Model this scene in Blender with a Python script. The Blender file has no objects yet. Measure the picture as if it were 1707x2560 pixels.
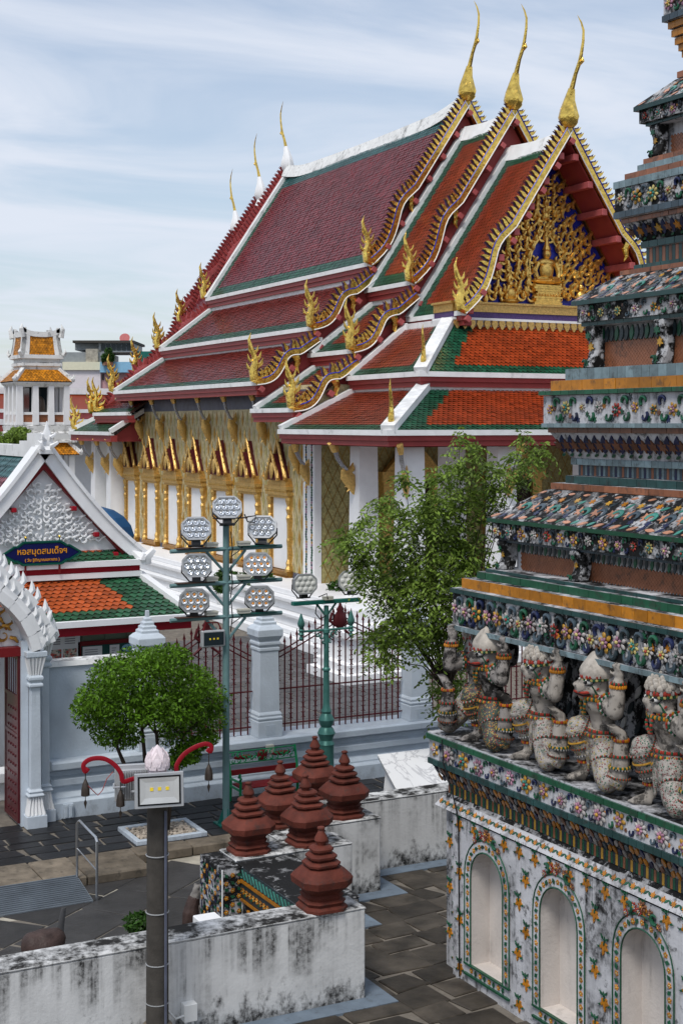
import bpy, math, random
import numpy as np
from mathutils import Vector, Matrix, Euler
random.seed(7)
RNG = np.random.default_rng(7)
sc = bpy.context.scene
COL = sc.collection
PI = math.pi

# ------------------------------------------------------------------ camera, sky, sun, exposure
YAW = math.atan(1853 / 3556.0)
CAMZ = 7.0
cd = bpy.data.cameras.new('camera')
cam = bpy.data.objects.new('camera', cd); COL.objects.link(cam)
cam.location = (0, 0, CAMZ)
cam.rotation_euler = (PI / 2, 0, -YAW)
cd.sensor_fit = 'VERTICAL'; cd.sensor_height = 36; cd.lens = 50.0
cd.shift_y = -220 / 2560.0
cd.clip_start = 0.1; cd.clip_end = 5000
sc.camera = cam

SUN_EL, SUN_AZ = math.radians(58), math.radians(-128)   # azimuth measured from +Y towards +X
wd = bpy.data.worlds.new('World'); sc.world = wd; wd.use_nodes = True
wn = wd.node_tree; wn.nodes.clear()
def wnode(t, **k):
    n = wn.nodes.new(t)
    for a, b in k.items(): setattr(n, a, b)
    return n
sky = wnode('ShaderNodeTexSky', sky_type='NISHITA', sun_disc=False, sun_elevation=SUN_EL, sun_rotation=SUN_AZ,
            air_density=1.2, dust_density=1.0, ozone_density=1.5)
geo = wnode('ShaderNodeTexCoord')
sepx = wnode('ShaderNodeSeparateXYZ'); wn.links.new(geo.outputs['Generated'], sepx.inputs[0])
ad = wnode('ShaderNodeMath', operation='MAXIMUM'); wn.links.new(sepx.outputs['Z'], ad.inputs[0]); ad.inputs[1].default_value = 0.0
ad2 = wnode('ShaderNodeMath', operation='ADD'); wn.links.new(ad.outputs[0], ad2.inputs[0]); ad2.inputs[1].default_value = 0.11
dv = wnode('ShaderNodeVectorMath', operation='SCALE'); iv = wnode('ShaderNodeMath', operation='DIVIDE')
iv.inputs[0].default_value = 1.0; wn.links.new(ad2.outputs[0], iv.inputs[1])
wn.links.new(geo.outputs['Generated'], dv.inputs[0]); wn.links.new(iv.outputs[0], dv.inputs['Scale'])
mp = wnode('ShaderNodeMapping'); wn.links.new(dv.outputs[0], mp.inputs[0])
mp.inputs['Rotation'].default_value = (0, 0, 0.45); mp.inputs['Scale'].default_value = (0.55, 1.15, 1.0)
nz = wnode('ShaderNodeTexNoise'); nz.inputs['Scale'].default_value = 1.35; nz.inputs['Detail'].default_value = 9
nz.inputs['Roughness'].default_value = 0.56; nz.inputs['Distortion'].default_value = 0.7
wn.links.new(mp.outputs[0], nz.inputs['Vector'])
rp = wnode('ShaderNodeMapRange', interpolation_type='SMOOTHSTEP')
rp.inputs['From Min'].default_value = 0.34; rp.inputs['From Max'].default_value = 0.66
rp.inputs['To Min'].default_value = 0.38; rp.inputs['To Max'].default_value = 0.94
wn.links.new(nz.outputs['Fac'], rp.inputs['Value'])
mx = wnode('ShaderNodeMix', data_type='RGBA'); wn.links.new(rp.outputs[0], mx.inputs['Factor'])
tn = wnode('ShaderNodeVectorMath', operation='MULTIPLY'); tn.inputs[1].default_value = (1.32, 1.38, 1.46); wn.links.new(sky.outputs[0], tn.inputs[0]); wn.links.new(tn.outputs[0], mx.inputs[6]); mx.inputs[7].default_value = (8.7, 9.3, 10.5, 1)
bg = wnode('ShaderNodeBackground'); bg.inputs['Strength'].default_value = 0.066
wn.links.new(mx.outputs[2], bg.inputs['Color'])
wo = wnode('ShaderNodeOutputWorld'); wn.links.new(bg.outputs[0], wo.inputs['Surface'])

sd = bpy.data.lights.new('sun', 'SUN'); sun = bpy.data.objects.new('sun', sd); COL.objects.link(sun)
sd.energy = 1.8; sd.angle = math.radians(18); sd.color = (1.0, 0.96, 0.9)
sdir = Vector((math.sin(SUN_AZ) * math.cos(SUN_EL), math.cos(SUN_AZ) * math.cos(SUN_EL), math.sin(SUN_EL)))
sun.rotation_euler = (-sdir).to_track_quat('-Z', 'Y').to_euler()
sun.location = (0, -10, 40)
vs = sc.view_settings
vs.view_transform = 'Standard'; vs.look = 'None'; vs.gamma = 1.0; vs.use_curve_mapping = False
vs.exposure = 0.42
try:
    sc.cycles.use_denoising = True
    sc.cycles.max_bounces = 6; sc.cycles.transparent_max_bounces = 6
except Exception: pass

# ------------------------------------------------------------------ pixel helper (photo pixel -> place on a known plane)
CF, CX, YH = 3556.0, 853.5, 1060.0
def ray(x, y, yaw=YAW):
    F = Vector((math.sin(yaw), math.cos(yaw), 0)); R = Vector((math.cos(yaw), -math.sin(yaw), 0))
    return F + R * ((x - CX) / CF) + Vector((0, 0, (YH - y) / CF))
def on_z(x, y, z=0.0):
    d = ray(x, y); return Vector((0, 0, CAMZ)) + d * ((z - CAMZ) / d.z)
def on_y(x, y, Y):
    d = ray(x, y); return Vector((0, 0, CAMZ)) + d * (Y / d.y)
def on_x(x, y, X):
    d = ray(x, y); return Vector((0, 0, CAMZ)) + d * (X / d.x)
def at_d(x, y, D): return Vector((0, 0, CAMZ)) + ray(x, y) * D

# ------------------------------------------------------------------ mesh builder
class MB:
    def __init__(s): s.v = []; s.f = []; s.m = []; s.mi = 0
    def add(s, vs_, fs):
        o = len(s.v); s.v += [tuple(v) for v in vs_]; s.f += [tuple(i + o for i in f) for f in fs]; s.m += [s.mi] * len(fs)
        return s
    def hexa(s, p):   # 8 points: bottom 4 ccw, top 4 ccw
        return s.add(p, [(3, 2, 1, 0), (4, 5, 6, 7), (0, 1, 5, 4), (1, 2, 6, 5), (2, 3, 7, 6), (3, 0, 4, 7)])
    def box(s, x0, x1, y0, y1, z0, z1):
        return s.hexa([(x0, y0, z0), (x1, y0, z0), (x1, y1, z0), (x0, y1, z0), (x0, y0, z1), (x1, y0, z1), (x1, y1, z1), (x0, y1, z1)])
    def frus(s, x0, x1, y0, y1, z0, d, z1):    # box narrowing by d on each side at the top
        return s.hexa([(x0, y0, z0), (x1, y0, z0), (x1, y1, z0), (x0, y1, z0), (x0 + d, y0 + d, z1), (x1 - d, y0 + d, z1), (x1 - d, y1 - d, z1), (x0 + d, y1 - d, z1)])
    def quad(s, a, b, c, d): return s.add([a, b, c, d], [(0, 1, 2, 3)])
    def poly(s, pts): return s.add(pts, [tuple(range(len(pts)))])
    def prism(s, pts, vec):
        n = len(pts); v = Vector(vec); a = [Vector(p) for p in pts]; b = [p + v for p in a]
        fs = [tuple(range(n - 1, -1, -1)), tuple(range(n, 2 * n))] + [(i, (i + 1) % n, n + (i + 1) % n, n + i) for i in range(n)]
        return s.add(a + b, fs)
    def lathe(s, prof, c=(0, 0, 0), n=16, rot=0.0, sx=1.0, sy=1.0, cap=True):
        vs_ = []; fs = []
        for r, z in prof:
            for k in range(n):
                t = 2 * PI * k / n + rot
                vs_.append((c[0] + r * sx * math.cos(t), c[1] + r * sy * math.sin(t), c[2] + z))
        m = len(prof)
        for j in range(m - 1):
            for k in range(n):
                a = j * n + k; b = j * n + (k + 1) % n
                fs.append((a, b, b + n, a + n))
        if cap:
            fs.append(tuple(range(n - 1, -1, -1))); fs.append(tuple((m - 1) * n + k for k in range(n)))
        return s.add(vs_, fs)
    def sq(s, prof, c=(0, 0, 0), rot=0.0):   # square lathe, r = half width
        return s.lathe([(r * math.sqrt(2), z) for r, z in prof], c, 4, PI / 4 + rot)
    def oct(s, prof, c=(0, 0, 0), ch=0.22):  # chamfered square lathe
        vs_ = []; fs = []; n = 8
        for r, z in prof:
            k = r * (1 - ch * 1.6)
            for (a, b) in ((r, -k), (r, k), (k, r), (-k, r), (-r, k), (-r, -k), (-k, -r), (k, -r)):
                vs_.append((c[0] + a, c[1] + b, c[2] + z))
        m = len(prof)
        for j in range(m - 1):
            for k in range(n):
                a = j * n + k; b = j * n + (k + 1) % n; fs.append((a, b, b + n, a + n))
        fs.append(tuple(range(n - 1, -1, -1))); fs.append(tuple((m - 1) * n + k for k in range(n)))
        return s.add(vs_, fs)
    def tube(s, pts, rs, n=6, flat=1.0, up=None, closed=False):
        P = [Vector(p) for p in pts]; m = len(P)
        if not hasattr(rs, '__len__'): rs = [rs] * m
        vs_ = []; fs = []; ref = Vector(up) if up is not None else None
        for i in range(m):
            a = P[(i - 1) % m] if closed else P[max(i - 1, 0)]
            b = P[(i + 1) % m] if closed else P[min(i + 1, m - 1)]
            t = (b - a)
            t = t.normalized() if t.length > 1e-9 else Vector((0, 0, 1))
            if ref is None:
                ref = Vector((0, 0, 1)) if abs(t.z) < 0.9 else Vector((1, 0, 0))
            u = ref - t * ref.dot(t)
            if u.length < 1e-6: u = t.orthogonal()
            u.normalize(); w = t.cross(u)
            if up is None: ref = u
            for k in range(n):
                q = 2 * PI * k / n
                vs_.append(P[i] + u * (rs[i] * math.cos(q) * flat) + w * (rs[i] * math.sin(q)))
        for i in range(m if closed else m - 1):
            for k in range(n):
                a = i * n + k; b = i * n + (k + 1) % n; c = ((i + 1) % m) * n
                fs.append((a, b, c + (k + 1) % n, c + k))
        if not closed: fs.append(tuple(range(n - 1, -1, -1))); fs.append(tuple((m - 1) * n + k for k in range(n)))
        return s.add(vs_, fs)
    def ell(s, c, r, nu=10, nv=6, M=None):
        if not hasattr(r, '__len__'): r = (r, r, r)
        prof = [(math.sin(PI * j / nv), -math.cos(PI * j / nv)) for j in range(nv + 1)]
        prof[0] = (0.02, -1); prof[-1] = (0.02, 1)
        vs_ = []; fs = []
        for a, z in prof:
            for k in range(nu):
                t = 2 * PI * k / nu; p = Vector((a * math.cos(t) * r[0], a * math.sin(t) * r[1], z * r[2]))
                if M is not None: p = M @ p
                vs_.append(p + Vector(c))
        for j in range(nv):
            for k in range(nu):
                a = j * nu + k; b = j * nu + (k + 1) % nu; fs.append((a, b, b + nu, a + nu))
        fs.append(tuple(range(nu - 1, -1, -1))); fs.append(tuple(nv * nu + k for k in range(nu)))
        return s.add(vs_, fs)
    def mul(s, M, start=0):
        for i in range(start, len(s.v)): s.v[i] = tuple(M @ Vector(s.v[i]))
        return s
    def join(s, o, M=None, mi=None):
        k = len(s.v)
        s.v += [tuple(M @ Vector(v)) for v in o.v] if M is not None else list(o.v)
        s.f += [tuple(i + k for i in f) for f in o.f]; s.m += (o.m if mi is None else [mi] * len(o.f))
        return s
    def mesh(s, name, mats, smooth=False, off=None, ang=40):
        me = bpy.data.meshes.new(name)
        V = s.v if off is None else [(v[0] - off[0], v[1] - off[1], v[2] - off[2]) for v in s.v]
        me.from_pydata(V, [], s.f); 
        for m in (mats if isinstance(mats, (list, tuple)) else [mats]): me.materials.append(m)
        if any(s.m): me.polygons.foreach_set('material_index', s.m)
        if smooth:
            me.polygons.foreach_set('use_smooth', [True] * len(s.f))
            try: me.set_sharp_from_angle(angle=math.radians(ang))
            except Exception: pass
        me.update(); return me

OFF = {}
def link(o, parent=None):
    COL.objects.link(o)
    if parent is not None:
        o.parent = parent
        if parent.name in OFF: OFF[o.name] = OFF[parent.name]
    return o
def tag(o, label, cat=None, group=None, kind=None):
    if label: o['label'] = label
    if cat: o['category'] = cat
    if group: o['group'] = group
    if kind: o['kind'] = kind
    return o
def thing(name, label, cat, loc=(0, 0, 0), rz=0.0, group=None, off=None):
    o = bpy.data.objects.new(name, None); o.empty_display_size = 0.2
    link(o); o.location = loc; o.rotation_euler = (0, 0, rz)
    OFF[o.name] = Vector(loc if off is None else off)
    return tag(o, label, cat, group)
def bev(o, w, seg=1):
    m = o.modifiers.new('bevel', 'BEVEL'); m.width = w; m.segments = seg; m.limit_method = 'ANGLE'; m.angle_limit = math.radians(35)
    return o
def mk(name, mb, mats, parent=None, smooth=False, bevel=0, kind=None, ang=40):
    off = OFF.get(parent.name) if parent is not None else None
    me = mb.mesh(name, mats, smooth, off, ang)
    o = bpy.data.objects.new(name, me); link(o, parent)
    if bevel: bev(o, bevel)
    if kind: o['kind'] = kind
    return o
def inst(name, me, parent, loc, rot=None, scale=None):
    o = bpy.data.objects.new(name, me); link(o, parent)
    p = Vector(loc)
    if parent is not None and parent.name in OFF: p = p - OFF[parent.name]
    o.location = p
    if rot is not None:
        o.rotation_euler = rot.to_euler() if isinstance(rot, Matrix) else rot
    if scale is not None: o.scale = (scale,) * 3 if not hasattr(scale, '__len__') else scale
    return o
def single(name, mb, mats, label, cat, group=None, smooth=False, bevel=0, kind=None, ang=40):
    """a thing that is one mesh, origin at its base centre"""
    A = np.array(mb.v); c = Vector(((A[:, 0].min() + A[:, 0].max()) / 2, (A[:, 1].min() + A[:, 1].max()) / 2, A[:, 2].min()))
    me = mb.mesh(name, mats, smooth, c, ang); o = bpy.data.objects.new(name, me); link(o); o.location = c
    OFF[o.name] = c
    if bevel: bev(o, bevel)
    return tag(o, label, cat, group, kind)
def npmesh(name, V, F, mats, mi=None, var=None, smooth=False):
    """V (n,3); F (m,k) all faces k-gons; per-face material index and variation"""
    me = bpy.data.meshes.new(name); m, k = F.shape
    me.vertices.add(len(V)); me.vertices.foreach_set('co', V.astype(np.float32).ravel())
    me.loops.add(m * k); me.loops.foreach_set('vertex_index', F.astype(np.int32).ravel())
    me.polygons.add(m); me.polygons.foreach_set('loop_start', np.arange(0, m * k, k, dtype=np.int32))
    me.polygons.foreach_set('loop_total', np.full(m, k, dtype=np.int32))
    for q in (mats if isinstance(mats, (list, tuple)) else [mats]): me.materials.append(q)
    me.update(calc_edges=True)
    if mi is not None: me.polygons.foreach_set('material_index', np.asarray(mi, dtype=np.int32))
    if smooth: me.polygons.foreach_set('use_smooth', np.ones(m, dtype=bool))
    if var is not None:
        a = me.attributes.new('var', 'FLOAT', 'FACE'); a.data.foreach_set('value', np.asarray(var, dtype=np.float32))
    me.validate(); return me

# ------------------------------------------------------------------ materials
class NT:
    def __init__(s, name):
        s.m = bpy.data.materials.new(name); s.m.use_nodes = True; s.t = s.m.node_tree
        s.b = s.t.nodes['Principled BSDF']; s.pos = None
    def n(s, t, ins=None, **k):
        x = s.t.nodes.new(t)
        for a, b in k.items(): setattr(x, a, b)
        for a, b in (ins or {}).items():
            if hasattr(b, 'is_output') or isinstance(b, bpy.types.NodeSocket): s.t.links.new(b, x.inputs[a])
            else: x.inputs[a].default_value = b
        return x
    def P(s):
        if s.pos is None: s.pos = s.n('ShaderNodeNewGeometry')
        return s.pos.outputs['Position']
    def mapv(s, sx, sy, sz, src=None):
        return s.n('ShaderNodeVectorMath', {0: src or s.P(), 1: (sx, sy, sz)}, operation='MULTIPLY').outputs[0]
    def noise(s, scale, detail=4, rough=0.55, src=None, dist=0.0):
        return s.n('ShaderNodeTexNoise', {'Vector': src or s.P(), 'Scale': scale, 'Detail': detail, 'Roughness': rough, 'Distortion': dist}).outputs['Fac']
    def rng(s, v, a, b, c=0.0, d=1.0, sm=True):
        return s.n('ShaderNodeMapRange', {'Value': v, 'From Min': a, 'From Max': b, 'To Min': c, 'To Max': d}, interpolation_type='SMOOTHSTEP' if sm else 'LINEAR').outputs[0]
    def mth(s, op, a, b=0.0):
        return s.n('ShaderNodeMath', {0: a, 1: b}, operation=op).outputs[0]
    def mix(s, f, a, b, blend='MIX'):
        x = s.n('ShaderNodeMix', None, data_type='RGBA', blend_type=blend)
        for i, q in ((0, f), (6, a), (7, b)):
            if isinstance(q, bpy.types.NodeSocket): s.t.links.new(q, x.inputs[i])
            else: x.inputs[i].default_value = (tuple(q) + (1,))[:4] if hasattr(q, '__len__') else q
        return x.outputs[2]
    def out(s, col=None, rough=None, metal=None, bump=None, bs=0.3, bd=0.02, **k):
        for key, q in (('Base Color', col), ('Roughness', rough), ('Metallic', metal)):
            if q is None: continue
            if isinstance(q, bpy.types.NodeSocket): s.t.links.new(q, s.b.inputs[key])
            else: s.b.inputs[key].default_value = (tuple(q) + (1,))[:4] if hasattr(q, '__len__') else q
        if bump is not None:
            bn = s.n('ShaderNodeBump', {'Height': bump, 'Strength': bs, 'Distance': bd}); s.t.links.new(bn.outputs[0], s.b.inputs['Normal'])
        for a, q in k.items(): s.b.inputs[a.replace('_', ' ')].default_value = q
        return s.m
def mat(name, col, rough=0.6, metal=0.0, var=0.12, vs_=3.0, bump=0.0, bscale=40, rnd=0.0, attr=0.0, grime=0.0, **k):
    g = NT(name)
    v = g.rng(g.noise(vs_, 5), 0.25, 0.75, 1 - var, 1 + var, False)
    if rnd:
        oi = g.n('ShaderNodeObjectInfo'); v = g.mth('MULTIPLY', v, g.rng(oi.outputs['Random'], 0, 1, 1 - rnd, 1 + rnd, False))
    if attr:
        at = g.n('ShaderNodeAttribute', None, attribute_name='var'); v = g.mth('MULTIPLY', v, g.rng(at.outputs['Fac'], 0, 1, 1 - attr, 1 + attr, False))
    c = g.mix(1.0, col, g.n('ShaderNodeCombineColor', {0: v, 1: v, 2: v}).outputs[0], 'MULTIPLY')
    if grime:
        c = g.mix(g.mth('MULTIPLY', g.rng(g.noise(7.0, 8, 0.65), 0.52, 0.68), grime), c, (0.03, 0.028, 0.025))
    if metal < .3 and 'Specular_IOR_Level' not in k: k['Specular_IOR_Level'] = .22
    return g.out(c, rough, metal, g.noise(bscale, 3) if bump else None, bump, **k)

def stain(name, base, dark=(0.018, 0.017, 0.016), amt=0.9, lo=0.50, hi=0.62, streak=(5.0, 5.0, 0.42), top=0.9, rough=0.75, big=0.55, patch=0.0, foot=0, plo=0.5, mlo=0.40):
    """painted plaster with mould: vertical runs on faces, blotches on tops"""
    g = NT(name)
    geo_ = g.P(); nrm = g.pos.outputs['Normal']
    nzz = g.n('ShaderNodeSeparateXYZ', {0: nrm}).outputs[2]
    run = g.rng(g.noise(1.0, 7, 0.62, g.mapv(*streak)), lo, hi)
    mask = g.rng(g.noise(big, 3, 0.6), mlo, mlo + .22)
    fine = g.rng(g.noise(14.0, 6, 0.7), 0.38, 0.62)
    side = g.mth('MULTIPLY', g.mth('MULTIPLY', run, mask), g.rng(fine, 0, 1, 0.45, 1.0, False))
    if foot:
        z1_ = g.n('ShaderNodeSeparateXYZ', {0: geo_}).outputs[2]; side = g.mth('MULTIPLY', side, g.rng(g.mth('ADD', z1_, g.rng(g.noise(1.3, 3), .3, .7, -.5, .5, False)), 0.2, 1.1, .12, 1.0))
    if patch: side = g.mth('MAXIMUM', side, g.mth('MULTIPLY', g.rng(g.noise(5.0, 9, 0.72), plo, plo + 0.1), patch))
    if foot:
        zz = g.n('ShaderNodeSeparateXYZ', {0: geo_}).outputs[2]
        fm = g.mth('ADD', zz, g.rng(g.noise(1.0, 9, 0.7, g.mapv(5, 5, 3.2)), 0.3, 0.7, -0.48, 0.20, False))
        side = g.mth('MAXIMUM', side, g.mth('MULTIPLY', g.mth('SUBTRACT', 1.0, g.rng(fm, -0.14, 0.22)), g.rng(fine, 0, 1, .55, 1.0, False)))
    tp = g.mth('MULTIPLY', g.rng(nzz, 0.5, 0.9), g.mth('MULTIPLY', g.rng(g.noise(2.6, 9, 0.7), 0.40, 0.58), top))
    f = g.mth('MINIMUM', g.mth('MULTIPLY', g.mth('MAXIMUM', side, tp), amt), 1.0)
    v = g.rng(g.noise(2.0, 5), 0.3, 0.7, 0.88, 1.06, False)
    b = g.mix(1.0, base, g.n('ShaderNodeCombineColor', {0: v, 1: v, 2: v}).outputs[0], 'MULTIPLY')
    return g.out(g.mix(f, b, dark), rough, 0.0, g.noise(22.0, 5), 0.25, 0.02, Specular_IOR_Level=.18)

X = {}
X['white'] = mat('white_plaster', (0.80, 0.80, 0.80), 0.55, var=0.05, bump=0.08, bscale=25)
X['trim'] = stain('white_roof_trim', (0.82, 0.82, 0.81), (0.12, 0.12, 0.11), 0.65, 0.52, 0.72, (2.5, 2.5, 2.0), 0.35, 0.5)
X['bluewall'] = stain('pale_blue_wall_paint', (0.52, 0.585, 0.65), (0.20, 0.21, 0.22), 0.5, 0.55, 0.75, (3, 3, .3), 0.3, 0.5, big=.8, foot=1)
X['pier'] = stain('pale_grey_pier_paint', (0.56, 0.62, 0.68), (0.20, 0.21, 0.22), 0.4, 0.55, 0.75, (5, 5, .3), 0.4, 0.45, big=.8)
X['stained'] = stain('stained_white_plaster', (0.66, 0.66, 0.65), amt=1.0, lo=0.38, hi=0.62, streak=(6.5, 6.5, 0.20), top=1.0, big=1.5, foot=1, mlo=0.33)
X['prang'] = stain('mouldy_tower_plaster', (0.54, 0.54, 0.56), (0.012, 0.012, 0.012), 1.0, 0.42, 0.58, (5.5, 5.5, 0.32), 1.0, big=1.4, patch=0.75, plo=0.525, mlo=0.40)
X['blacktop'] = stain('blackened_slab_top', (0.40, 0.40, 0.40), (0.012, 0.012, 0.012), 1.0, 0.30, 0.45, (5, 5, 1), 1.0, patch=1.0, plo=0.36)
X['prangdark'] = stain('blackened_tower_plaster', (0.50, 0.50, 0.51), (0.010, 0.010, 0.010), 1.0, 0.40, 0.50, (6, 6, 1.6), 1.0, big=1.6, patch=1.0, plo=0.425)
X['niche'] = stain('niche_plaster', (0.62, 0.57, 0.53), (0.10, 0.08, 0.07), 0.5, 0.52, 0.75, (5, 5, 0.8), 0.25)
X['towerw'] = stain('weathered_white_plaster', (0.78, 0.78, 0.76), (0.03, 0.03, 0.03), 0.9, 0.50, 0.66, (3, 3, 1.2), 0.8, big=0.8, patch=.5, plo=.54)
X['purple'] = mat('purple_brown_glazed_tile', (0.150, 0.016, 0.020), 0.26, var=0.28, vs_=0.9, attr=0.28, Specular_IOR_Level=0.14)
X['wine'] = mat('wine_red_glazed_tile', (0.165, 0.022, 0.016), 0.26, var=0.28, vs_=0.9, attr=0.30, Specular_IOR_Level=0.14)
X['rust'] = mat('rust_red_glazed_tile', (0.21, 0.030, 0.010), 0.33, var=0.28, vs_=0.9, attr=0.28, Specular_IOR_Level=0.25)
X['orange'] = mat('orange_red_glazed_tile', (0.29, 0.040, 0.009), 0.34, var=0.28, vs_=0.9, attr=0.28, Specular_IOR_Level=0.25)
X['green'] = mat('green_glazed_tile', (0.010, 0.070, 0.036), 0.30, var=0.28, vs_=0.9, attr=0.4, Specular_IOR_Level=0.25)
X['teal'] = mat('teal_glazed_tile', (0.018, 0.088, 0.085), 0.30, var=0.28, vs_=0.9, attr=0.3, Specular_IOR_Level=0.25)
X['amber'] = mat('amber_glazed_tile', (0.50, 0.19, 0.012), 0.4, var=0.25, attr=0.35, grime=0.45)
X['under'] = mat('roof_underlay', (0.05, 0.025, 0.02), 0.8)
X['red'] = mat('red_lacquer', (0.30, 0.050, 0.048), 0.42, var=0.12, vs_=2)
X['redp'] = mat('faded_red_paint', (0.42, 0.10, 0.10), 0.5, var=0.15, vs_=5)
X['redd'] = mat('crimson_paint', (0.30, 0.008, 0.018), 0.4, var=0.08)
X['maroon'] = mat('dark_red_iron_paint', (0.085, 0.014, 0.018), 0.35, var=0.15)
X['gold'] = mat('gilded_glass_mosaic', (0.84, 0.56, 0.125), 0.22, 0.95, 0.45, 6, 1.0, 11)
X['goldw'] = mat('warm_gilded_stucco', (0.66, 0.42, 0.135), 0.42, 0.75, 0.3, 14, 0.7, 30)
X['goldd'] = mat('dark_gilded_stucco', (0.40, 0.20, 0.04), 0.38, 0.9, 0.35, 12, 0.8, 30)
X['violet'] = mat('violet_mirror_mosaic', (0.085, 0.05, 0.15), 0.3, 0.2, 0.4, 20)
X['silver'] = mat('mirror_scale_mosaic', (0.45, 0.46, 0.5), 0.25, 0.9, 0.4, 40, 0.5, 60)
X['goldp'] = mat('gilded_pediment_carving', (0.88, 0.56, 0.15), 0.3, 0.88, 0.35, 9, 0.8, 22)
X['royal'] = mat('royal_blue_mosaic', (0.025, 0.035, 0.36), 0.3, 0.0, 0.3, 20)
X['tan'] = mat('yellow_flower_tile_ground', (0.58, 0.49, 0.28), 0.45, var=0.35, vs_=9)
X['cream'] = mat('cream_lattice_tile', (0.78, 0.74, 0.56), 0.4, var=0.15, vs_=8)
X['olive'] = mat('olive_flower_tile', (0.36, 0.31, 0.13), 0.45, var=0.4, vs_=12)
X['slate'] = mat('slate_blue_tile', (0.10, 0.11, 0.15), 0.4, var=0.25, vs_=4)
X['door'] = mat('dark_doorway_lacquer', (0.035, 0.022, 0.014), 0.5)
X['terra'] = mat('terracotta', (0.112, 0.028, 0.018), 0.7, var=0.4, vs_=5, bump=0.3, bscale=45, rnd=.12, grime=0.5)
X['concrete'] = mat('dark_concrete', (0.060, 0.054, 0.047), 0.85, var=0.25, vs_=7, bump=0.3, bscale=50)
X['steel'] = mat('brushed_steel', (0.55, 0.56, 0.57), 0.3, 1.0, 0.1, 10)
X['ramp'] = mat('galvanised_ramp_sheet', (0.22, 0.25, 0.28), 0.45, 0.6, 0.2, 3)
X['mast'] = mat('weathered_green_mast_paint', (0.135, 0.235, 0.235), 0.5, var=0.25, vs_=1.5)
X['mastd'] = mat('dark_teal_paint', (0.015, 0.13, 0.105), 0.4, var=0.25, vs_=3)
X['rustm'] = mat('rusty_steel_plate', (0.075, 0.04, 0.028), 0.7, var=0.4, vs_=9)
X['castgreen'] = mat('green_cast_iron', (0.062, 0.185, 0.160), 0.35, 0.2, 0.3, 6)
X['benchg'] = mat('bright_green_iron_paint', (0.012, 0.22, 0.085), 0.35, var=0.1)
X['dkred'] = mat('dark_red_wood_paint', (0.17, 0.012, 0.014), 0.45, var=0.15)
X['black'] = mat('black_plastic', (0.012, 0.012, 0.013), 0.45)
X['blackm'] = mat('black_cast_housing', (0.02, 0.021, 0.022), 0.4, 0.3)
X['greyal'] = mat('grey_cast_aluminium', (0.42, 0.43, 0.44), 0.45, 0.3, 0.08)
X['refl'] = mat('lamp_reflector', (0.62, 0.62, 0.6), 0.35, 0.35)
X['led'] = mat('yellow_led_chip', (0.85, 0.62, 0.04), 0.4)
X['ledo'] = mat('orange_led_core', (0.85, 0.33, 0.05), 0.4)
X['lens'] = mat('clear_lens', (0.78, 0.80, 0.82), 0.12, 0.75, 0.1, 30)
X['lensc'] = mat('bright_lens_cup', (0.86, 0.87, 0.88), 0.15, 0.5, 0.05)
X['lampface'] = mat('lamp_face_plate', (0.50, 0.52, 0.53), 0.25, 0.4, 0.1)
X['frost'] = mat('frosted_lamp_cover', (0.66, 0.66, 0.62), 0.45, 0.0, 0.06, 6)
X['beige'] = mat('beige_junction_box', (0.50, 0.49, 0.42), 0.5)
X['lotus'] = mat('pale_pink_lotus_paint', (0.70, 0.61, 0.63), 0.5, var=0.05)
X['bronze'] = mat('dark_bronze', (0.07, 0.055, 0.045), 0.45, 0.7, 0.3, 20)
X['wire'] = mat('copper_wire', (0.28, 0.05, 0.04), 0.5)
X['marble'] = None
X['iron'] = X['maroon']
X['bark'] = mat('bark', (0.045, 0.034, 0.025), 0.85, var=0.3, vs_=9, bump=0.5, bscale=30)
X['leafA'] = mat('glossy_green_leaf', (0.100, 0.205, 0.014), 0.42, var=0.5, vs_=5, attr=0.75)
X['leafB'] = mat('soft_green_leaf', (0.170, 0.255, 0.042), 0.42, var=0.3, vs_=2, attr=0.55)
X['leafC'] = mat('dark_green_leaf', (0.035, 0.085, 0.014), 0.42, var=0.3, vs_=2, attr=0.5)
def leafy(m_, f=.38):
    t = m_.node_tree; bs = t.nodes['Principled BSDF']; tr_ = t.nodes.new('ShaderNodeBsdfTranslucent'); mx_ = t.nodes.new('ShaderNodeMixShader'); mx_.inputs[0].default_value = f
    t.links.new(bs.inputs['Base Color'].links[0].from_socket, tr_.inputs['Color']); t.links.new(bs.outputs[0], mx_.inputs[1]); t.links.new(tr_.outputs[0], mx_.inputs[2]); t.links.new(mx_.outputs[0], t.nodes['Material Output'].inputs['Surface'])
for k_ in ('leafA', 'leafB', 'leafC'): leafy(X[k_])
X['petalw'] = mat('white_blossom', (0.75, 0.75, 0.68), 0.6)
X['slab'] = mat('dark_wet_stone_slab', (0.022, 0.022, 0.024), 0.42, var=0.4, vs_=2.2, bump=0.35, bscale=14, rnd=0.35)
X['slabg'] = mat('grey_flagstone', (0.046, 0.044, 0.043), 0.5, var=0.3, vs_=2.5, bump=0.3, bscale=14, rnd=0.22)
X['slabb'] = mat('brown_grey_flagstone', (0.050, 0.042, 0.033), 0.48, var=0.7, vs_=2.5, bump=0.35, bscale=12, rnd=0.4)
X['slabp'] = mat('pale_grey_slab', (0.085, 0.084, 0.086), 0.5, var=0.25, vs_=2.0, bump=0.2, bscale=14, rnd=0.25)
X['mortar'] = mat('pale_mortar', (0.165, 0.145, 0.12), 0.85, var=0.35, vs_=4, bump=0.3, bscale=30)
X['mortarp'] = mat('cream_mortar_lines', (0.36, 0.33, 0.27), 0.85, var=0.4, vs_=3)
X['kerbst'] = mat('worn_tan_kerb_stone', (0.17, 0.14, 0.105), 0.8, var=0.4, vs_=4, bump=0.4, bscale=12, rnd=0.2, grime=0.5)
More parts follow.
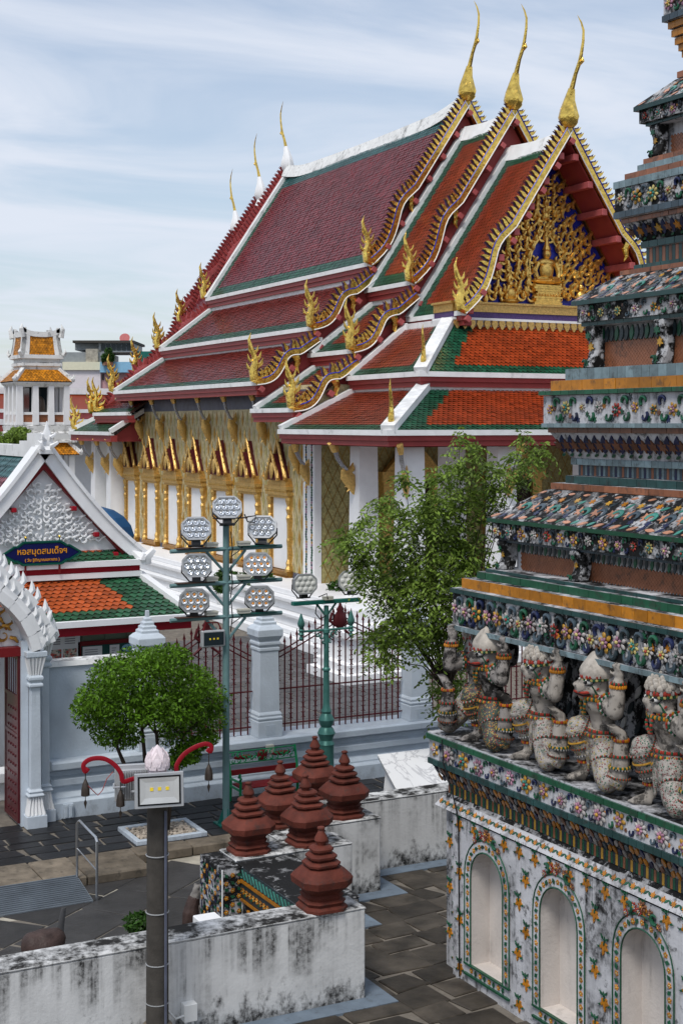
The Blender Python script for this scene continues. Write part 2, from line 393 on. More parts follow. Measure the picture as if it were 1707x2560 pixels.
X['bluekerb'] = mat('blue_grey_edge_paint', (0.15, 0.19, 0.235), 0.5, var=0.2, vs_=3, grime=0.35)
X['gravel'] = mat('pale_pebble', (0.55, 0.47, 0.38), 0.6, rnd=0.3, attr=0.45)
X['ground'] = mat('dark_ground', (0.065, 0.06, 0.055), 0.85, var=0.3, vs_=0.6)
X['asphalt'] = mat('black_tarmac', (0.028, 0.028, 0.03), 0.8, var=0.3, vs_=5, bump=0.4, bscale=60)
X['stonec'] = mat('carved_grey_stone', (0.20, 0.185, 0.17), 0.7, var=0.4, vs_=12, bump=0.5, bscale=40, grime=0.5)
X['stoned'] = mat('dark_brown_stone', (0.055, 0.035, 0.030), 0.5, var=0.4, vs_=9, bump=0.4, bscale=40)
X['canvas'] = mat('blue_canvas', (0.012, 0.065, 0.155), 0.55, var=0.1)
X['pink'] = mat('pink_render', (0.62, 0.36, 0.37), 0.7, var=0.06)
X['palepink'] = mat('pale_pink_render', (0.72, 0.66, 0.68), 0.7, var=0.06)
X['creamr'] = mat('cream_render', (0.72, 0.69, 0.52), 0.7, var=0.06)
X['skyroof'] = mat('light_blue_sheet_roof', (0.25, 0.48, 0.66), 0.45, var=0.08)
X['greysheet'] = mat('grey_sheet_cladding', (0.26, 0.28, 0.29), 0.5, var=0.15)
X['glassd'] = mat('dark_window_glass', (0.02, 0.03, 0.035), 0.12)
X['sage'] = mat('sage_green_door_paint', (0.17, 0.21, 0.15), 0.5)
X['board'] = mat('dark_green_felt', (0.015, 0.07, 0.06), 0.7)
X['paper'] = mat('white_paper', (0.72, 0.73, 0.72), 0.7, var=0.04)
X['ink'] = mat('grey_print', (0.18, 0.18, 0.19), 0.7)
X['navy'] = mat('navy_sign_paint', (0.006, 0.008, 0.075), 0.4)
X['signg'] = mat('dark_green_sign_frame', (0.006, 0.085, 0.06), 0.35)
X['signo'] = mat('orange_sign_lettering', (0.72, 0.30, 0.015), 0.5)
# ceramic pieces of the tower
def cer(n, c, r=0.3): X[n] = mat(n + '_ceramic', c, r, 0, 0.2, 12, rnd=0.25, grime=0.6, Specular_IOR_Level=.4)
cer('cgreen', (0.012, 0.080, 0.040)); cer('cteal', (0.020, 0.060, 0.058)); cer('cpale', (0.17, 0.235, 0.255)); cer('corange', (0.43, 0.165, 0.012))
cer('cyellow', (0.46, 0.25, 0.035)); cer('cbrick', (0.26, 0.10, 0.05)); cer('cbrown', (0.15, 0.060, 0.030)); cer('cwhite', (0.36, 0.335, 0.32), 0.4)
cer('cpink', (0.34, 0.17, 0.24)); cer('cnavy', (0.012, 0.018, 0.062)); cer('cslate', (0.050, 0.075, 0.095)); cer('cred', (0.32, 0.035, 0.022))
cer('csalmon', (0.47, 0.22, 0.13)); cer('cdark', (0.022, 0.036, 0.042)); cer('clemon', (0.46, 0.38, 0.14)); cer('cturq', (0.045, 0.20, 0.16))
cer('clight', (0.70, 0.69, 0.66), 0.4)
# ------------------------------------------------------------------ glazed tile roofs
def tile_arrays(O, eu, ev, U, V, w, h, inside=None, zone=None, lift=0.028, u0=0.0):
    O = np.array(O, float); eu = np.array(eu, float); ev = np.array(ev, float)
    n = np.cross(eu, ev)
    if n[2] < 0: n = -n
    n /= np.linalg.norm(n)
    us, vs2 = [], []
    rows = max(1, int(round(V / h))); h = V / rows
    for j in range(rows):
        k = np.arange(int(U / w) + 2) * w + (0.5 * w if j % 2 else 0.0)
        us.append(k); vs2.append(np.full(len(k), j * h))
    u = np.concatenate(us) + u0; v = np.concatenate(vs2)
    ok = (u >= u0 - 0.01) & (u <= u0 + U + 0.01)
    if inside is not None: ok &= inside(u, v + 0.6 * h)
    u = u[ok]; v = v[ok]; m = len(u)
    z = np.zeros(m, int) if zone is None else zone(u, v + 0.6 * h).astype(int)
    loc = [(-.5, 0, .15), (.5, 0, .15), (.5, .8, .85), (0, 1.42, 1.0), (-.5, .8, .85)]
    V3 = np.empty((m, 5, 3)); jit = RNG.normal(0, 0.12, (m, 1)) * lift
    for q, (a, b, c) in enumerate(loc):
        uu = np.clip(u + a * w * 0.985, u0, u0 + U); vv = np.minimum(v + b * h, V + 0.03)
        V3[:, q] = O + uu[:, None] * eu + vv[:, None] * ev + (c * lift + 0.006 + jit) * n
    F = np.arange(m * 5).reshape(m, 5)
    a, b, c = V3[0, 0], V3[0, 1], V3[0, 2]
    if np.dot(np.cross(b - a, c - a), n) < 0: F = F[:, ::-1]
    return V3.reshape(-1, 3), F, z, n

def tile_roof(parent, O, eu, ev, U, V, mats, w=0.17, h=0.145, inside=None, zone=None, outline=None, thick=0.10, name='roof_slope', under=None):
    """board with its tiles as one child"""
    eu = np.array(eu, float); eu /= np.linalg.norm(eu); ev = np.array(ev, float); ev /= np.linalg.norm(ev)
    V3, F, z, n = tile_arrays(O, eu, ev, U, V, w, h, inside, zone)
    o = np.array(O, float)
    ol = outline or [(0, 0), (U, 0), (U, V), (0, V)]
    b = MB(); b.prism([o + a * eu + c * ev - n * thick for a, c in ol], n * (thick - 0.002))
    bd = mk(name, b, under or X['under'], parent)
    off = OFF.get(parent.name)
    if off is not None: V3 = V3 - np.array(off)
    me = npmesh('roof_tiles', V3, F, mats, z, RNG.random(len(F)))
    t = bpy.data.objects.new('roof_tiles', me); link(t, bd); t['kind'] = 'stuff'
    return bd

def beam(mb, a, b, w, h, up=(0, 0, 1), side=None):
    """rectangular bar from a to b, width w, height h (centred)"""
    a = Vector(a); b = Vector(b); t = (b - a).normalized(); u = Vector(up); u = (u - t * u.dot(t)).normalized(); s_ = t.cross(u)
    p = [a - s_ * w / 2 - u * h / 2, a + s_ * w / 2 - u * h / 2, b + s_ * w / 2 - u * h / 2, b - s_ * w / 2 - u * h / 2]
    q = [x + u * h for x in p]
    mb.hexa(p + q); return mb

# ------------------------------------------------------------------ ordination hall
HR = -math.radians(27.5236 - 26.3)
XC = 28.3
def hrot(p): return Matrix.Rotation(HR, 3, 'Z') @ Vector(p)
HP = Vector((XC, 54.9, 0))
hall = thing('temple_hall', 'large white and gold temple hall with stacked red and green tiled gable roofs', 'temple', hrot(HP), HR, off=HP)
G1, G2, G3 = 46.5, 43.3, 39.9
F1, F2, F3 = 63.1, 66.4, 69.7
TIER = [((28.3, 19.15), (24.12, 12.9)), ((24.4, 12.42), (21.82, 10.47)), ((22.1, 10.05), (19.62, 8.46))]
def mirx(x, s): return x if s < 0 else 2 * XC - x

def section(Y0, Y1, dz, tiers, mats, s=-1, verge=None, topw=0.55, botw=0.5, farw=0.35, det=True):
    for k, ((xt, zt), (xe, ze)) in enumerate(tiers):
        if k >= len(mats): break
        fm, tm = mats[k]
        a = Vector((mirx(xt, s), 0, zt + dz)); b = Vector((mirx(xe, s), 0, ze + dz)); V = (b - a).length
        tw = topw if k == 0 else 0.0
        def zone(u, v, V=V, tw=tw, U=Y1 - Y0):
            r = np.zeros(len(u), int)
            r[(v > V - botw)] = 1
            if verge is not None: r[(np.abs(u + Y0 - verge) < farw + 0.25)] = 1
            r[v < tw] = 2
            return r
        ml = [fm, X['green'], tm]
        if det: tile_roof(hall, (a.x, Y0, a.z), (0, 1, 0), b - a, Y1 - Y0, V, ml, zone=zone)
        else:
            m = MB(); n = Vector((b.z - a.z, 0, a.x - b.x)); n = n if n.z > 0 else -n; n.normalize()
            m.prism([(a.x, Y0, a.z), (a.x, Y1, a.z), (b.x, Y1, b.z), (b.x, Y0, b.z)], n * 0.03); mk('roof_slope', m, fm, hall)
        # white eave strip and red fascia under it
        o = -1 if s < 0 else 1
        m = MB(); m.box(min(b.x + o * 0.10, b.x - o * 0.16), max(b.x + o * 0.10, b.x - o * 0.16), Y0, Y1, b.z - 0.10, b.z + 0.055); mk('eave_trim', m, X['trim'], hall)
        m = MB(); m.box(min(b.x + o * 0.03, b.x - o * 0.3), max(b.x + o * 0.03, b.x - o * 0.3), Y0 + .01, Y1 - .01, b.z - 0.26, b.z - 0.102)
        m.box(min(b.x - o * 0.03, b.x - o * 0.36), max(b.x - o * 0.03, b.x - o * 0.36), Y0 + .02, Y1 - .02, b.z - 0.42, b.z - 0.262); mk('fascia', m, X['red'], hall)
        if k > 0:
            m = MB(); m.box(min(a.x - o * 0.12, a.x + o * 0.16), max(a.x - o * 0.12, a.x + o * 0.16), Y0, Y1, a.z - 0.12, a.z + 0.09); mk('roof_flashing', m, X['trim'], hall)
        if verge is not None:
            m = MB(); yv = verge
            n = Vector((-(b.z - a.z), 0, (b.x - a.x))); n = n if n.z > 0 else -n; n.normalize()
            beam(m, Vector((a.x, yv, a.z)) + n * 0.07, Vector((b.x, yv, b.z)) + n * 0.07, 0.30, 0.2, up=n); mk('verge_band', m, X['trim'], hall)

PUR = [(X['purple'], X['teal']), (X['wine'], X['green']), (X['wine'], X['green'])]
RUS = [(X['rust'], X['green'])] * 3
section(G1, F1, 0, TIER, PUR, -1, verge=F1 - 0.1, topw=1.0)
section(G2, G1 + 0.35, -0.97, TIER, RUS, -1, verge=G1 + 0.02, topw=0.9)
section(G3, G2 + 0.35, -2.25, TIER[:1], RUS, -1, verge=G2 + 0.1, topw=0.9)
section(F1 - 0.3, F2, -0.97, TIER[:2], PUR, -1, topw=0.9, det=False)
section(F1 - 1.9, F2, -0.97, [None, None, TIER[2]][2:], PUR[1:], -1, det=True)
section(F2 - 0.3, F3, -2.25, TIER[:1], PUR, -1, topw=0.9, det=False)
for (a, b, dz, t) in ((G1, F1, 0, TIER), (G2, G1, -0.97, TIER), (F1, F2, -0.97, TIER), (F2, F3, -2.25, TIER[:1])):
    section(a, b, dz, t, RUS, 1, det=False)
section(G3, G2, -2.25, TIER[:1], RUS, 1, det=False)
# ridges: white, sagging a little, lifting at the ends
def ridge(Y0, Y1, z, lift0, lift1):
    m = MB(); pts = []
    for i in range(25):
        t = i / 24; y = Y0 + (Y1 - Y0) * t
        pts.append((XC, y, z + 0.02 - 0.10 * math.sin(PI * t) + lift0 * max(0, 1 - t * 6) ** 2 + lift1 * max(0, 1 - (1 - t) * 6) ** 2))
    for i in range(24):
        a, b = Vector(pts[i]), Vector(pts[i + 1])
        m.hexa([a + Vector(q) for q in ((-.36, 0, -.45), (.36, 0, -.45))] + [b + Vector(q) for q in ((.36, 0, -.45), (-.36, 0, -.45))] +
               [a + Vector(q) for q in ((-.12, 0, .12), (.12, 0, .12))] + [b + Vector(q) for q in ((.12, 0, .12), (-.12, 0, .12))])
    return mk('ridge_cap', m, X['towerw'] if Y1 - Y0 > 10 else X['trim'], hall)
ridge(G1, F1, 19.15, 0.35, 0.3); ridge(G2, G1 - .02, 18.18, 0.35, 0.0); ridge(G3, G2 - .02, 16.9, 0.35, 0.0)
ridge(F1 + .02, F2, 18.18, 0, 0.3); ridge(F2 + .02, F3, 16.9, 0, 0.3)
# red gable boards closing each section
def gable_wall(Y, dz, tiers, back):
    m = MB(); pts = []
    for (xt, zt), (xe, ze) in tiers: pts += [(xt + 0.02, zt + dz - 0.12), (xe + 0.12, ze + dz - 0.14)]
    zb = pts[-1][1] - 0.35
    poly = [(x, Y, z) for x, z in pts] + [(pts[-1][0], Y, zb)]
    poly += [(2 * XC - x, Y, z) for x, _, z in reversed(poly)]
    m.prism(poly[::-1], (0, back, 0)); return mk('gable_board', m, X['red'], hall)
gable_wall(G1 + 0.25, 0, TIER, 0.15); gable_wall(G2 + 0.25, -0.97, TIER, 0.15)
gable_wall(F1 - 0.25, 0, TIER, -0.15); gable_wall(F2 - 0.25, -0.97, TIER, -0.15); gable_wall(F3 - 0.4, -2.25, TIER[:1], -0.15)

# fins, boards, naga tails, spires
def fin_mesh(name, m1, m2):
    m = MB(); pr = [(-0.075, 0), (0.065, 0), (0.095, 0.14), (0.075, 0.26), (0.0, 0.40), (-0.005, 0.27), (-0.06, 0.16)]
    m.mi = 0; m.prism([(x * .80, -0.07, z * .88) for x, z in pr][::-1], (0, 0.07, 0))
    m.mi = 1; m.prism([(x * 1.0 - 0.045, 0.005, z * .86) for x, z in pr][::-1], (0, 0.05, 0))
    return m
FIN = fin_mesh('roof_fin', 0, 1).mesh('roof_fin', [X['gold'], X['violet']]); FINR = fin_mesh('roof_fin_red', 0, 1)
def hang_mesh(gm):
    m = MB()
    m.tube([(0.42, 0, 0.10), (0.16, 0, -0.02), (-0.04, 0, 0.04), (-0.08, 0, 0.30), (0.0, 0, 0.58), (-0.04, 0, 0.86), (-0.17, 0, 1.14), (-0.24, 0, 1.42), (-0.17, 0, 1.66)],
           [0.11, 0.16, 0.18, 0.165, 0.125, 0.10, 0.085, 0.05, 0.006], 7, 1.0, up=(0, 1, 0))
    for x, z, dx, dz, r in ((0.05, 0.45, 0.26, 0.34, .10), (0.04, 0.70, 0.20, 0.32, .08), (-0.02, 0.95, 0.14, 0.28, .06), (-0.14, 0.35, -0.20, 0.26, .08), (-0.15, 0.65, -0.14, 0.26, .065), (0.16, 0.22, 0.32, 0.30, .09), (-.16, .95, -.10, .22, .045)):
        m.tube([(x, 0, z), (x + dx * .7, 0, z + dz * .35), (x + dx, 0, z + dz)], [r, r * .75, .005], 5, 0.9, up=(0, 1, 0))
    return m.mesh('naga_tail', gm, True)
HANG = hang_mesh(X['gold'])
def chofa_mesh(name, low, up_):
    m = MB(); P_ = [(0, -0.15, .18), (0, 0.0, .30), (0, 0.22, .36), (0, 0.5, .29), (0.03, 0.8, .19), (0.10, 1.15, .115), (0.22, 1.6, .085), (0.36, 1.98, .09), (0.40, 2.2, .075), (0.46, 2.6, .06), (0.47, 2.95, .05), (0.40, 3.25, .035), (0.28, 3.55, .006)]
    k = 5
    P_ = [(f * 1.8, z, r) for f, z, r in P_]; m.mi = 0; m.tube([(0, -f, z) for f, z, r in P_[:k + 1]], [r for _, _, r in P_[:k + 1]], 8, 1.0, up=(1, 0, 0))
    m.mi = 1; m.tube([(0, -f, z) for f, z, r in P_[k:]], [r for _, _, r in P_[k:]], 6, 0.7, up=(1, 0, 0))
    m.tube([(0, -0.6, 1.86), (0, -0.82, 1.96), (0, -0.80, 2.08)], [.05, .06, .01], 5)
    return m.mesh(name, [low, up_], True)
CHO = chofa_mesh('ridge_spire', X['gold'], X['gold']); CHOW = chofa_mesh('ridge_spire_white', X['white'], X['gold'])
def board_path(a, b, wave=True, n=26):
    a = Vector(a); b = Vector(b); t = (b - a); N = Vector((-t.z, 0, t.x)).normalized()
    if N.z < 0: N = -N
    out = []; L = t.length
    for i in range(n + 1):
        q = i / n; d = 0.0
        if wave:
            w0 = 0.55 if L > 5 else 0.30
            if q > w0:
                p = (q - w0) / (1 - w0)
                d = 0.17 * math.sin(PI * min(1, p / 0.42)) * (1 if p < .42 else 0) - (0.20 * math.sin(PI * (p - .42) / .58) if p >= .42 else 0)
        out.append(a + t * q + N * d)
    return out
def barge(a, b, Y, fins=True, fm=None, bm=None, finw=0.215, hang=True, s=-1, front=-1, tail=None, tscale=1.0):
    a = Vector((a[0], Y, a[1])); b = Vector((b[0], Y, b[1]))
    P_ = board_path(a, b); m = MB(); L = (b - a).length
    for i in range(len(P_) - 1):
        t = (P_[i + 1] - P_[i]).normalized(); N = Vector((-t.z, 0, t.x)); N = N if N.z > 0 else -N
        p, q = P_[i], P_[i + 1]
        h0, h1 = 0.11, -0.13
        A = [p + N * h1, q + N * h1, q + N * h0, p + N * h0]
        yy = Vector((0, 0.11, 0))
        m.prism([v - yy for v in A], yy * 2)
    bd = mk('bargeboard', m, bm or X['gold'], hall)
    if bm is None:
        for off_, mt_, yy_ in ((-.135, X['white'], -.125), (.085, X['royal'], -.118)):
            m = MB(); m.tube([p + Vector((0, yy_, 0)) + (lambda t: (Vector((-t.z, 0, t.x)) if t.x > 0 else Vector((t.z, 0, -t.x))))((P_[min(i + 1, len(P_) - 1)] - P_[max(i - 1, 0)]).normalized()) * off_ for i, p in enumerate(P_)], .022, 4); mk('board_edge', m, mt_, bd)
    # hook under the board at the start of the wave
    w0 = 0.55 if L > 5 else 0.30
    k = int((w0 + 0.10 * (1 - w0)) * 26); h = P_[k]; mm = MB(); sx = -1 if s < 0 else 1
    mm.tube([h + Vector((sx * 0.05, 0, -0.1)), h + Vector((sx * -0.10, 0, -0.36)), h + Vector((sx * -0.04, 0, -0.62)), h + Vector((sx * -0.16, 0, -0.80))], [.16, .13, .08, .01], 6, 0.8, up=(0, 1, 0))
    mk('board_hook', mm, bm or X['gold'], hall, True)
    if fins:
        d = 0.12; acc = 0; fj = MB()
        for i in range(len(P_) - 1):
            seg = (P_[i + 1] - P_[i]); l = seg.length
            while acc <= l:
                p = P_[i] + seg * (acc / l); t = seg.normalized()
                T = -t if s < 0 else t
                N = T.cross(Vector((0, 1, 0)))
                R = Matrix((T, Vector((0, 1, 0)), N)).transposed()
                if fm is None: inst('roof_fin', FIN, hall, p + N * 0.09, R)
                else: fj.join(fm, Matrix.Translation(p + N * .09) @ R.to_4x4())
                acc += finw
            acc -= l
        if fm is not None: mk('roof_fins', fj, [X['red'], X['redp']], bd, kind='stuff')
    if hang:
        o = inst('naga_tail', tail or HANG, hall, b + Vector((sx * 0.02, 0, 0.05)), (0, 0, 0 if s < 0 else PI), tscale)
    return bd
for (Y, dz, t, full) in ((G1, 0, TIER, 1), (G2, -0.97, TIER, 1), (G3, -2.25, TIER[:1], 1)):
    for k, ((xt, zt), (xe, ze)) in enumerate(t):
        dx = 0.0 if k == 0 else 0.1
        barge((xt - dx, zt + dz + (0.05 if k else 0.15)), (xe - 0.02, ze + dz + 0.06), Y)
    (xt, zt), (xe, ze) = t[0]
    barge((xt, zt + dz + 0.15), (2 * XC - xe + .02, ze + dz + 0.06), Y, s=1)
    inst('ridge_spire', CHO, hall, (XC, Y - 0.02, zt + dz + 0.30))
for (Y, dz, t) in ((F1, 0, TIER), (F2, -0.97, TIER), (F3, -2.25, TIER[:1])):
    for k, ((xt, zt), (xe, ze)) in enumerate(t):
        barge((xt, zt + dz + 0.12), (xe - 0.02, ze + dz + 0.06), Y + 0.25, fm=FINR, bm=X['redp'])
    o = inst('ridge_spire', CHOW, hall, (XC, Y + 0.1, t[0][0][1] + dz + 0.25), (0, 0, PI), 0.96)
    for p in o.children: pass
# purlin ends on the near boards (small pink blocks) and soffit of the front gable
PB = MB(); PB.box(-0.09, 0.09, -0.14, 0.14, -0.09, 0.09); PBM = PB.mesh('purlin_end', X['redp'])
for Y, dz, tt in ((G1, 0, TIER), (G2, -0.97, TIER), (G3, -2.25, TIER[:1])):
    for (xt, zt), (xe, ze) in tt:
        L = math.hypot(xe - xt, ze - zt); nn = max(2, int(L / 1.05))
        for i in range(nn + 1):
            q = (i + 0.06) / (nn + .1)
            x = xt + (xe - xt) * q; z = zt + (ze - zt) * q + dz - 0.25
            inst('purlin_end', PBM, hall, (x + 0.12, Y - 0.02, z), (0, math.radians(-56), 0))
m = MB()
for s in (-1, 1):
    (xt, zt), (xe, ze) = TIER[0]; dz = -2.25 - 0.16
    m.prism([(mirx(xt, s), G3 + 0.05, zt + dz), (mirx(xt, s), 42.6, zt + dz), (mirx(xe, s), 42.6, ze + dz), (mirx(xe, s), G3 + 0.05, ze + dz)], (0, 0, -0.06))
mk('soffit', m, X['red'], hall)
for s in (-1, 1):
    for i in range(7):
        q = (i + 0.5) / 7; x = mirx(28.3 - 4.18 * q, s); z = 19.15 - 6.25 * q - 2.25 - 0.36
        m = MB(); m.box(x - 0.11, x + 0.11, G3 - 0.05, 42.0, z - 0.13, z + 0.10); mk('purlin', m, X['redp'], hall, bevel=0.02)

# pediment of the front gable
PY = 41.35
m = MB(); m.prism([(24.6, PY, 11.0), (32.0, PY, 11.0), (28.3, PY, 16.55)], (0, 0.2, 0)); ped = mk('pediment', m, X['royal'], hall)
m = MB()
def spiral(m, cx, cz, r, turns, a0, sgn, y, th):
    pts = []; rs = []
    n = int(10 * turns) + 3
    for i in range(n):
        t = i / (n - 1); a = a0 + sgn * turns * 2 * PI * t; q = r * (1 - 0.82 * t)
        pts.append((cx + q * math.cos(a), y - 0.05 * math.sin(PI * t), cz + q * math.sin(a))); rs.append(th * (0.35 + 0.9 * math.sin(PI * min(1, t * 1.25 + 0.1)) ** 1.0))
    m.tube(pts, rs, 5, 1.0, up=(0, 1, 0))
def flame(m, x, z, dx, dz, r, y):
    m.tube([(x, y, z), (x + dx * .35 - dz * .18, y - .05, z + dz * .35 + dx * .12), (x + dx * .75 + dz * .10, y - .06, z + dz * .75), (x + dx, y, z + dz)], [r, r * 1.15, r * .7, 0.006], 5, 1.0, up=(0, 1, 0))
rr = random.Random(5)
half = []
z = 11.35
while z < 15.9:
    wmax = 3.7 * (1 - (z - 11.0) / 5.55) - 0.28
    x = 0.62 if z < 13.2 else 0.22
    while x < wmax:
        half.append((x + rr.uniform(-.06, .06), z + rr.uniform(-.1, .1))); x += 0.385
    z += 0.345
for i, (x, z) in enumerate(half):
    for s in (-1, 1):
        k = rr.random()
        spiral(m, XC + s * x, z, rr.uniform(.17, .24), rr.uniform(.9, 1.3), rr.choice([0, 2.1, 4.2]) if s > 0 else PI - 2.1, s, PY - 0.05, 0.055)
        flame(m, XC + s * (x + .1), z + .05, s * rr.uniform(.0, .22), rr.uniform(.28, .42), 0.075, PY - 0.10)
        flame(m, XC + s * (x - .12), z - .1, s * rr.uniform(-.1, .12), rr.uniform(.22, .32), 0.06, PY - 0.13)
rel = mk('gilded_scrolls', m, X['goldp'], ped, True, kind='stuff')
m = MB()   # seated figure on its throne inside a pointed arch
fz = 12.05
for (w_, z_, h_) in ((.78, 11.05, .12), (.68, 11.17, .10), (.60, 11.27, .14), (.70, 11.41, .08), (.58, 11.49, .14), (.50, 11.63, .08), (.62, 11.71, .10), (.70, 11.81, .09), (.62, 11.90, .08)): m.box(XC - w_, XC + w_, PY - .2 - w_ * .2, PY, z_, z_ + h_ - .004)
for k in range(9): m.ell((XC - .56 + k * .14, PY - .34, 11.56), (.05, .04, .06), 6, 4)
m.ell((XC, PY - .2, fz + .08), (.78, .26, .15)); m.ell((XC, PY - .18, fz + .55), (.34, .22, .48)); m.ell((XC, PY - .18, fz + .85), (.46, .2, .2))
for s in (-1, 1):
    m.tube([(XC + s * .42, PY - .18, fz + .85), (XC + s * .58, PY - .2, fz + .5), (XC + s * .5, PY - .3, fz + .2), (XC + s * .1, PY - .42, fz + .2)], [.11, .1, .085, .07], 6)
m.ell((XC, PY - .2, fz + 1.22), (.19, .18, .24)); m.lathe([(.2, 0), (.15, .12), (.09, .25), (.05, .5), (.012, .95)], (XC, PY - .2, fz + 1.38), 8)
for s in (-1, 1):
    m.tube([(XC + s * .75, PY - .12, 11.95), (XC + s * .8, PY - .12, 12.9), (XC + s * .62, PY - .12, 13.5), (XC + s * .2, PY - .12, 14.05), (XC, PY - .12, 14.7)], [.05, .05, .05, .045, .02], 5)
    m.tube([(XC + s * .15, PY - .1, 14.6), (XC + s * 1.1, PY - .1, 13.0), (XC + s * 2.1, PY - .1, 11.4)], [.05, .06, .05], 5)
    m.ell((XC + s * 1.75, PY - .16, 11.55), (.26, .18, .28)); m.ell((XC + s * 1.75, PY - .16, 11.95), (.12, .12, .15)); m.ell((XC + s * 1.75, PY - .2, 11.25), (.4, .2, .12))
m.ell((XC, PY - .15, 14.85), (.16, .12, .2)); m.tube([(XC, PY - .15, 15.0), (XC, PY - .15, 15.8)], [.08, .01], 6)
m.mul(Matrix.Translation((XC, PY, 11.05)) @ Matrix.Scale(.84, 4) @ Matrix.Translation((-XC, -PY, -11.05))); mk('gilded_seated_figure', m, X['goldp'], ped, True)
m = MB()
for s in (-1, 1): beam(m, (mirx(24.45, s), PY - .05, 10.95), (XC, PY - .05, 16.7), .16, .2, (0, 1, 0))
mk('pediment_frame', m, X['goldd'], ped)
m = MB(); m.box(23.95, 32.65, 40.25, 41.5, 10.72, 10.98); m.box(23.85, 32.75, 40.2, 41.5, 10.98, 11.05); corn = mk('pediment_cornice', m, X['goldw'], hall)
m = MB(); m.box(23.98, 32.62, 40.28, 41.5, 10.52, 10.72); mk('cornice_mirror_band', m, X['violet'], corn)
m = MB(); m.box(23.9, 32.7, 40.22, 41.5, 10.44, 10.52); mk('cornice_white_band', m, X['white'], corn)
pm = MB(); pm.prism([(-.09, 0, 0), (.09, 0, 0), (.12, 0, -.12), (.05, 0, -.25), (0, 0, -.30), (-.05, 0, -.25), (-.12, 0, -.12)], (0, -.06, 0)); PETM = pm.mesh('lotus_petal', X['goldw'])
for i in range(30): inst('lotus_petal', PETM, corn, (24.1 + i * 0.29, 40.24, 10.43))
m = MB(); m.box(24.3, 32.3, 40.6, 43.3, 8.0, 10.44); mk('attic_wall', m, X['red'], hall)

# portico skirts: two hipped tile roofs round the front, (top corner, eave corner)
SK = [((23.9, 40.45, 10.33), (21.66, 38.32, 8.58), 8.45), ((21.95, 38.6, 8.12), (19.12, 35.72, 6.78), 6.50)]
def hip_roof(T, E, zside, Yb, mats, bord, lowz=None):
    xl, yl = E[0], E[1]; W = 2 * (XC - xl); run = T[0] - E[0]; runy = T[1] - E[1]
    # front
    ev = Vector((0, E[1] - T[1], E[2] - T[2])); V = ev.length
    ins = lambda u, v: (u > run * (1 - v / V) + .02) & (u < W - run * (1 - v / V) - .02)
    def zone(u, v):
        e = np.minimum(u - run * (1 - v / V), W - u - run * (1 - v / V)); return ((e < bord) | (v > V - 0.50)).astype(int)
    tile_roof(hall, (xl, T[1], T[2]), (1, 0, 0), ev, W, V, [mats[0], X['green']], 0.17, 0.15, ins, zone, [(run, 0), (W - run, 0), (W, V), (0, V)])
    # left side (detailed), far part slightly lower
    a = Vector((T[0], 0, T[2])); b = Vector((E[0], 0, E[2])); ev = b - a; V2 = ev.length; L = Yb - yl
    ins = lambda u, v: (u > runy * (1 - v / V2) + .02)
    zone2 = lambda u, v: (((u - runy * (1 - v / V2)) < bord * .75) | (v > V2 - 0.45)).astype(int)
    tile_roof(hall, (T[0], yl, T[2]), (0, 1, 0), ev, L, V2, [mats[1], X['green']], 0.17, 0.15, ins, zone2, [(runy, 0), (L, 0), (L, V2), (0, V2)])
    m = MB(); m.prism([(2 * XC - T[0], T[1], T[2]), (2 * XC - T[0], Yb, T[2]), (2 * XC - E[0], Yb, E[2]), (2 * XC - E[0], yl, E[2])], (0, 0, .03)); mk('roof_slope', m, X['rust'], hall)
    # trims
    xr = 2 * XC - xl
    m = MB(); m.box(xl - .1, xr + .1, yl - .1, yl + .14, E[2] - .11, E[2] + .05); m.box(xl - .1, xl + .14, yl + .14, Yb, E[2] - .11, E[2] + .05); m.box(xr - .14, xr + .1, yl + .14, Yb, E[2] - .11, E[2] + .05); mk('eave_trim', m, X['trim'], hall)
    m = MB(); m.box(xl - .02, xr + .02, yl - .02, yl + .2, E[2] - .26, E[2] - .112); m.box(xl - .02, xl + .2, yl + .2, Yb, E[2] - .26, E[2] - .112); m.box(xl + .05, xr - .05, yl + .05, yl + .25, E[2] - .42, E[2] - .262); m.box(xl + .05, xl + .25, yl + .25, Yb, E[2] - .42, E[2] - .262); mk('fascia', m, X['red'], hall)
    m = MB(); m.box(T[0] - .12, 2 * XC - T[0] + .12, T[1] - .14, T[1] + .1, T[2] - .1, T[2] + .12); m.box(T[0] - .14, T[0] + .1, T[1] + .1, Yb, T[2] - .1, T[2] + .12); mk('roof_flashing', m, X['trim'], hall)
    for s in (-1, 1):
        m = MB(); t = Vector((mirx(T[0], s), T[1], T[2] + .08)); e = Vector((mirx(E[0], s), E[1], E[2] + .08)); beam(m, t, e, .42, .22); mk('hip_band', m, X['trim'], hall)
    m = MB(); beam(m, (T[0], Yb - .05, T[2] + .08), (E[0], Yb - .05, E[2] + .08), .28, .2); mk('verge_band', m, X['trim'], hall)
    inst('naga_tail', HANG, hall, (E[0] + .25, E[1] + .25, E[2] + .2), (0, 0, math.radians(45)), (0.55, 0.55, 0.8))
hip_roof(SK[0][0], SK[0][1], 8.45, 43.3, (X['orange'], X['rust']), 1.0)
hip_roof(SK[1][0], SK[1][1], 6.5, 43.3, (X['orange'], X['rust']), 1.0)
m = MB(); m.box(21.9, 34.7, 38.55, 43.4, 7.95, 8.35); mk('skirt_wall', m, X['redp'], hall)
m = MB(); m.box(19.4, 37.2, 36.0, 43.4, 6.33, 6.42); mk('portico_ceiling', m, X['dkred'], hall)
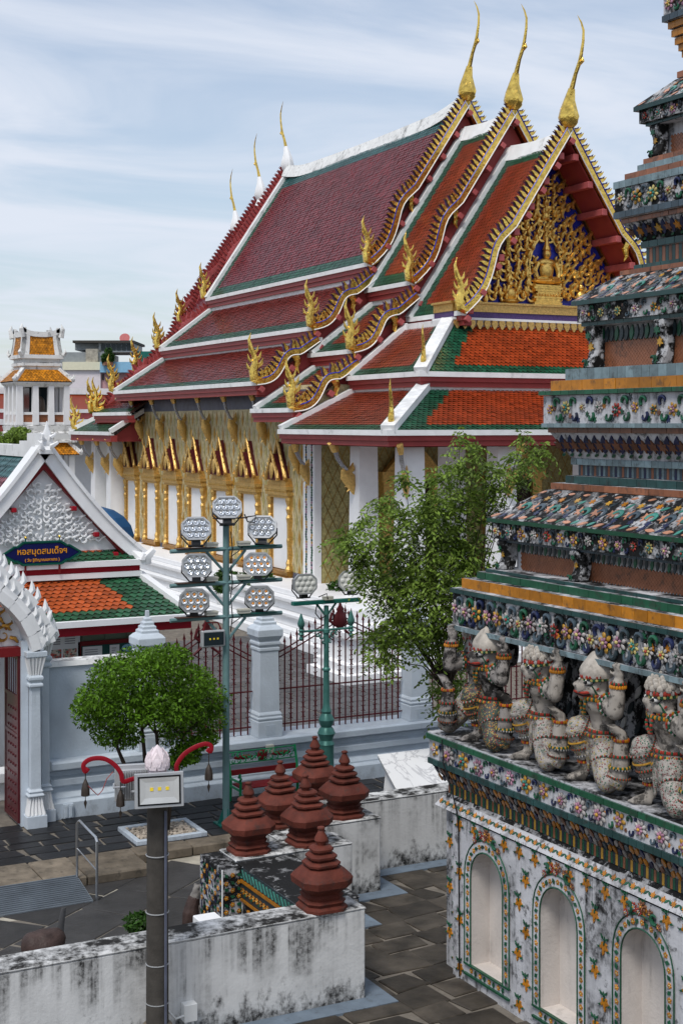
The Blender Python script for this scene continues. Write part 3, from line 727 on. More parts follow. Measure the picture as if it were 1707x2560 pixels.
# far portico skirt (left end of the picture)
def far_skirt(xe, ze, xt, zt, Y0, Y1, hipr, fm):
    a = Vector((xt, 0, zt)); b = Vector((xe, 0, ze)); V = (b - a).length; L = Y1 - Y0
    ins = lambda u, v: (u < L - hipr * (1 - v / V))
    zn = lambda u, v: ((u > L - hipr * (1 - v / V) - .8) | (v > V - .7)).astype(int)
    tile_roof(hall, (xt, Y0, zt), (0, 1, 0), b - a, L, V, [fm, X['green']], .17, .15, ins, zn, [(0, 0), (L - hipr, 0), (L, V), (0, V)])
    m = MB(); m.box(xe - .1, xe + .14, Y0, Y1 + .1, ze - .11, ze + .05); mk('eave_trim', m, X['trim'], hall)
    m = MB(); m.box(xe, xe + .3, Y0 + .01, Y1, ze - .4, ze - .112); mk('fascia', m, X['red'], hall)
    m = MB(); beam(m, (xt, Y0 + .1, zt + .08), (xe, Y0 + .1, ze + .08), .3, .2); mk('verge_band', m, X['trim'], hall)
    m = MB(); beam(m, (xt, Y1 - hipr, zt + .08), (xe, Y1, ze + .08), .34, .2); mk('hip_band', m, X['trim'], hall)
    m = MB(); m.prism([(xe + .3, Y0 + .25, ze - .4), (xe + .3, Y0 + .25, ze - .1), (xt, Y0 + .25, zt - .1), (xt, Y0 + .25, ze - .4)], (0, .1, 0)); mk('gable_board', m, X['red'], hall)
far_skirt(19.05, 6.6, 21.2, 7.9, 61.9, 68.5, 2.0, X['wine'])
inst('naga_tail', HANG, hall, (19.2, 68.3, 6.8), (0, 0, math.radians(-40)), .95)
inst('naga_tail', HANG, hall, (19.7, 66.3, 7.7), (0, 0, math.radians(-40)), .95)

# body, platform, columns
m = MB(); m.box(20.6, 36.0, 43.5, 66.3, 1.55, 8.35); body = mk('hall_wall', m, X['tan'], hall)
m = MB(); m.box(20.585, 20.62, 44.4, 66.2, 7.55, 8.2); m.box(20.585, 20.62, 43.55, 66.2, 1.56, 1.8); mk('slate_tile_band', m, X['slate'], body)
m = MB(); m.box(20.62, 36, 43.484, 43.51, 1.56, 6.4); mk('portico_wall_tiles', m, X['olive'], body)
m = MB()
for (a, z0, z1) in ((18.3, 0, .32), (18.5, .32, .5), (18.75, .5, .82), (18.62, .82, .95), (18.9, .95, 1.25), (18.72, 1.25, 1.4), (19.0, 1.4, 1.6)):
    d = a - 18.3; m.box(a, 2 * XC - a, 35.0 + d, 72 - d, z0, z1)
mk('platform', m, X['white'], hall, bevel=0.03)
m = MB(); cols = [(-1, 20.35, 36.65)]
CM = MB(); CM.sq([(.43, 0), (.43, .25), (.385, .3), (.385, .5), (.36, .55), (.315, 4.75), (.35, 4.78), (.35, 4.9)]); COLM = CM.mesh('column', X['white'])
for x in (20.35, 23.53, 26.71, 29.89, 33.07, 36.25):
    inst('column', COLM, hall, (x, 36.65, 1.6))
for x in (20.35, 23.53, 33.07, 36.25): inst('column', COLM, hall, (x, 39.6, 1.6))
for y in (64.75, 67.3): inst('column', COLM, hall, (20.15, y, 1.6))
# ceramic pilasters
for (y0, y1) in ((43.46, 44.35), (65.3, 66.34)):
    m = MB(); m.box(20.47, 20.72, y0, y1, 1.6, 7.3); pl = mk('pilaster', m, X['white'], body)
    m = MB(); r2 = random.Random(int(y0))
    for st, ww in ((0.22, .07), (0.66, .07)):
        z = 1.7
        while z < 7.2:
            m.mi = r2.choice([0, 1, 2, 0, 3]); m.ell((20.46, y0 + st * (y1 - y0) / .89 + r2.uniform(-.02, .02), z), (.02, ww, .05), 6, 4); z += .085
    mk('pilaster_flowers', m, [X['cgreen'], X['cyellow'], X['cnavy'], X['cpink']], pl, kind='stuff')
    m = MB()
    for q in (0.03, .43, .86): m.box(20.45, 20.47, y0 + q, y0 + q + .03, 1.62, 7.28)
    mk('pilaster_bead', m, X['white'], pl)
# lattice tiles on the wall
WY = [46.42 + 2.83 * k for k in range(7)]
def in_win(y, z): return any(abs(y - c) < 0.95 and 1.5 < z < 4.75 for c in WY)
m = MB(); dm = MB(); lw, lh = 0.225, 0.60
j = 0; z = 1.8
while z < 7.6:
    i = 0
    while 44.5 + i * 2 * lw < 65.2:
        y = 44.5 + i * 2 * lw + (lw if j % 2 else 0)
        if not in_win(y, z):
            for s in (-1, 1):
                for s2 in (-1, 1):
                    if z + s2 * lh > 7.55 or z + s2 * lh < 1.78: continue
                    a = (20.578, y + s * lw, z); b = (20.578, y, z + s2 * lh); t = .034
                    m.add([(a[0], a[1], a[2] - t * 2), (b[0], b[1], b[2] - t * 2), (b[0], b[1], b[2] + t * 2), (a[0], a[1], a[2] + t * 2)], [(0, 1, 2, 3) if s * s2 < 0 else (3, 2, 1, 0)])
            dm.mi = (i + j) % 2
            dm.add([(20.588, y, z - lh * .55), (20.588, y + lw * .5, z), (20.588, y, z + lh * .55), (20.588, y - lw * .5, z)], [(0, 3, 2, 1)])
        i += 1
    z += lh; j += 1
mk('tile_lattice', m, X['cream'], body, kind='stuff'); mk('diamond_tiles', dm, [X['olive'], X['cyellow']], body, kind='stuff')
m = MB(); j = 0; z = 1.9
while z < 6.2:
    for i in range(40):
        x = 20.8 + i * .36 + (.18 if j % 2 else 0)
        if x > 35.8: break
        for s in (-1, 1):
            for s2 in (-1, 1):
                t = .03; m.add([(x + s * .18, 43.48, z - t), (x, 43.48, z + s2 * .36 - t), (x, 43.48, z + s2 * .36 + t), (x + s * .18, 43.48, z + t)], [(0, 1, 2, 3) if s * s2 > 0 else (3, 2, 1, 0)])
    z += .36; j += 1
mk('portico_lattice', m, X['cyellow'], body, kind='stuff')
# doors of the portico wall
for x in (24.1, 28.3, 32.5):
    m = MB(); m.box(x - .75, x + .75, 43.3, 43.5, 1.6, 5.0); d_ = mk('door', m, X['door'], hall)
    m = MB()
    for s in (-1, 1): m.box(x + s * .95 - .2, x + s * .95 + .2, 43.15, 43.48, 1.6, 5.0)
    m.box(x - 1.25, x + 1.25, 43.05, 43.48, 5.0, 5.35)
    m.prism([(x - 1.1, 43.1, 5.35), (x + 1.1, 43.1, 5.35), (x + .5, 43.1, 6.0), (x, 43.1, 6.35), (x - .5, 43.1, 6.0)], (0, .3, 0)); mk('door_frame', m, X['goldw'], d_)
# windows with gilded frames and flame pediments (shared meshes)
def win_meshes():
    sh = MB(); sh.box(20.545, 20.60, -.68, .68, 1.85, 4.38)
    FR = []
    for s in (-1, 1):
        fr = MB(); FR.append(fr)
        y = s * .82
        fr.lathe([(.13, 1.78), (.13, 1.9), (.085, 2.0), (.105, 2.1), (.055, 2.25), (.06, 2.7), (.08, 2.9), (.06, 3.0), (.065, 3.5), (.095, 3.7), (.055, 3.8), (.10, 4.0), (.06, 4.1), (.12, 4.3), (.12, 4.4)], (20.47, y, 0), 7)
        fr.box(20.50, 20.60, y - .07, y + .07, 1.8, 4.4)
        yy = s * .70; fr.box(20.52, 20.6, yy - .03, yy + .03, 1.85, 4.36)
    ln = MB()
    for (x0, w, z0, z1) in ((20.42, .90, 4.38, 4.48), (20.34, .95, 4.48, 4.60), (20.40, .90, 4.60, 4.68), (20.30, .97, 4.68, 4.80), (20.36, .80, 4.80, 4.95), (20.38, .72, 4.95, 5.08)):
        ln.box(x0, 20.6, -w, w, z0, z1)
    for k in range(14): ln.ell((20.35, -.88 + k * .135, 4.64), (.05, .06, .07), 6, 4)
    pd = MB(); pr = MB()
    for (xf, xb, hw_, zt) in ((20.40, 20.6, .66, 6.42), (20.18, 20.42, .50, 6.0)):
        pr.prism([(xf + .03, -hw_, 5.02), (xf + .03, -hw_ * .8, 5.3), (xf + .03, -hw_ * .35, 5.05 + (zt - 5.05) * .55), (xf + .03, 0, zt - .05), (xf + .03, hw_ * .35, 5.05 + (zt - 5.05) * .55), (xf + .03, hw_ * .8, 5.3), (xf + .03, hw_, 5.02)][::-1], (xb - xf, 0, 0))
        for s in (-1, 1):
            pd.tube([(xf, s * (hw_ + .05), 5.02), (xf, s * hw_ * .86, 5.28), (xf, s * hw_ * .42, 5.08 + (zt - 5.05) * .52), (xf - .01, s * .12, zt - .22), (xf - .03, 0, zt + .05)], [.085, .075, .065, .055, .03], 6, 1.0)
            pd.tube([(xf, s * hw_, 5.06), (xf - .06, s * (hw_ + .14), 5.14), (xf - .04, s * (hw_ + .10), 5.36)], [.075, .06, .008], 5)
            for q in (0.25, .42, .58, .74): yq = s * (hw_ + .02) * (1 - q) ** 1.25; zq = 5.1 + (zt - 5.1) * q; pd.tube([(xf, yq, zq), (xf - .02, yq + s * .10, zq + .15)], [.05, .006], 4)
        pd.tube([(xf - .03, 0, zt), (xf - .10, 0, zt + .16), (xf - .08, 0, zt + .36)], [.035, .028, .004], 4)
    for k in range(7): pd.tube([(20.28, -.45 + k * .15, 5.05), (20.25, -.45 + k * .15, 5.22)], [.055, .008], 4)
    pd.ell((20.16, 0, 5.35), (.05, .16, .3), 8, 6)
    bs = MB()
    for (x0, w, z0, z1) in ((20.36, .95, 1.68, 1.82), (20.42, .92, 1.55, 1.68), (20.32, .98, 1.44, 1.55), (20.38, .95, 1.34, 1.44)): bs.box(x0, 20.62, -w, w, z0, z1)
    for k in range(12): bs.ell((20.36, -.86 + k * .156, 1.6), (.04, .06, .05), 6, 4)
    rb = MB(); rb.box(20.2, 20.62, -1.08, 1.08, 1.22, 1.34)
    o = (20.6, 0, 0)
    return [(n, b.mesh(n, mt, sm, o)) for n, b, mt, sm in (('window_jamb', FR[0], X['goldw'], False), ('window_jamb', FR[1], X['goldw'], False), ('window_lintel', ln, X['goldw'], False), ('window_pediment', pd, X['goldw'], True), ('pediment_back', pr, X['maroon'], False), ('window_base', bs, X['goldd'], False), ('window_plinth', rb, X['dkred'], False))], sh.mesh('window', X['white'], False, o)
WP, WS = win_meshes()
for y in WY:
    w = inst('window', WS, hall, (20.6, y, 0))
    for n, me in WP:
        c = bpy.data.objects.new(n, me); link(c, w)
# eave brackets
def bracket_mesh(h):
    m = MB()
    m.mi = 0; m.tube([(-.72, 0, 0), (-.62, 0, .08), (-.56, 0, -.12), (-.52, 0, -.3)], [.08, .13, .13, .09], 6, .8, up=(0, 1, 0))
    m.mi = 1; m.tube([(-.52, 0, -.28), (-.46, 0, -.55 * h), (-.34, 0, -.8 * h), (-.22, 0, -1.0 * h)], [.07, .065, .06, .07], 6)
    m.mi = 0; m.tube([(-.28, 0, -.95 * h), (-.20, 0, -1.25 * h), (-.08, 0, -1.6 * h), (-.02, 0, -1.95 * h)], [.10, .22, .16, .02], 7, .55, up=(0, 1, 0))
    m.tube([(-.2, 0, -1.1 * h), (-.06, 0, -.95 * h), (-.04, 0, -.7 * h)], [.13, .10, .01], 5, .6, up=(0, 1, 0))
    for k in range(4): m.tube([(-.26 + k * .05, 0, -1.15 * h - k * .18), (-.36 + k * .05, 0, -1.25 * h - k * .2)], [.05, .005], 4)
    return m.mesh('eave_bracket', [X['goldw'], X['silver']], True)
BR = bracket_mesh(1.0); BR2 = bracket_mesh(0.75)
for k in range(7): inst('eave_bracket', BR, hall, (20.58, 47.84 + 2.83 * k if k < 6 else 64.9, 8.15 if k < 6 else 7.2))
inst('eave_bracket', BR, hall, (20.58, 45.0, 7.2))
inst('eave_bracket', BR2, hall, (20.50, 43.9, 6.35))
inst('eave_bracket', BR, hall, (20.02, 39.6, 6.36), None, (1.25, 1, .8)); inst('eave_bracket', BR, hall, (20.1, 36.35, 6.36), (0, 0, math.radians(45)), (1.25, 1, .8))
inst('eave_bracket', BR, hall, (23.53, 36.3, 6.36), (0, 0, math.radians(90)), (1.25, 1, .8))
for y in (64.75, 67.3, 62.8): inst('eave_bracket', BR, hall, (19.85, y, 6.25), None, (1.1, 1, .85))
# ------------------------------------------------------------------ ground and paving
def struct(name, mb, m, bevel=0): o = mk(name, mb, m, None, bevel=bevel); o['kind'] = 'structure'; return o
m = MB(); m.quad((-1500, -900, -0.06), (1800, -900, -0.06), (1800, 2500, -0.06), (-1500, 2500, -0.06)); struct('ground', m, X['ground'])
def slab(name, pts, z, h, mt, parent, jz=0.004):
    c = sum((Vector(p) for p in pts), Vector((0, 0))) / len(pts); n = len(pts)
    lo = [Vector(p) for p in pts]; hi = []
    for p in lo:
        d = (c - p); hi.append(p + d * min(.5, 0.022 / max(d.length, .05)))
    tz = [z + h + random.uniform(-jz, jz) for _ in pts]
    vs_ = [(p.x - c.x, p.y - c.y, -0.02) for p in lo] + [(p.x - c.x, p.y - c.y, h * .55) for p in lo] + [(p.x - c.x, p.y - c.y, t - z) for p, t in zip(hi, tz)]
    mb = MB(); f = [tuple(2 * n + i for i in range(n))]
    for i in range(n):
        k = (i + 1) % n; f += [(i, k, n + k, n + i), (n + i, n + k, 2 * n + k, 2 * n + i)]
    mb.add(vs_, f)
    o = bpy.data.objects.new(name, mb.mesh(name, mt)); link(o, parent); o.location = (c.x, c.y, z); return o
def pave(parent, x0, x1, y0, y1, sx, sy, z, h, mt, gap=0.02, jit=0.05, rot=0.0, stagger=True, name='paving_slab', skip=None, maxn=290):
    nx = int((x1 - x0) / sx) + 1; ny = int((y1 - y0) / sy) + 1; cx, cy = (x0 + x1) / 2, (y0 + y1) / 2
    R = Matrix.Rotation(rot, 2); G_ = {}
    rowo = [random.uniform(0, sx) if stagger else 0 for _ in range(ny + 1)]
    rowh = [random.uniform(-.1, .1) * sy for _ in range(ny + 2)]
    cnt = 0
    for j in range(ny):
        xs = [x0 + rowo[j] - sx]
        while xs[-1] < x1: xs.append(xs[-1] + sx * random.uniform(.72, 1.3))
        for i in range(len(xs) - 1):
            ya, yb = y0 + j * sy + rowh[j], y0 + (j + 1) * sy + rowh[j + 1]
            g = gap / 2; J = lambda: random.uniform(-jit, jit) * .35
            q = [(xs[i] + g + J(), ya + g + J()), (xs[i + 1] - g + J(), ya + g + J()), (xs[i + 1] - g + J(), yb - g + J()), (xs[i] + g + J(), yb - g + J())]
            if random.random() < 0.25: q[2] = (q[2][0] - jit, q[2][1]); 
            if rot:
                q = [tuple(R @ Vector((a - cx, b - cy)) + Vector((cx, cy))) for a, b in q]
            mxx = sum(a for a, b in q) / 4; myy = sum(b for a, b in q) / 4
            if skip and skip(mxx, myy): continue
            if cnt < maxn: slab(name, q, z, h, mt, parent); cnt += 1
m = MB(); m.box(-8, 15.0, 4, 19.9, -.05, 0.0); tf = struct('terrace_floor', m, X['mortar'])
def sk_terr(x, y):
    return x < 7.0 or x > 12.4 or y < 9.5 or y > 19.5 or (x > 9.75 and y < 15.6) or (x < 8.3 and y > 15.1) or (x < 9.4 and y > 17.5) or (x < 10.4 and y > 18.5)
pave(tf, 6.6, 12.6, 9.3, 19.6, .62, .50, 0.0, .022, X['slabb'], .028, .15, 0.10, skip=sk_terr, name='flagstone')
m = MB(); m.box(-6, 9.0, 15.6, 21.7, -.05, -0.004); lc = struct('outer_courtyard', m, X['mortarp'])
def sk_out(x, y): return x < 1.5 or x > 8.7 or y < 15.9 or y > 21.4 or (x > 7.3 and y < 18.3)
pave(lc, -3, 12, 12, 25, 1.25, .95, -0.004, .018, X['slabg'], .030, .09, math.radians(38), skip=sk_out, name='flagstone')
m = MB(); m.box(-6, 20, 21.68, 25.0, -.05, 0.135); rp_ = struct('raised_pavement', m, X['mortar'])
pave(rp_, 3.2, 15.5, 21.95, 24.1, .66, .36, .135, .02, X['slab'], .04, .06, 0, name='paving_slab')
m = MB(); kb = None
kerb = thing('kerb', None, None, (6.5, 21.6, 0)); kerb['kind'] = 'structure'
x = 2.5
while x < 15:
    w = random.uniform(.7, 1.2); m = MB(); y0 = 21.55 if x > 6.55 else 20.88
    if x < 6.55 and x + w > 6.55: w = 6.55 - x
    m.box(x + .008, x + w - .008, y0 + random.uniform(-.02, .02), 21.95, 0, .158 + random.uniform(-.006, .006)); mk('kerb_stone', m, X['kerbst'], kerb, bevel=.02); x += w
m = MB(); m.box(-10, 60, 25.0, 80, -.05, 0.0); hc = struct('hall_courtyard', m, X['mortar'])
pave(hc, 8.0, 25, 25.2, 42.5, .98, .64, 0.0, .015, X['slabp'], .035, .03, 0, name='paving_slab', skip=lambda x, y: x > .585 * y + .6 or x < .355 * y - .5)
# painted edging along the wall feet
m = MB(); m.box(3, 8.55, 14.92, 15.20, 0, .03); m.box(8.26, 8.55, 15.2, 17.32, 0, .03); m.box(8.55, 9.66, 17.32, 17.6, 0, .03); m.box(9.38, 9.66, 17.6, 18.3, 0, .03); m.box(9.66, 10.65, 18.3, 18.58, 0, .03); m.box(10.36, 10.65, 18.58, 19.17, 0, .03); m.box(10.65, 14, 19.17, 19.45, 0, .03)
struct('painted_edging', m, X['bluekerb'])

# ------------------------------------------------------------------ terrace walls and gate blocks
TW = 1.14
def wall_block(name, label, x0, x1, y0, y1, z1=TW, cat='wall', group=None):
    m = MB(); c = .035
    m.hexa([(x0, y0, 0), (x1, y0, 0), (x1, y1, 0), (x0, y1, 0), (x0, y0, z1 - c), (x1, y0, z1 - c), (x1, y1, z1 - c), (x0, y1, z1 - c)])
    m.frus(x0 - .02, x1 + .02, y0 - .02, y1 + .02, z1 - c + .001, .03, z1)
    return single(name, m, X['stained'], label, cat, group, bevel=.018)
wall_block('terrace_wall', 'long streaked white wall in front, ending under the lowest terracotta finial', -4, 8.25, 15.2, 15.66)
s1 = wall_block('gate_block', 'dark topped low block with a mosaic side between two terracotta finials', 7.58, 8.42, 15.67, 17.62, TW - .03)
s1.data.materials[0] = X['blacktop']
wall_block('gate_block', 'white block end with black stains just behind the mosaic slab', 7.585, 9.36, 17.63, 18.2)
wall_block('gate_block', 'narrow linking block hidden between the two finial rows', 8.5, 9.30, 18.21, 18.58)
wall_block('gate_block', 'white pier block carrying the rightmost terracotta finial', 8.5, 10.35, 18.59, 19.2)
wall_block('gate_block', 'rear block carrying the farthest terracotta finial', 9.6, 10.33, 19.21, 20.45)
wall_block('terrace_wall', 'set back stained wall below the white marble slab', 10.36, 16.0, 19.45, 19.86)
# mosaic on the left face of the slab block
def small_flower(name, petal, centre, n=5):
    m = MB(); m.mi = 0
    for k in range(n):
        a = 2 * PI * k / n; m.ell((.0, .5 * math.cos(a), .5 * math.sin(a)), (.18, .36, .30), 6, 4, Matrix.Rotation(0, 3, 'X'))
    m.mi = 1; m.ell((-.1, 0, 0), (.2, .25, .25), 6, 4); return m.mesh(name, [X[petal], X[centre]])
SFY = small_flower('mosaic_flower', 'corange', 'clemon')
LG = MB(); LG.prism([(0, -.5, 0), (0, -.1, .32), (0, .5, .1), (0, .1, -.3)], (-.12, 0, 0)); LGM = LG.mesh('mosaic_leaf', X['cgreen'])
ZG = MB(); ZG.prism([(0, -.5, -.5), (0, -.25, -.5), (0, .5, .5), (0, .25, .5)], (-.12, 0, 0)); ZGM = ZG.mesh('mosaic_bar', X['cturq'])
m = MB(); m.box(7.565, 7.58, 15.7, 17.6, .95, 1.1); m.box(7.565, 7.58, 15.7, 17.6, .70, .90); mk('mosaic_ground', m, X['cdark'], s1)
m = MB(); m.box(7.55, 7.578, 15.7, 17.6, .905, .945); m.box(7.55, 7.578, 15.7, 17.6, .66, .695); mk('mosaic_rail', m, X['corange'], s1)
for k in range(17):
    inst('mosaic_bar', ZGM, s1, (7.565, 15.78 + k * .11, 1.02), (0 if k % 2 else PI, 0, 0), .11)
    inst('mosaic_flower', SFY, s1, (7.56, 15.78 + k * .11, .80), None, .055)
    if k % 2: inst('mosaic_leaf', LGM, s1, (7.56, 15.78 + k * .11 + .05, .76), None, .07)
for k in range(7):
    for j in range(3):
        inst('mosaic_flower' if (k + j) % 2 else 'mosaic_leaf', SFY if (k + j) % 2 else LGM, s1, (7.56, 15.95 + k * .24, .15 + j * .2), (random.random() * 3, 0, 0), .075)
gp = thing('gate_pilaster', 'flower mosaic pilaster at the left corner of the gate block', 'pilaster', (7.45, 17.5, 0))
m = MB(); m.box(7.30, 7.58, 17.40, 18.2, 0, 1.10); mk('shaft', m, X['prangdark'], gp)
NVM = ZG.mesh('mosaic_bar', X['cnavy'])
for k in range(11):
    z = .06 + k * .095
    for q in range(3): inst('mosaic_flower' if (k + q) % 2 else 'mosaic_leaf', SFY if (k + q) % 2 else LGM, gp, (7.35 + q * .09, 17.395, z + random.uniform(-.01, .01)), (random.random() if (k + q) % 2 == 0 else 0, 0, PI / 2), .042 if (k + q) % 2 else .075)
    for q in range(8): inst('mosaic_flower' if (k + q) % 3 == 0 else 'mosaic_leaf', SFY if (k + q) % 3 == 0 else (LGM if (k + q) % 3 == 1 else NVM), gp, (7.295, 17.46 + q * .095, z), (random.random() * 3, 0, 0), .042 if (k + q) % 3 == 0 else .07)
m = MB(); m.box(7.28, 7.60, 17.385, 17.40, 0, 1.10) if False else m.box(7.285, 7.30, 17.39, 17.41, 0, 1.10); m.box(7.57, 7.595, 17.385, 17.41, 0, 1.10); mk('corner_bead', m, X['white'], gp)

# ------------------------------------------------------------------ terracotta finials
def finial_meshes():
    b = MB(); b.oct([(.235, 0), (.235, .03), (.20, .055), (.22, .09), (.185, .115), (.20, .15), (.18, .17), (.20, .20), (.275, .26), (.285, .33), (.265, .36), (.20, .425), (.19, .43)], ch=.25)
    t = MB()
    z = .43
    for r in (.175, .145, .112):
        t.oct([(r * .70, z - .01), (r * .74, z + .015), (r, z + .03), (r * 1.02, z + .052), (r * .9, z + .068), (r * .6, z + .075)], ch=.25); z += .073
    k = MB(); k.lathe([(.05, z - .01), (.048, z + .01), (.075, z + .05), (.07, z + .075), (.035, z + .14), (.03, z + .155), (.042, z + .17), (.04, z + .185), (.012, z + .195)], n=12)
    return b.mesh('urn_body', X['terra'], True, ang=35), t.mesh('tiered_lid', X['terra'], True, ang=35), k.mesh('knob', X['terra'], True)
FB, FT, FK = finial_meshes()
FIN6 = [((7.77, 15.43), 'lowest and nearest terracotta finial, on the end of the long streaked wall', 1.02),
        ((7.90, 17.92), 'leftmost terracotta finial, above the flower mosaic pilaster', 1.0),
        ((8.78, 17.90), 'terracotta finial in the middle of the group, on the stained block end', 1.0),
        ((8.84, 18.88), 'terracotta finial in front of the green bench, left of the tallest standing one', .98),
        ((9.88, 18.88), 'rightmost terracotta finial, on the white pier block', 1.02),
        ((9.99, 20.05), 'farthest terracotta finial, highest in the picture, beside the green lamp post', 1.0)]
for (x, y), lb, s in FIN6:
    t = thing('roof_finial', lb, 'finial', (x, y, TW - .002), group='terracotta finials on the gate walls')
    for n, me in (('urn_body', FB), ('tiered_lid', FT), ('knob', FK)): inst(n, me, t, (x, y, TW - .002), (random.uniform(-.025, .025) if n != 'urn_body' else 0, random.uniform(-.025, .025) if n != 'urn_body' else 0, random.uniform(-.06, .06)), s * 1.13)

# ------------------------------------------------------------------ boundary wall, piers, iron fence
bw = thing('boundary_wall', 'pale blue moulded wall and plinth between the courtyards', 'wall', (8, 24.5, .13))
sec = [(24.12, .13), (24.12, .42), (24.19, .46), (24.19, .50), (24.30, .58), (24.30, .65), (24.23, .69), (24.23, .80), (24.34, .85), (24.34, .92), (24.22, .965), (24.16, .985), (24.16, 1.10), (24.21, 1.125), (24.98, 1.125), (24.98, .13)]
m = MB(); m.prism([(6.95, y, z) for y, z in sec][::-1], (15.0, 0, 0)); mk('plinth', m, X['bluewall'], bw, bevel=.008)
m = MB(); m.box(6.96, 8.5, 24.45, 24.78, 1.126, 2.74); mk('solid_wall', m, X['bluewall'], bw)
m = MB(); m.frus(6.95, 8.52, 24.41, 24.82, 2.741, .03, 2.83); mk('coping', m, X['towerw'], bw)
m = MB(); m.box(7.12, 7.30, 24.07, 24.12, .16, .40); m.box(7.15, 7.19, 24.05, 24.08, .18, .38); m.box(7.23, 7.27, 24.05, 24.08, .18, .38); mk('drain_cover', m, X['bluewall'], bw)
PR = [(.355, 1.126), (.355, 1.42), (.335, 1.44), (.36, 1.47), (.36, 1.49), (.335, 1.51), (.345, 1.55), (.325, 1.575), (.30, 1.6), (.275, 2.72), (.30, 2.75), (.30, 2.79), (.28, 2.81), (.32, 2.86), (.32, 2.90), (.29, 2.92), (.35, 3.0), (.37, 3.02), (.37, 3.14), (.29, 3.2), (.235, 3.22), (.235, 3.27), (.185, 3.29), (.185, 3.34), (.14, 3.36), (.14, 3.41), (.095, 3.43), (.095, 3.48), (.05, 3.5), (.045, 3.62)]
for x, lb in ((8.80, 'tapered pale pier with stepped cap behind the round tree'), (11.14, 'tapered pale pier between the two floodlight posts'), (14.42, 'tapered pale pier beside the leafy tree'), (17.7, 'tapered pale pier hidden behind the tower')):
    m = MB(); m.sq([(r * .70, z) for r, z in PR], (x, 24.5, 0)); p = single('fence_pier', m, X['pier'], lb, 'pier', 'fence piers', bevel=.006)
    m = MB(); m.box(x - .09, x + .09, 24.245, 24.26, 1.18, 1.36); mk('inset_panel', m, X['bluewall'], p)
# iron panels
def scroll_mesh():
    m = MB()
    for s in (-1, 1):
        pts = []
        for i in range(9):
            a = -1.9 + 3.8 * i / 8; pts.append((s * (.034 - .024 * math.cos(a)), 0, .052 * math.sin(a)))
        m.tube([(s * .036, 0, -.062)] + pts + [(s * .036, 0, .062)], .0075, 4)
    m.box(-.014, .014, -.014, .014, -.012, .012); return m.mesh('scroll', X['iron'])
SCR = scroll_mesh()
def fence(xa, xb, label, n, peak=3.25, low=2.62):
    f = thing('iron_fence_panel', label, 'fence', ((xa + xb) / 2, 24.6, 1.125), group='iron fence panels')
    rail = lambda x: low + (peak - low) * max(0.0, 1 - abs((x - (xa + xb) / 2) / ((xb - xa) / 2))) ** 1.05
    for z in (1.28, 1.95): m = MB(); m.box(xa - .02, xb + .02, 24.585, 24.615, z - .012, z + .012); mk('rail', m, X['iron'], f)
    for dz in (0, -.10):
        m = MB(); m.tube([(xa + (xb - xa) * i / 20, 24.6, rail(xa + (xb - xa) * i / 20) + dz) for i in range(21)], .014, 5); mk('top_rail', m, X['iron'], f)
    for i in range(n):
        x = xa + (xb - xa) * (i + .5) / n; zt = rail(x) + .13
        m = MB(); m.box(x - .011, x + .011, 24.589, 24.611, 1.14, zt)
        m.prism([(x - .03, 24.6, zt), (x + .03, 24.6, zt), (x + .012, 24.6, zt + .06), (x, 24.6, zt + .12), (x - .012, 24.6, zt + .06)], (0, .014, 0)); m.ell((x, 24.6, zt - .01), .022, 6, 4); mk('bar', m, X['iron'], f)
        if i % 2 == 0:
            z = 1.42
            while z < rail(x) - .2:
                if abs(z - 1.95) > .08: inst('scroll', SCR, f, (x, 24.6, z))
                z += .185
    xm = (xa + xb) / 2; m = MB()
    m.lathe([(.02, 0), (.10, .06), (.15, .15), (.13, .28), (.07, .36), (.09, .40), (.04, .46), (.01, .55)], (xm, 24.57, peak - .28), 10, sy=.3)
    for s in (-1, 1): m.tube([(xm + s * .1, 24.57, peak - .2), (xm + s * .22, 24.57, peak - .1), (xm + s * .18, 24.57, peak + .05), (xm + s * .1, 24.57, peak)], [.03, .035, .03, .01], 5); m.tube([(xm + s * .1, 24.57, peak - .3), (xm + s * .25, 24.57, peak - .42), (xm + s * .12, 24.57, peak - .5)], [.03, .03, .01], 5)
    mk('crest', m, X['iron'], f, True)
fence(9.06, 10.90, 'dark red iron fence panel left of the tall floodlight mast and its pier', 13, 3.15)
fence(11.40, 14.15, 'wide dark red iron fence panel behind the green lamp post', 21, 3.28)
fence(14.68, 17.4, 'dark red iron fence panel mostly hidden behind the leafy tree', 20, 3.28)
jb = MB(); jb.box(11.0, 11.14, 24.08, 24.16, .88, 1.02); jb.tube([(11.07, 24.12, .88), (11.07, 24.1, .8)], .02, 6); single('socket_box', jb, X['beige'], 'small beige socket box under the middle fence pier', 'socket')

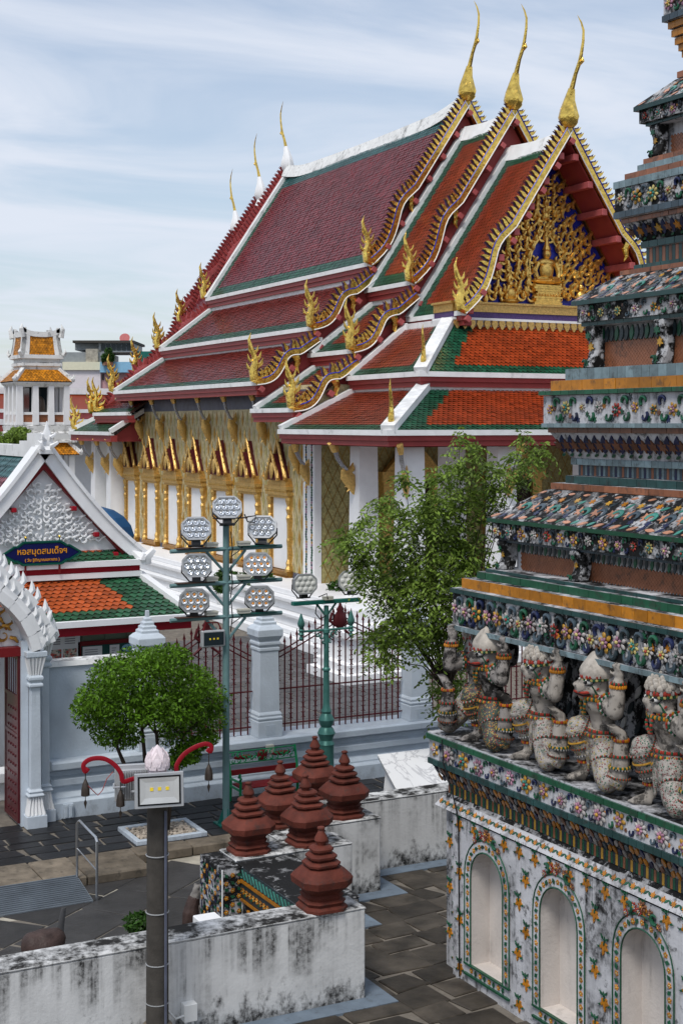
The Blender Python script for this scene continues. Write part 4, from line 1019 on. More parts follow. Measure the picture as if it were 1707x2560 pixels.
# ------------------------------------------------------------------ gate arch
GX = 5.35
ga = thing('gate_arch', 'white arched gateway with fluted pillars and flame crest at the left edge', 'gate', (GX, 24.1, .15))
def pillar(x, y, w, z1, dz=0):
    m = MB(); m.sq([(w + .085, .15), (w + .085, .36), (w + .06, .365)], (x, y, 0)); m.sq([(w + .012, .66), (w + .05, .68), (w + .05, .70), (w + .02, .73), (w + .035, .76), (w, .80), (w - .012, z1 - .62), (w + .03, z1 - .6), (w + .03, z1 - .56), (w, z1 - .53), (w + .035, z1 - .48), (w + .035, z1 - .44), (w, z1 - .40)], (x, y, 0))
    m.sq([(w + .075, z1 - .10), (w + .085, z1 - .08), (w + .085, z1)], (x, y, 0)); mk('pillar', m, X['pier'], ga, bevel=.006)
    for (za, zb, ra, rb) in ((.365, .66, w + .065, w + .01), (z1 - .40, z1 - .10, w, w + .065)):
        m = MB()
        m.sq([(ra - .02, za), (rb - .02, zb)], (x, y, 0))
        for s in range(4):
            R = Matrix.Rotation(s * PI / 2, 3, 'Z')
            for k in range(5):
                q = (k - 2) / 2.3
                a = R @ Vector((q * ra, -ra + .01, 0)); b = R @ Vector((q * rb, -rb + .01, 0))
                m.tube([Vector((x, y, za)) + a, Vector((x, y, (za + zb) / 2)) + (a + b) / 2 + R @ Vector((0, .008 if za < 1 else -.0, 0)), Vector((x, y, zb)) + b], [.022, .019, .022], 5)
        mk('fluting', m, X['white'], ga, True)
for s in (1, -1):
    pillar(GX + s * 1.215, 23.90, .092, 3.14); pillar(GX + s * 1.46, 24.16, .075, 3.42)
    m = MB(); xa, xb = sorted((GX + s * 1.0, GX + s * 1.12)); m.box(xa, xb, 23.95, 24.75, .15, 3.3); mk('jamb', m, X['pier'], ga)
    m = MB()
    arc = [(1.20, 3.16), (1.12, 3.42), (.98, 3.70), (.78, 3.94), (.55, 4.14), (.30, 4.40), (.12, 4.66), (0, 4.95)]
    for i in range(len(arc) - 1):
        (xa, za), (xb, zb) = arc[i], arc[i + 1]
        n = Vector((-(zb - za), 0, xb - xa)).normalized(); n = n if n.z > 0 or n.x > 0 else -n
        if n.x < 0: n = -n
        for (d0, d1, y0, y1) in ((-.06, .10, 23.74, 24.3), (.10, .20, 23.80, 24.3), (.20, .40, 23.88, 24.3)):
            A = [Vector((xa, y0, za)) + n * d0, Vector((xb, y0, zb)) + n * d0, Vector((xb, y0, zb)) + n * d1, Vector((xa, y0, za)) + n * d1]
            A = [Vector((GX + s * p.x, p.y, p.z)) for p in A]
            if s < 0: A = A[::-1]
            m.prism(A, (0, y1 - y0, 0))
    mk('arch_band', m, X['white'], ga)
    fm_ = MB(); fm_.tube([(0, 0, -.03), (.03, 0, .05), (.0, 0, .12), (-.035, 0, .20)], [.055, .06, .038, .005], 6, .8, up=(0, 1, 0)); FLM = fm_.mesh('flame', X['white'], True)
    for row, (d, yy, nn) in enumerate(((.42, 24.02, 13), (.22, 23.86, 12))):
        for i in range(nn):
            q = (i + .4) / nn * (len(arc) - 1.6); k = int(q); f_ = q - k
            xa, za = arc[k]; xb, zb = arc[k + 1]; n = Vector((-(zb - za), 0, xb - xa)).normalized(); n = n if n.x > 0 else -n
            px_, pz_ = xa + (xb - xa) * f_ + n.x * d, za + (zb - za) * f_ + n.z * d
            inst('flame', FLM, ga, (GX + s * px_, yy, pz_), (0, s * math.radians(18), 0 if s > 0 else PI), 1.0 if row == 0 else .8)
    m = MB(); bx = GX + s * 1.43; m.tube([(bx - s * .05, 23.95, 3.25), (bx + s * .1, 23.95, 3.45), (bx + s * .02, 23.95, 3.62), (bx + s * .1, 23.95, 3.80)], [.10, .11, .07, .01], 7, .8, up=(0, 1, 0)); m.tube([(bx - s * .16, 23.85, 3.16), (bx - s * .08, 23.85, 3.3), (bx - s * .15, 23.85, 3.42), (bx - s * .08, 23.85, 3.56)], [.08, .09, .06, .01], 7, .8, up=(0, 1, 0)); mk('naga_end', m, X['white'], ga, True)
m = MB(); m.prism([(GX + x_, 24.22, z_) for x_, z_ in [(-1.1, 3.2), (1.1, 3.2), (1.02, 3.5), (.85, 3.75), (.6, 4.0), (.3, 4.25), (0, 4.6), (-.3, 4.25), (-.6, 4.0), (-.85, 3.75), (-1.02, 3.5)]], (0, .06, 0)); ty = mk('tympanum', m, X['white'], ga)
m = MB()
for s in (-1, 1):
    for (cx_, cz_, r_) in ((.75, 3.4, .16), (.5, 3.75, .17), (.3, 3.4, .18), (.2, 4.05, .14), (.62, 3.62, .1)):
        spiral(m, GX + s * cx_, cz_, r_, 1.1, 1.0, s, 24.19, .03)
        flame(m, GX + s * (cx_ + .12), cz_ - .05, s * .16, -.1, .035, 24.18); flame(m, GX + s * (cx_ + .05), cz_ + .1, s * .1, .14, .03, 24.18)
mk('gilded_vine', m, X['goldd'], ty, True)
m = MB(); m.box(GX - 1.0, GX + 1.0, 23.98, 24.2, 3.05, 3.2); mk('lintel', m, X['dkred'], ga)
for s in (1, -1):
    x = GX + s * .975
    m = MB(); m.box(x - .02, x + .02, 24.0, 24.06, .2, 3.04); m.box(x - .02, x + .02, 24.84, 24.9, .2, 3.04)
    for z in (.2, .95, 1.65, 2.3, 2.98): m.box(x - .018, x + .018, 24.06, 24.84, z, z + .06)
    leaf = mk('door_leaf', m, X['maroon'], ga)
    m = MB(); m.box(x - .008, x + .008, 24.06, 24.84, .26, 2.3)
    for z in np.arange(.35, 2.25, .16):
        for y in (24.2, 24.35, 24.5, 24.65): m.ell((x + s * -.01, y, z), .025, 5, 4)
    mk('door_panel', m, X['maroon'], leaf)
    m = MB()
    for y in np.arange(24.12, 24.84, .12): m.box(x - .008, x + .008, y, y + .02, 2.36, 2.98)
    mk('door_bars', m, X['maroon'], leaf)

# poster board and low white bench seen through the gate
pb = thing('poster_board', 'board of green and yellow photo posters seen through the gate', 'poster board', (5.9, 27.0, 0))
m = MB(); m.box(4.6, 6.5, 27.0, 27.06, .2, 3.0); mk('panel', m, X['paper'], pb)
X['photoA'] = None
def photo_mat(name, c1, c2, c3, sc_):
    g = NT(name); n1 = g.noise(sc_, 4); c = g.mix(g.rng(n1, .42, .52), c1, c2); c = g.mix(g.rng(g.noise(sc_ * 1.7, 3, .5, g.mapv(1, 1, 1.7)), .52, .6), c, c3); return g.out(c, .5)
PHY = photo_mat('printed_photo_yellow', (.55, .55, .08), (.08, .25, .12), (.6, .25, .04), 9)
PHG = photo_mat('printed_photo_green', (.35, .55, .42), (.10, .35, .15), (.5, .5, .2), 9)
PHR = photo_mat('printed_photo_red', (.45, .05, .03), (.55, .5, .4), (.06, .12, .10), 11)
for i in range(5):
    for j in range(5):
        z = 1.55 + j * .27; m = MB(); m.box(4.75 + i * .34, 5.03 + i * .34, 26.985, 27.0, z, z + .22); mk('photo', m, PHY if j > 2 else PHG, pb)
m = MB(); m.box(4.2, 7.0, 26.2, 26.7, .35, .55); m.box(4.3, 6.9, 26.3, 26.6, 0, .35); single('white_bench', m, X['white'], 'low white masonry bench inside the gateway', 'bench', bevel=.02)

# ------------------------------------------------------------------ library pavilion
VX = 7.97
pv = thing('library_pavilion', 'small white pavilion with carved gable and red and green tiled roofs at left', 'pavilion', (VX, 30, 0))
m = MB(); m.box(VX - 2.1, VX + 2.1, 27.65, 33.5, 0, 3.3); mk('wall', m, X['white'], pv)
m = MB(); m.box(VX + .5, VX + 2.0, 27.6, 27.65, .4, 3.0); shut = mk('panelled_doors', m, X['sage'], pv)
m = MB()
for i in range(3):
    for z in (1.2, 2.45): m.box(VX + .56 + i * .48, VX + .98 + i * .48, 27.575, 27.6, z, z + .4)
mk('door_panel', m, X['sage'], shut)
m = MB(); m.box(VX + 1.95, VX + 2.15, 27.45, 27.66, 0, 3.0); m.box(VX + .35, VX + .5, 27.5, 27.66, 0, 3.0); mk('post', m, X['white'], pv)
# main gable roof
az, fz_, hw = 6.42, 4.12, 2.06
for s in (-1, 1):
    a = Vector((VX, 28.45, az)); b = Vector((VX + s * hw, 28.45, fz_)); V = (b - a).length
    if s < 0: tile_roof(pv, a, (0, 1, 0), b - a, 4.6, V, [X['purple'], X['green'], X['teal']], .15, .14, None, lambda u, v, V=V: np.where(v < .75, 2, np.where(v > V - .5, 1, 0)))
    else:
        m = MB(); m.prism([a, a + Vector((0, 4.6, 0)), b + Vector((0, 4.6, 0)), b], (0, 0, -.08)); mk('roof_slope', m, X['wine'], pv)
    m = MB(); NB = 14
    for i in range(NB):
        q0, q1 = i / NB, (i + 1) / NB
        f = lambda q: Vector((VX + s * (hw + .04) * q, 28.22, az + .05 + (fz_ - az) * q - .16 * math.sin(PI * q) * (1 if q > .0 else 0) + .10 * max(0, q - .85)))
        p, r_ = f(q0), f(q1); t = (r_ - p).normalized(); n = Vector((-t.z, 0, t.x)); n = n if n.z > 0 else -n
        A = [p - n * .13, r_ - n * .13, r_ + n * .10, p + n * .10]; A = A if s > 0 else A[::-1]
        m.prism(A, (0, .14, 0)); B = [p + n * .10, r_ + n * .10, r_ + n * .17, p + n * .17]; B = B if s > 0 else B[::-1]; m.prism([v + Vector((0, -.05, 0)) for v in B], (0, .5, 0))
    mk('bargeboard', m, X['white'], pv)
    m = MB(); m.prism([(VX, 28.3, az - .2), (VX + s * (hw - .05), 28.3, fz_ - .1), (VX + s * (hw - .15), 28.3, fz_ - .1), (VX, 28.3, az - .33)], (0, .3, 0)); mk('soffit', m, X['dkred'], pv)
    for q in (.32, .55, .75, .95):
        m = MB(); x = VX + s * (hw * q - .14); x += s * .10; z = az + (fz_ - az) * q - .30 - .13 * math.sin(PI * q); m.box(x - .05, x + .05, 28.24, 28.44, z - .045, z + .045); mk('purlin_end', m, X['redd'], pv, bevel=.01)
    m = MB(); bx = VX + s * (hw + .05); flame(m, bx, fz_, s * .10, .34, .10, 28.05); flame(m, bx - s * .1, fz_ + .02, -s * .02, .22, .07, 28.03); mk('flame_end', m, X['white'], pv, True)
m = MB(); m.lathe([(.16, 0), (.18, .08), (.11, .16), (.14, .22), (.09, .32), (.10, .38), (.05, .5), (.01, .66)], (VX, 28.1, az - .02), 8, sy=.7); 
for s in (-1, 1): flame(m, VX + s * .06, az + .05, s * .14, .2, .05, 28.05); flame(m, VX + s * .05, az + .25, s * .1, .16, .04, 28.05)
mk('apex_finial', m, X['white'], pv, True)
m = MB()
for i in range(8):
    y0 = 28.4 + i * .6; z = az + .02 + (.25 * max(0, 1 - i / 2.5) ** 2); m.box(VX - .16, VX + .16, y0, y0 + .6, az - .1, z + .12)
mk('ridge_cap', m, X['trim'], pv)
m = MB(); m.prism([(VX - 1.95, 28.45, 4.1), (VX + 1.95, 28.45, 4.1), (VX + .9, 28.45, 5.1), (VX, 28.45, 6.15), (VX - .9, 28.45, 5.1)], (0, .3, 0)); gw = mk('gable_panel', m, X['white'], pv)
m = MB(); rr = random.Random(3); z = 4.62
while z < 5.75:
    wmax = 1.75 * (1 - (z - 4.2) / 1.95) ** 1.25 - .08; x = .09
    while x < wmax:
        for s in (-1, 1):
            spiral(m, VX + s * x, z + rr.uniform(-.03, .03), .078, 1.2, rr.uniform(0, 6), s, 28.43, .021); flame(m, VX + s * (x + .06), z, s * rr.uniform(.02, .14), rr.uniform(.04, .12), .024, 28.42)
        x += .155
    z += .14
mk('stucco_relief', m, X['white'], gw, True, kind='stuff')
# skirts
X['pto'] = mat('pavilion_orange_tile', (0.40, 0.080, 0.020), 0.36, var=.15, vs_=9, rnd=.3, grime=.2)
X['ptg'] = mat('pavilion_green_tile', (0.022, 0.085, 0.040), 0.32, var=.25, vs_=9, rnd=.45, grime=.2)
def ptile(w, h):
    m = MB(); p = [(-w / 2, 0), (w / 2, 0), (w / 2, -.72 * h), (0, -1.36 * h), (-w / 2, -.72 * h)]; z = [.004, .004, .020, .026, .020]
    top = [(a, b, c) for (a, b), c in zip(p, z)]; bot = [(a, b, c - .014) for (a, b), c in zip(p, z)]
    m.add(top + bot, [(4, 3, 2, 1, 0), (0, 1, 6, 5), (1, 2, 7, 6), (2, 3, 8, 7), (3, 4, 9, 8), (4, 0, 5, 9)]); return m
PW, PH = .150, .142
PTO = ptile(PW, PH).mesh('roof_tile', X['pto']); PTG = ptile(PW, PH).mesh('roof_tile_green', X['ptg'])
def pav_skirt(zt, yt, ze, ye, xt, xe, single_tiles, bord):
    ev = Vector((0, ye - yt, ze - zt)); V = ev.length; ev.normalize(); n = Vector((1, 0, 0)).cross(ev); n = n if n.z > 0 else -n
    m = MB(); m.prism([Vector((VX - xt, yt, zt)) - n * .06, Vector((VX + xt, yt, zt)) - n * .06, Vector((VX + xe, ye, ze)) - n * .06, Vector((VX - xe, ye, ze)) - n * .06][::-1], n * .058)
    bd = mk('roof_slope', m, X['under'], pv)
    R = Matrix((Vector((1, 0, 0)), -ev, n)).transposed()
    rows = int(round(V / PH)); hh = V / rows; rest = []
    for j in range(rows):
        v = j * hh; half = xt + (xe - xt) * (v + hh * .7) / V
        k = -40
        while k < 40:
            u = (k + (.5 if j % 2 else 0)) * PW; k += 1
            if abs(u) > half - .05: continue
            g_ = (half - abs(u) < bord) or (v > V - .52 and bord > .3)
            p = Vector((VX + u, yt, zt)) + ev * v + n * .002
            if single_tiles and VX + u > 7.15: inst('roof_tile', PTG if g_ else PTO, bd, p, R)
            else: rest.append((p, g_))
    mm = MB()
    for p, g_ in rest: mm.join(ptile(PW, PH), Matrix.Translation(p) @ R.to_4x4(), 1 if g_ else 0)
    if rest: mk('roof_tiles', mm, [X['pto'], X['ptg']], bd, kind='stuff')
    m = MB(); m.box(VX - xe - .06, VX + xe + .06, ye - .06, ye + .08, ze - .07, ze + .045); mk('eave_trim', m, X['white'], pv)
    for s in (-1, 1):
        m = MB(); beam(m, (VX + s * xt, yt, zt + .03), (VX + s * xe, ye, ze + .03), .17, .13); mk('hip_band', m, X['white'], pv)
pav_skirt(4.42, 28.55, 4.16, 28.02, 1.85, 1.98, False, .55)
m = MB(); m.box(VX - 1.95, VX + 1.95, 28.06, 28.5, 3.97, 4.085); mk('fascia', m, X['redd'], pv)
m = MB(); m.box(VX - 1.98, VX + 1.98, 28.0, 28.6, 3.86, 3.968); mk('roof_flashing', m, X['white'], pv)
pav_skirt(3.85, 28.15, 3.17, 26.55, 1.97, 2.56, True, .95)
m = MB(); m.box(VX - 2.5, VX + 2.52, 26.62, 26.8, 2.92, 3.09); m.box(VX + 2.34, VX + 2.52, 26.8, 31, 2.92, 3.09); mk('fascia', m, X['redd'], pv)
m = MB(); m.box(VX - 2.3, VX + 2.3, 26.85, 28.4, 3.0, 3.04); mk('ceiling', m, X['white'], pv)
# notice boards on the pavilion
nb = thing('notice_board', 'dark green notice board with white papers under the pavilion eave', 'notice board', (9.05, 27.5, 1.0))
m = MB(); m.box(8.42, 9.72, 27.50, 27.57, 1.6, 2.66); mk('frame', m, X['dkred'], nb)
m = MB(); m.box(8.5, 9.64, 27.485, 27.50, 1.68, 2.58); mk('felt', m, X['board'], nb)
for (x0, x1, z0, z1) in ((8.52, 8.92, 2.0, 2.56), (9.08, 9.28, 2.15, 2.56)):
    m = MB(); m.box(x0, x1, 27.477, 27.485, z0, z1); p_ = mk('paper', m, X['paper'], nb); m = MB(); z = z1 - .07
    while z > z0 + .05: m.box(x0 + .04, x1 - random.uniform(.04, .12), 27.474, 27.477, z, z + .012); z -= .045
    mk('print_lines', m, X['ink'], p_)
m = MB(); m.lathe([(.13, 0), (.13, .006)], (0, 0, 0), 12); m.mul(Matrix.Translation((9.46, 27.484, 2.48)) @ Matrix.Rotation(PI / 2, 4, 'X') @ Matrix.Scale(.6, 4, (0, 1, 0))); mk('cloud_label', m, X['skyroof'], nb)
po = thing('photo_poster', 'tall white poster with red photos beside the green doors', 'poster', (8.15, 27.4, 1.2))
m = MB(); m.box(7.75, 8.40, 27.4, 27.43, 1.5, 2.95); mk('sheet', m, X['paper'], po)
for i in range(2):
    for j in range(3): m = MB(); m.box(7.79 + i * .31, 8.06 + i * .31, 27.39, 27.4, 2.36 - j * .24, 2.56 - j * .24); mk('photo', m, PHR if j < 2 else PHG, po)
m = MB()
for k in range(5): m.box(7.84, 8.04, 27.392, 27.4, 2.66 + k * .045, 2.675 + k * .045); m.box(8.13, 8.34, 27.392, 27.4, 2.66 + k * .045, 2.675 + k * .045)
mk('print_lines', m, X['ink'], po)
m = MB(); m.box(7.7, 8.42, 27.42, 27.6, 1.2, 1.5); mk('shelf', m, X['white'], po)
# hanging name sign
SX, SZ, SY_ = 7.83, 4.415, 27.93
sg = thing('name_sign', 'navy pointed sign with orange Thai lettering on the pavilion roof', 'sign', (SX, SY_, 4.0))
ol = [(-.80, 0), (-.55, .155), (-.515, .14), (-.38, .235), (.38, .235), (.515, .14), (.55, .155), (.80, 0), (.55, -.145), (.515, -.13), (.40, -.215), (-.40, -.215), (-.515, -.13), (-.55, -.145)]
m = MB(); m.prism([(SX + a, SY_ + .01, SZ + b) for a, b in ol], (0, .04, 0)); mk('frame', m, X['signg'], sg, bevel=.008)
m = MB(); m.prism([(SX + a * .94, SY_ - .004, SZ + b * .84) for a, b in ol], (0, .02, 0)); fc = mk('face', m, X['navy'], sg)
m = MB()
for i in range(len(ol)): a, b = ol[i], ol[(i + 1) % len(ol)]; beam(m, (SX + a[0], SY_, SZ + a[1]), (SX + b[0], SY_, SZ + b[1]), .035, .035, (0, 1, 0))
mk('moulding', m, X['signg'], sg)
for dx in (-.33, .36):
    m = MB(); m.tube([(SX + dx, SY_ + .03, 4.0), (SX + dx, SY_ + .03, 4.2)], .022, 6); mk('post', m, X['dkred'], sg)
    m = MB(); m.tube([(SX + dx, SY_ + .03, 4.62), (SX + dx, SY_ + .03, 4.72)], .014, 6); m2 = mk('stem', m, X['signg'], sg); m = MB(); m.ell((SX + dx, SY_ + .03, 4.74), .03, 10, 6); mk('knob', m, X['gold'], m2, True)
def text_mesh(s, size, extr, x, y, z, parent, mt, width=None):
    cu = bpy.data.curves.new('lettering', 'FONT'); cu.body = s; cu.size = size; cu.extrude = extr; cu.align_x = 'CENTER'; cu.align_y = 'CENTER'; cu.offset = size * .012
    t = bpy.data.objects.new('tmp', cu); COL.objects.link(t); bpy.context.view_layer.update()
    me = bpy.data.meshes.new_from_object(t.evaluated_get(bpy.context.evaluated_depsgraph_get())); bpy.data.objects.remove(t)
    me.materials.clear(); me.materials.append(mt); o = bpy.data.objects.new('lettering', me); link(o, parent); k = 1.0
    if width and len(me.vertices): xs = [v.co.x for v in me.vertices]; k = width / (max(xs) - min(xs))
    o.scale = (k, k, k); o.rotation_euler = (PI / 2, 0, 0); o.location = Vector((x, y, z)) - OFF[parent.name]; return o
try:
    text_mesh('หอสมุดสมเด็จฯ', .2, .006, SX, SY_ - .008, SZ + .045, sg, X['signo'], 1.0); text_mesh('( วัน ฐิติญาณมหาเถร )', .08, .004, SX, SY_ - .008, SZ - .125, sg, X['signo'], .70)
except Exception as e: print('text failed', e)
# ------------------------------------------------------------------ floodlight mast with seven lamps
def lamp_meshes():
    W, H, c = .235, .185, .10
    oc = [(-W, -H + c), (-W + c, -H), (W - c, -H), (W, -H + c), (W, H - c), (W - c, H), (-W + c, H), (-W, H - c)]
    hs = MB(); hs.prism([(x * 1.0, 0, z) for x, z in oc], (0, .09, 0)); hs.prism([(x * .62, .09, z * .62) for x, z in oc], (0, .12, 0))
    for k in range(9): hs.box(-.16 + k * .04 - .006, -.16 + k * .04 + .006, .09, .20, -.13, .13)
    rim = MB()
    for i in range(8):
        a, b = oc[i], oc[(i + 1) % 8]; beam(rim, (a[0], -.015, a[1]), (b[0], -.015, b[1]), .03, .045, (0, 1, 0))
    fp = MB(); fp.prism([(x * .94, -.012, z * .94) for x, z in oc], (0, .010, 0))
    ln = MB(); ln.lathe([(.054, 0), (.056, .012), (.050, .028), (.030, .018), (.018, .006)], n=14, cap=False); ln.mul(Matrix.Rotation(PI / 2, 4, 'X'))
    co = MB(); co.ell((0, -.012, 0), (.019, .012, .019), 8, 5)
    yk = MB()
    for s in (-1, 1): yk.tube([(s * .245, .05, 0), (s * .25, .06, -.12), (s * .12, .08, -.27)], .013, 5)
    yk.box(-.13, .13, .03, .13, -.285, -.265); yk.box(-.07, .07, .02, .14, -.27, -.16)
    return hs, rim, fp, ln, co, yk
_hs, _rim, _fp, _ln, _co, _yk = lamp_meshes()
LHS = _hs.mesh('floodlight', X['blackm']); LRIM = _rim.mesh('rim', X['greyal']); LFP = _fp.mesh('face_plate', X['lampface']); LLN = _ln.mesh('lens', X['lens'], True); LLC = _ln.mesh('lens_cup', X['lensc'], True); LCO = _co.mesh('led_core', X['ledo'], True); LCW = _co.mesh('led_core_white', X['lens'], True); LYK = _yk.mesh('yoke', X['blackm'])
LPOS = [(x, z) for z, n in ((.105, 3), (0, 4), (-.105, 3)) for x in [(i - (n - 1) / 2) * .112 for i in range(n)]]
def floodlight(parent, loc, tilt, yaw, kind='clear', sc_=1.0):
    h = inst('floodlight', LHS, parent, loc, Euler((tilt, 0, yaw)), sc_)
    kids = [('rim', LRIM), ('yoke', LYK)]
    if kind == 'frost':
        W, H, c = .235, .185, .10; m = MB(); oc = [(-W, -H + c), (-W + c, -H), (W - c, -H), (W, -H + c), (W, H - c), (W - c, H), (-W + c, H), (-W, H - c)]
        m.prism([(x * .97, -.03, z * .97) for x, z in oc], (0, .03, 0))
        for x, z in LPOS: m.ell((x, -.025, z), (.055, .022, .055), 8, 4)
        kids.append(('frosted_cover', m.mesh('frosted_cover', X['frost'], True)))
    else: kids.append(('face_plate', LFP))
    for n, me in kids: c = bpy.data.objects.new(n, me); COL.objects.link(c); c.parent = h
    if kind != 'frost':
        for x, z in LPOS:
            c = bpy.data.objects.new('lens', LLC if kind == 'amber' else LLN); COL.objects.link(c); c.parent = h; c.location = (x, -.014, z); c.rotation_euler = (0, 0, 0)
            c = bpy.data.objects.new('led_core', LCO if kind == 'amber' else LCW); COL.objects.link(c); c.parent = h; c.location = (x, -.014, z)
    return h
MX, MY = 9.50, 22.5
ms = thing('floodlight_mast', 'tall grey green mast carrying seven hexagonal floodlights on three crossbars', 'light mast', (MX, MY, .15))
m = MB(); m.tube([(MX, MY, .15), (MX, MY, 2.4), (MX, MY, 5.38)], [.062, .058, .054], 14); mk('pole', m, X['mast'], ms, True)
m = MB(); m.box(MX - .17, MX + .17, MY - .17, MY + .17, .155, .18)
for a in range(4):
    c, s = math.cos(a * PI / 2), math.sin(a * PI / 2); m.prism([(MX + c * .05, MY + s * .05, .18), (MX + c * .16, MY + s * .16, .18), (MX + c * .05, MY + s * .05, .45)], (-s * .012, c * .012, 0))
mk('base_plate', m, X['mastd'], ms)
for k, z in enumerate((4.86, 4.28, 3.70)):
    m = MB(); m.tube([(MX - 1.02, MY - .02, z), (MX + 1.04, MY - .02, z + .01)], .036, 8); mk('crossbar', m, X['mast'], ms, True)
    for s in (-1, 1):
        m = MB(); m.tube([(MX + s * .04, MY, z - .38), (MX + s * .36, MY, z - .03)], .025, 7); mk('brace', m, X['mast'], ms, True)
        m = MB(); m.box(MX + s * .58 - .34, MX + s * .58 + .34, MY - .10, MY + .06, z + .034, z + .046); mk('mounting_plate', m, X['rustm'] if s < 0 else X['mastd'], ms)
        m = MB(); m.box(MX + s * .30 - .1, MX + s * .30 + .1, MY - .13, MY + .0, z + .055, z + .13); m.box(MX + s * .30 - .11, MX + s * .30 + .11, MY - .14, MY + .01, z + .10, z + .12); mk('driver_box', m, X['beige'], ms)
    # cables
    m = MB(); m.tube([(MX + .07, MY - .05, z + .3), (MX + .09, MY - .07, z), (MX + .06, MY - .06, z - .25)], .010, 5); m.tube([(MX + .3, MY - .08, z + .06), (MX + .2, MY - .12, z - .02), (MX + .07, MY - .07, z - .12)], .009, 5); mk('cable', m, X['black'], ms, True)
for (x, y, k, kind, tl, yw) in ((510, 1228, 0, 'clear', -.42, 0.10), (490, 1322, 1, 'clear', -.34, .12), (656, 1318, 1, 'clear', -.34, -.25), (492, 1413, 2, 'clear', -.08, .05), (645, 1410, 2, 'amber', -.08, .0), (486, 1501, 3, 'amber', .10, .02), (649, 1493, 3, 'amber', .10, -.05)):
    p = on_y(x + (58 if k == 0 else 0), y + (41 if k == 0 else 0), MY - .1)
    floodlight(ms, p, tl, yw - .35, kind)
m = MB(); m.box(MX - .22, MX + .36, MY - .1, MY + .06, 5.38, 5.395); mk('top_plate', m, X['rustm'], ms)
m = MB(); m.tube([(MX + .36, MY - .05, 5.4), (MX + .52, MY - .08, 5.42), (MX + .5, MY - .08, 5.3), (MX + .38, MY - .05, 5.32), (MX + .3, MY - .1, 5.45)], .012, 5); mk('cable', m, X['black'], ms, True)
# small square floodlight with a red hood on the mast
p = on_y(535, 1597, MY - .12)
q = thing('square_floodlight', 'small grey square floodlight clamped to the tall mast', 'floodlight', p)
m = MB(); m.box(p.x - .21, p.x + .21, p.y, p.y + .1, p.z - .14, p.z + .14); mk('housing', m, X['greyal'], q, bevel=.015)
m = MB(); m.box(p.x - .18, p.x + .18, p.y - .006, p.y + .002, p.z - .11, p.z + .11); g_ = mk('glass', m, X['glassd'], q); m = MB()
for k in (-1, 0, 1): m.box(p.x + k * .07 - .015, p.x + k * .07 + .015, p.y - .010, p.y - .006, p.z - .015, p.z + .015)
mk('led_chip', m, X['led'], g_)
m = MB(); m.tube([(p.x + .2, p.y + .05, p.z + .05), (p.x + .1, p.y + .06, p.z + .26), (p.x - .12, p.y + .06, p.z + .27), (p.x - .2, p.y + .05, p.z + .05)], .014, 5); m.tube([(p.x + .16, p.y + .1, p.z), (MX - .03, MY, p.z)], .02, 5); mk('bracket', m, X['dkred'], q)

# ------------------------------------------------------------------ ornate green lamp post with two frosted floodlights
LX, LY = 11.98, 23.6
lp = thing('ornate_lamp_post', 'ornate green cast iron lamp post with two frosted floodlights', 'lamp post', (LX, LY, .15))
m = MB(); m.lathe([(.2, .15), (.2, .3), (.16, .36), (.145, .4), (.14, 1.0), (.16, 1.05), (.12, 1.12), (.135, 1.18), (.17, 1.25), (.13, 1.34), (.10, 1.37), (.13, 1.42), (.15, 1.50), (.12, 1.57), (.085, 1.62), (.10, 1.66), (.075, 1.72), (.062, 1.8), (.055, 2.4), (.075, 2.42), (.075, 2.45), (.052, 2.48), (.048, 3.1), (.07, 3.12), (.07, 3.18), (.05, 3.2), (.045, 3.62)], (LX, LY, 0), 14); mk('column', m, X['castgreen'], lp, True, ang=30)
m = MB(); m.tube([(LX - .52, LY, 3.17), (LX + .52, LY, 3.17)], .022, 7); mk('cross_arm', m, X['castgreen'], lp, True)
for s in (-1, 1):
    m = MB(); m.lathe([(.02, -.12), (.045, -.08), (.02, -.03), (.06, .0), (.035, .04), (.055, .07), (.03, .1), (.065, .16), (.07, .2), (.045, .28), (.012, .38)], (LX + s * .52, LY, 3.12), 10); mk('finial', m, X['castgreen'], lp, True)
    m = MB()
    for (a, b, r) in ((.12, 3.07, .07), (.2, 3.10, .05), (.07, 2.96, .05)): spiral(m, LX + s * a, b, r, 1.1, 0.5, s, LY, .014)
    mk('scroll_bracket', m, X['castgreen'], lp)
    m = MB(); m.tube([(LX, LY, 3.42), (LX + s * .2, LY, 3.66)], .022, 6); mk('brace', m, X['castgreen'], lp, True)
m = MB(); m.box(LX - .70, LX + .70, LY - .06, LY + .06, 3.66, 3.73); mk('crossbar', m, X['mastd'], lp, bevel=.006)
for x, y, yw in ((762, 1460, .25), (877, 1452, -.1)): floodlight(lp, on_y(x, y, LY - .05), -.05, yw - .3, 'frost', .94)
m = MB(); m.box(LX - .08, LX + .1, LY - .1, LY + .02, 3.735, 3.80); mk('driver_box', m, X['beige'], lp)
m = MB(); m.tube([(LX - .22, LY - .05, 3.66), (LX - .25, LY - .05, 3.5), (LX - .15, LY - .05, 3.38), (LX - .03, LY - .05, 3.45)], .012, 5); m.tube([(LX - .2, LY - .08, 3.8), (LX - .05, LY - .12, 3.86), (LX - .02, LY - .1, 3.76)], .01, 5); mk('cable', m, X['black'], lp, True)

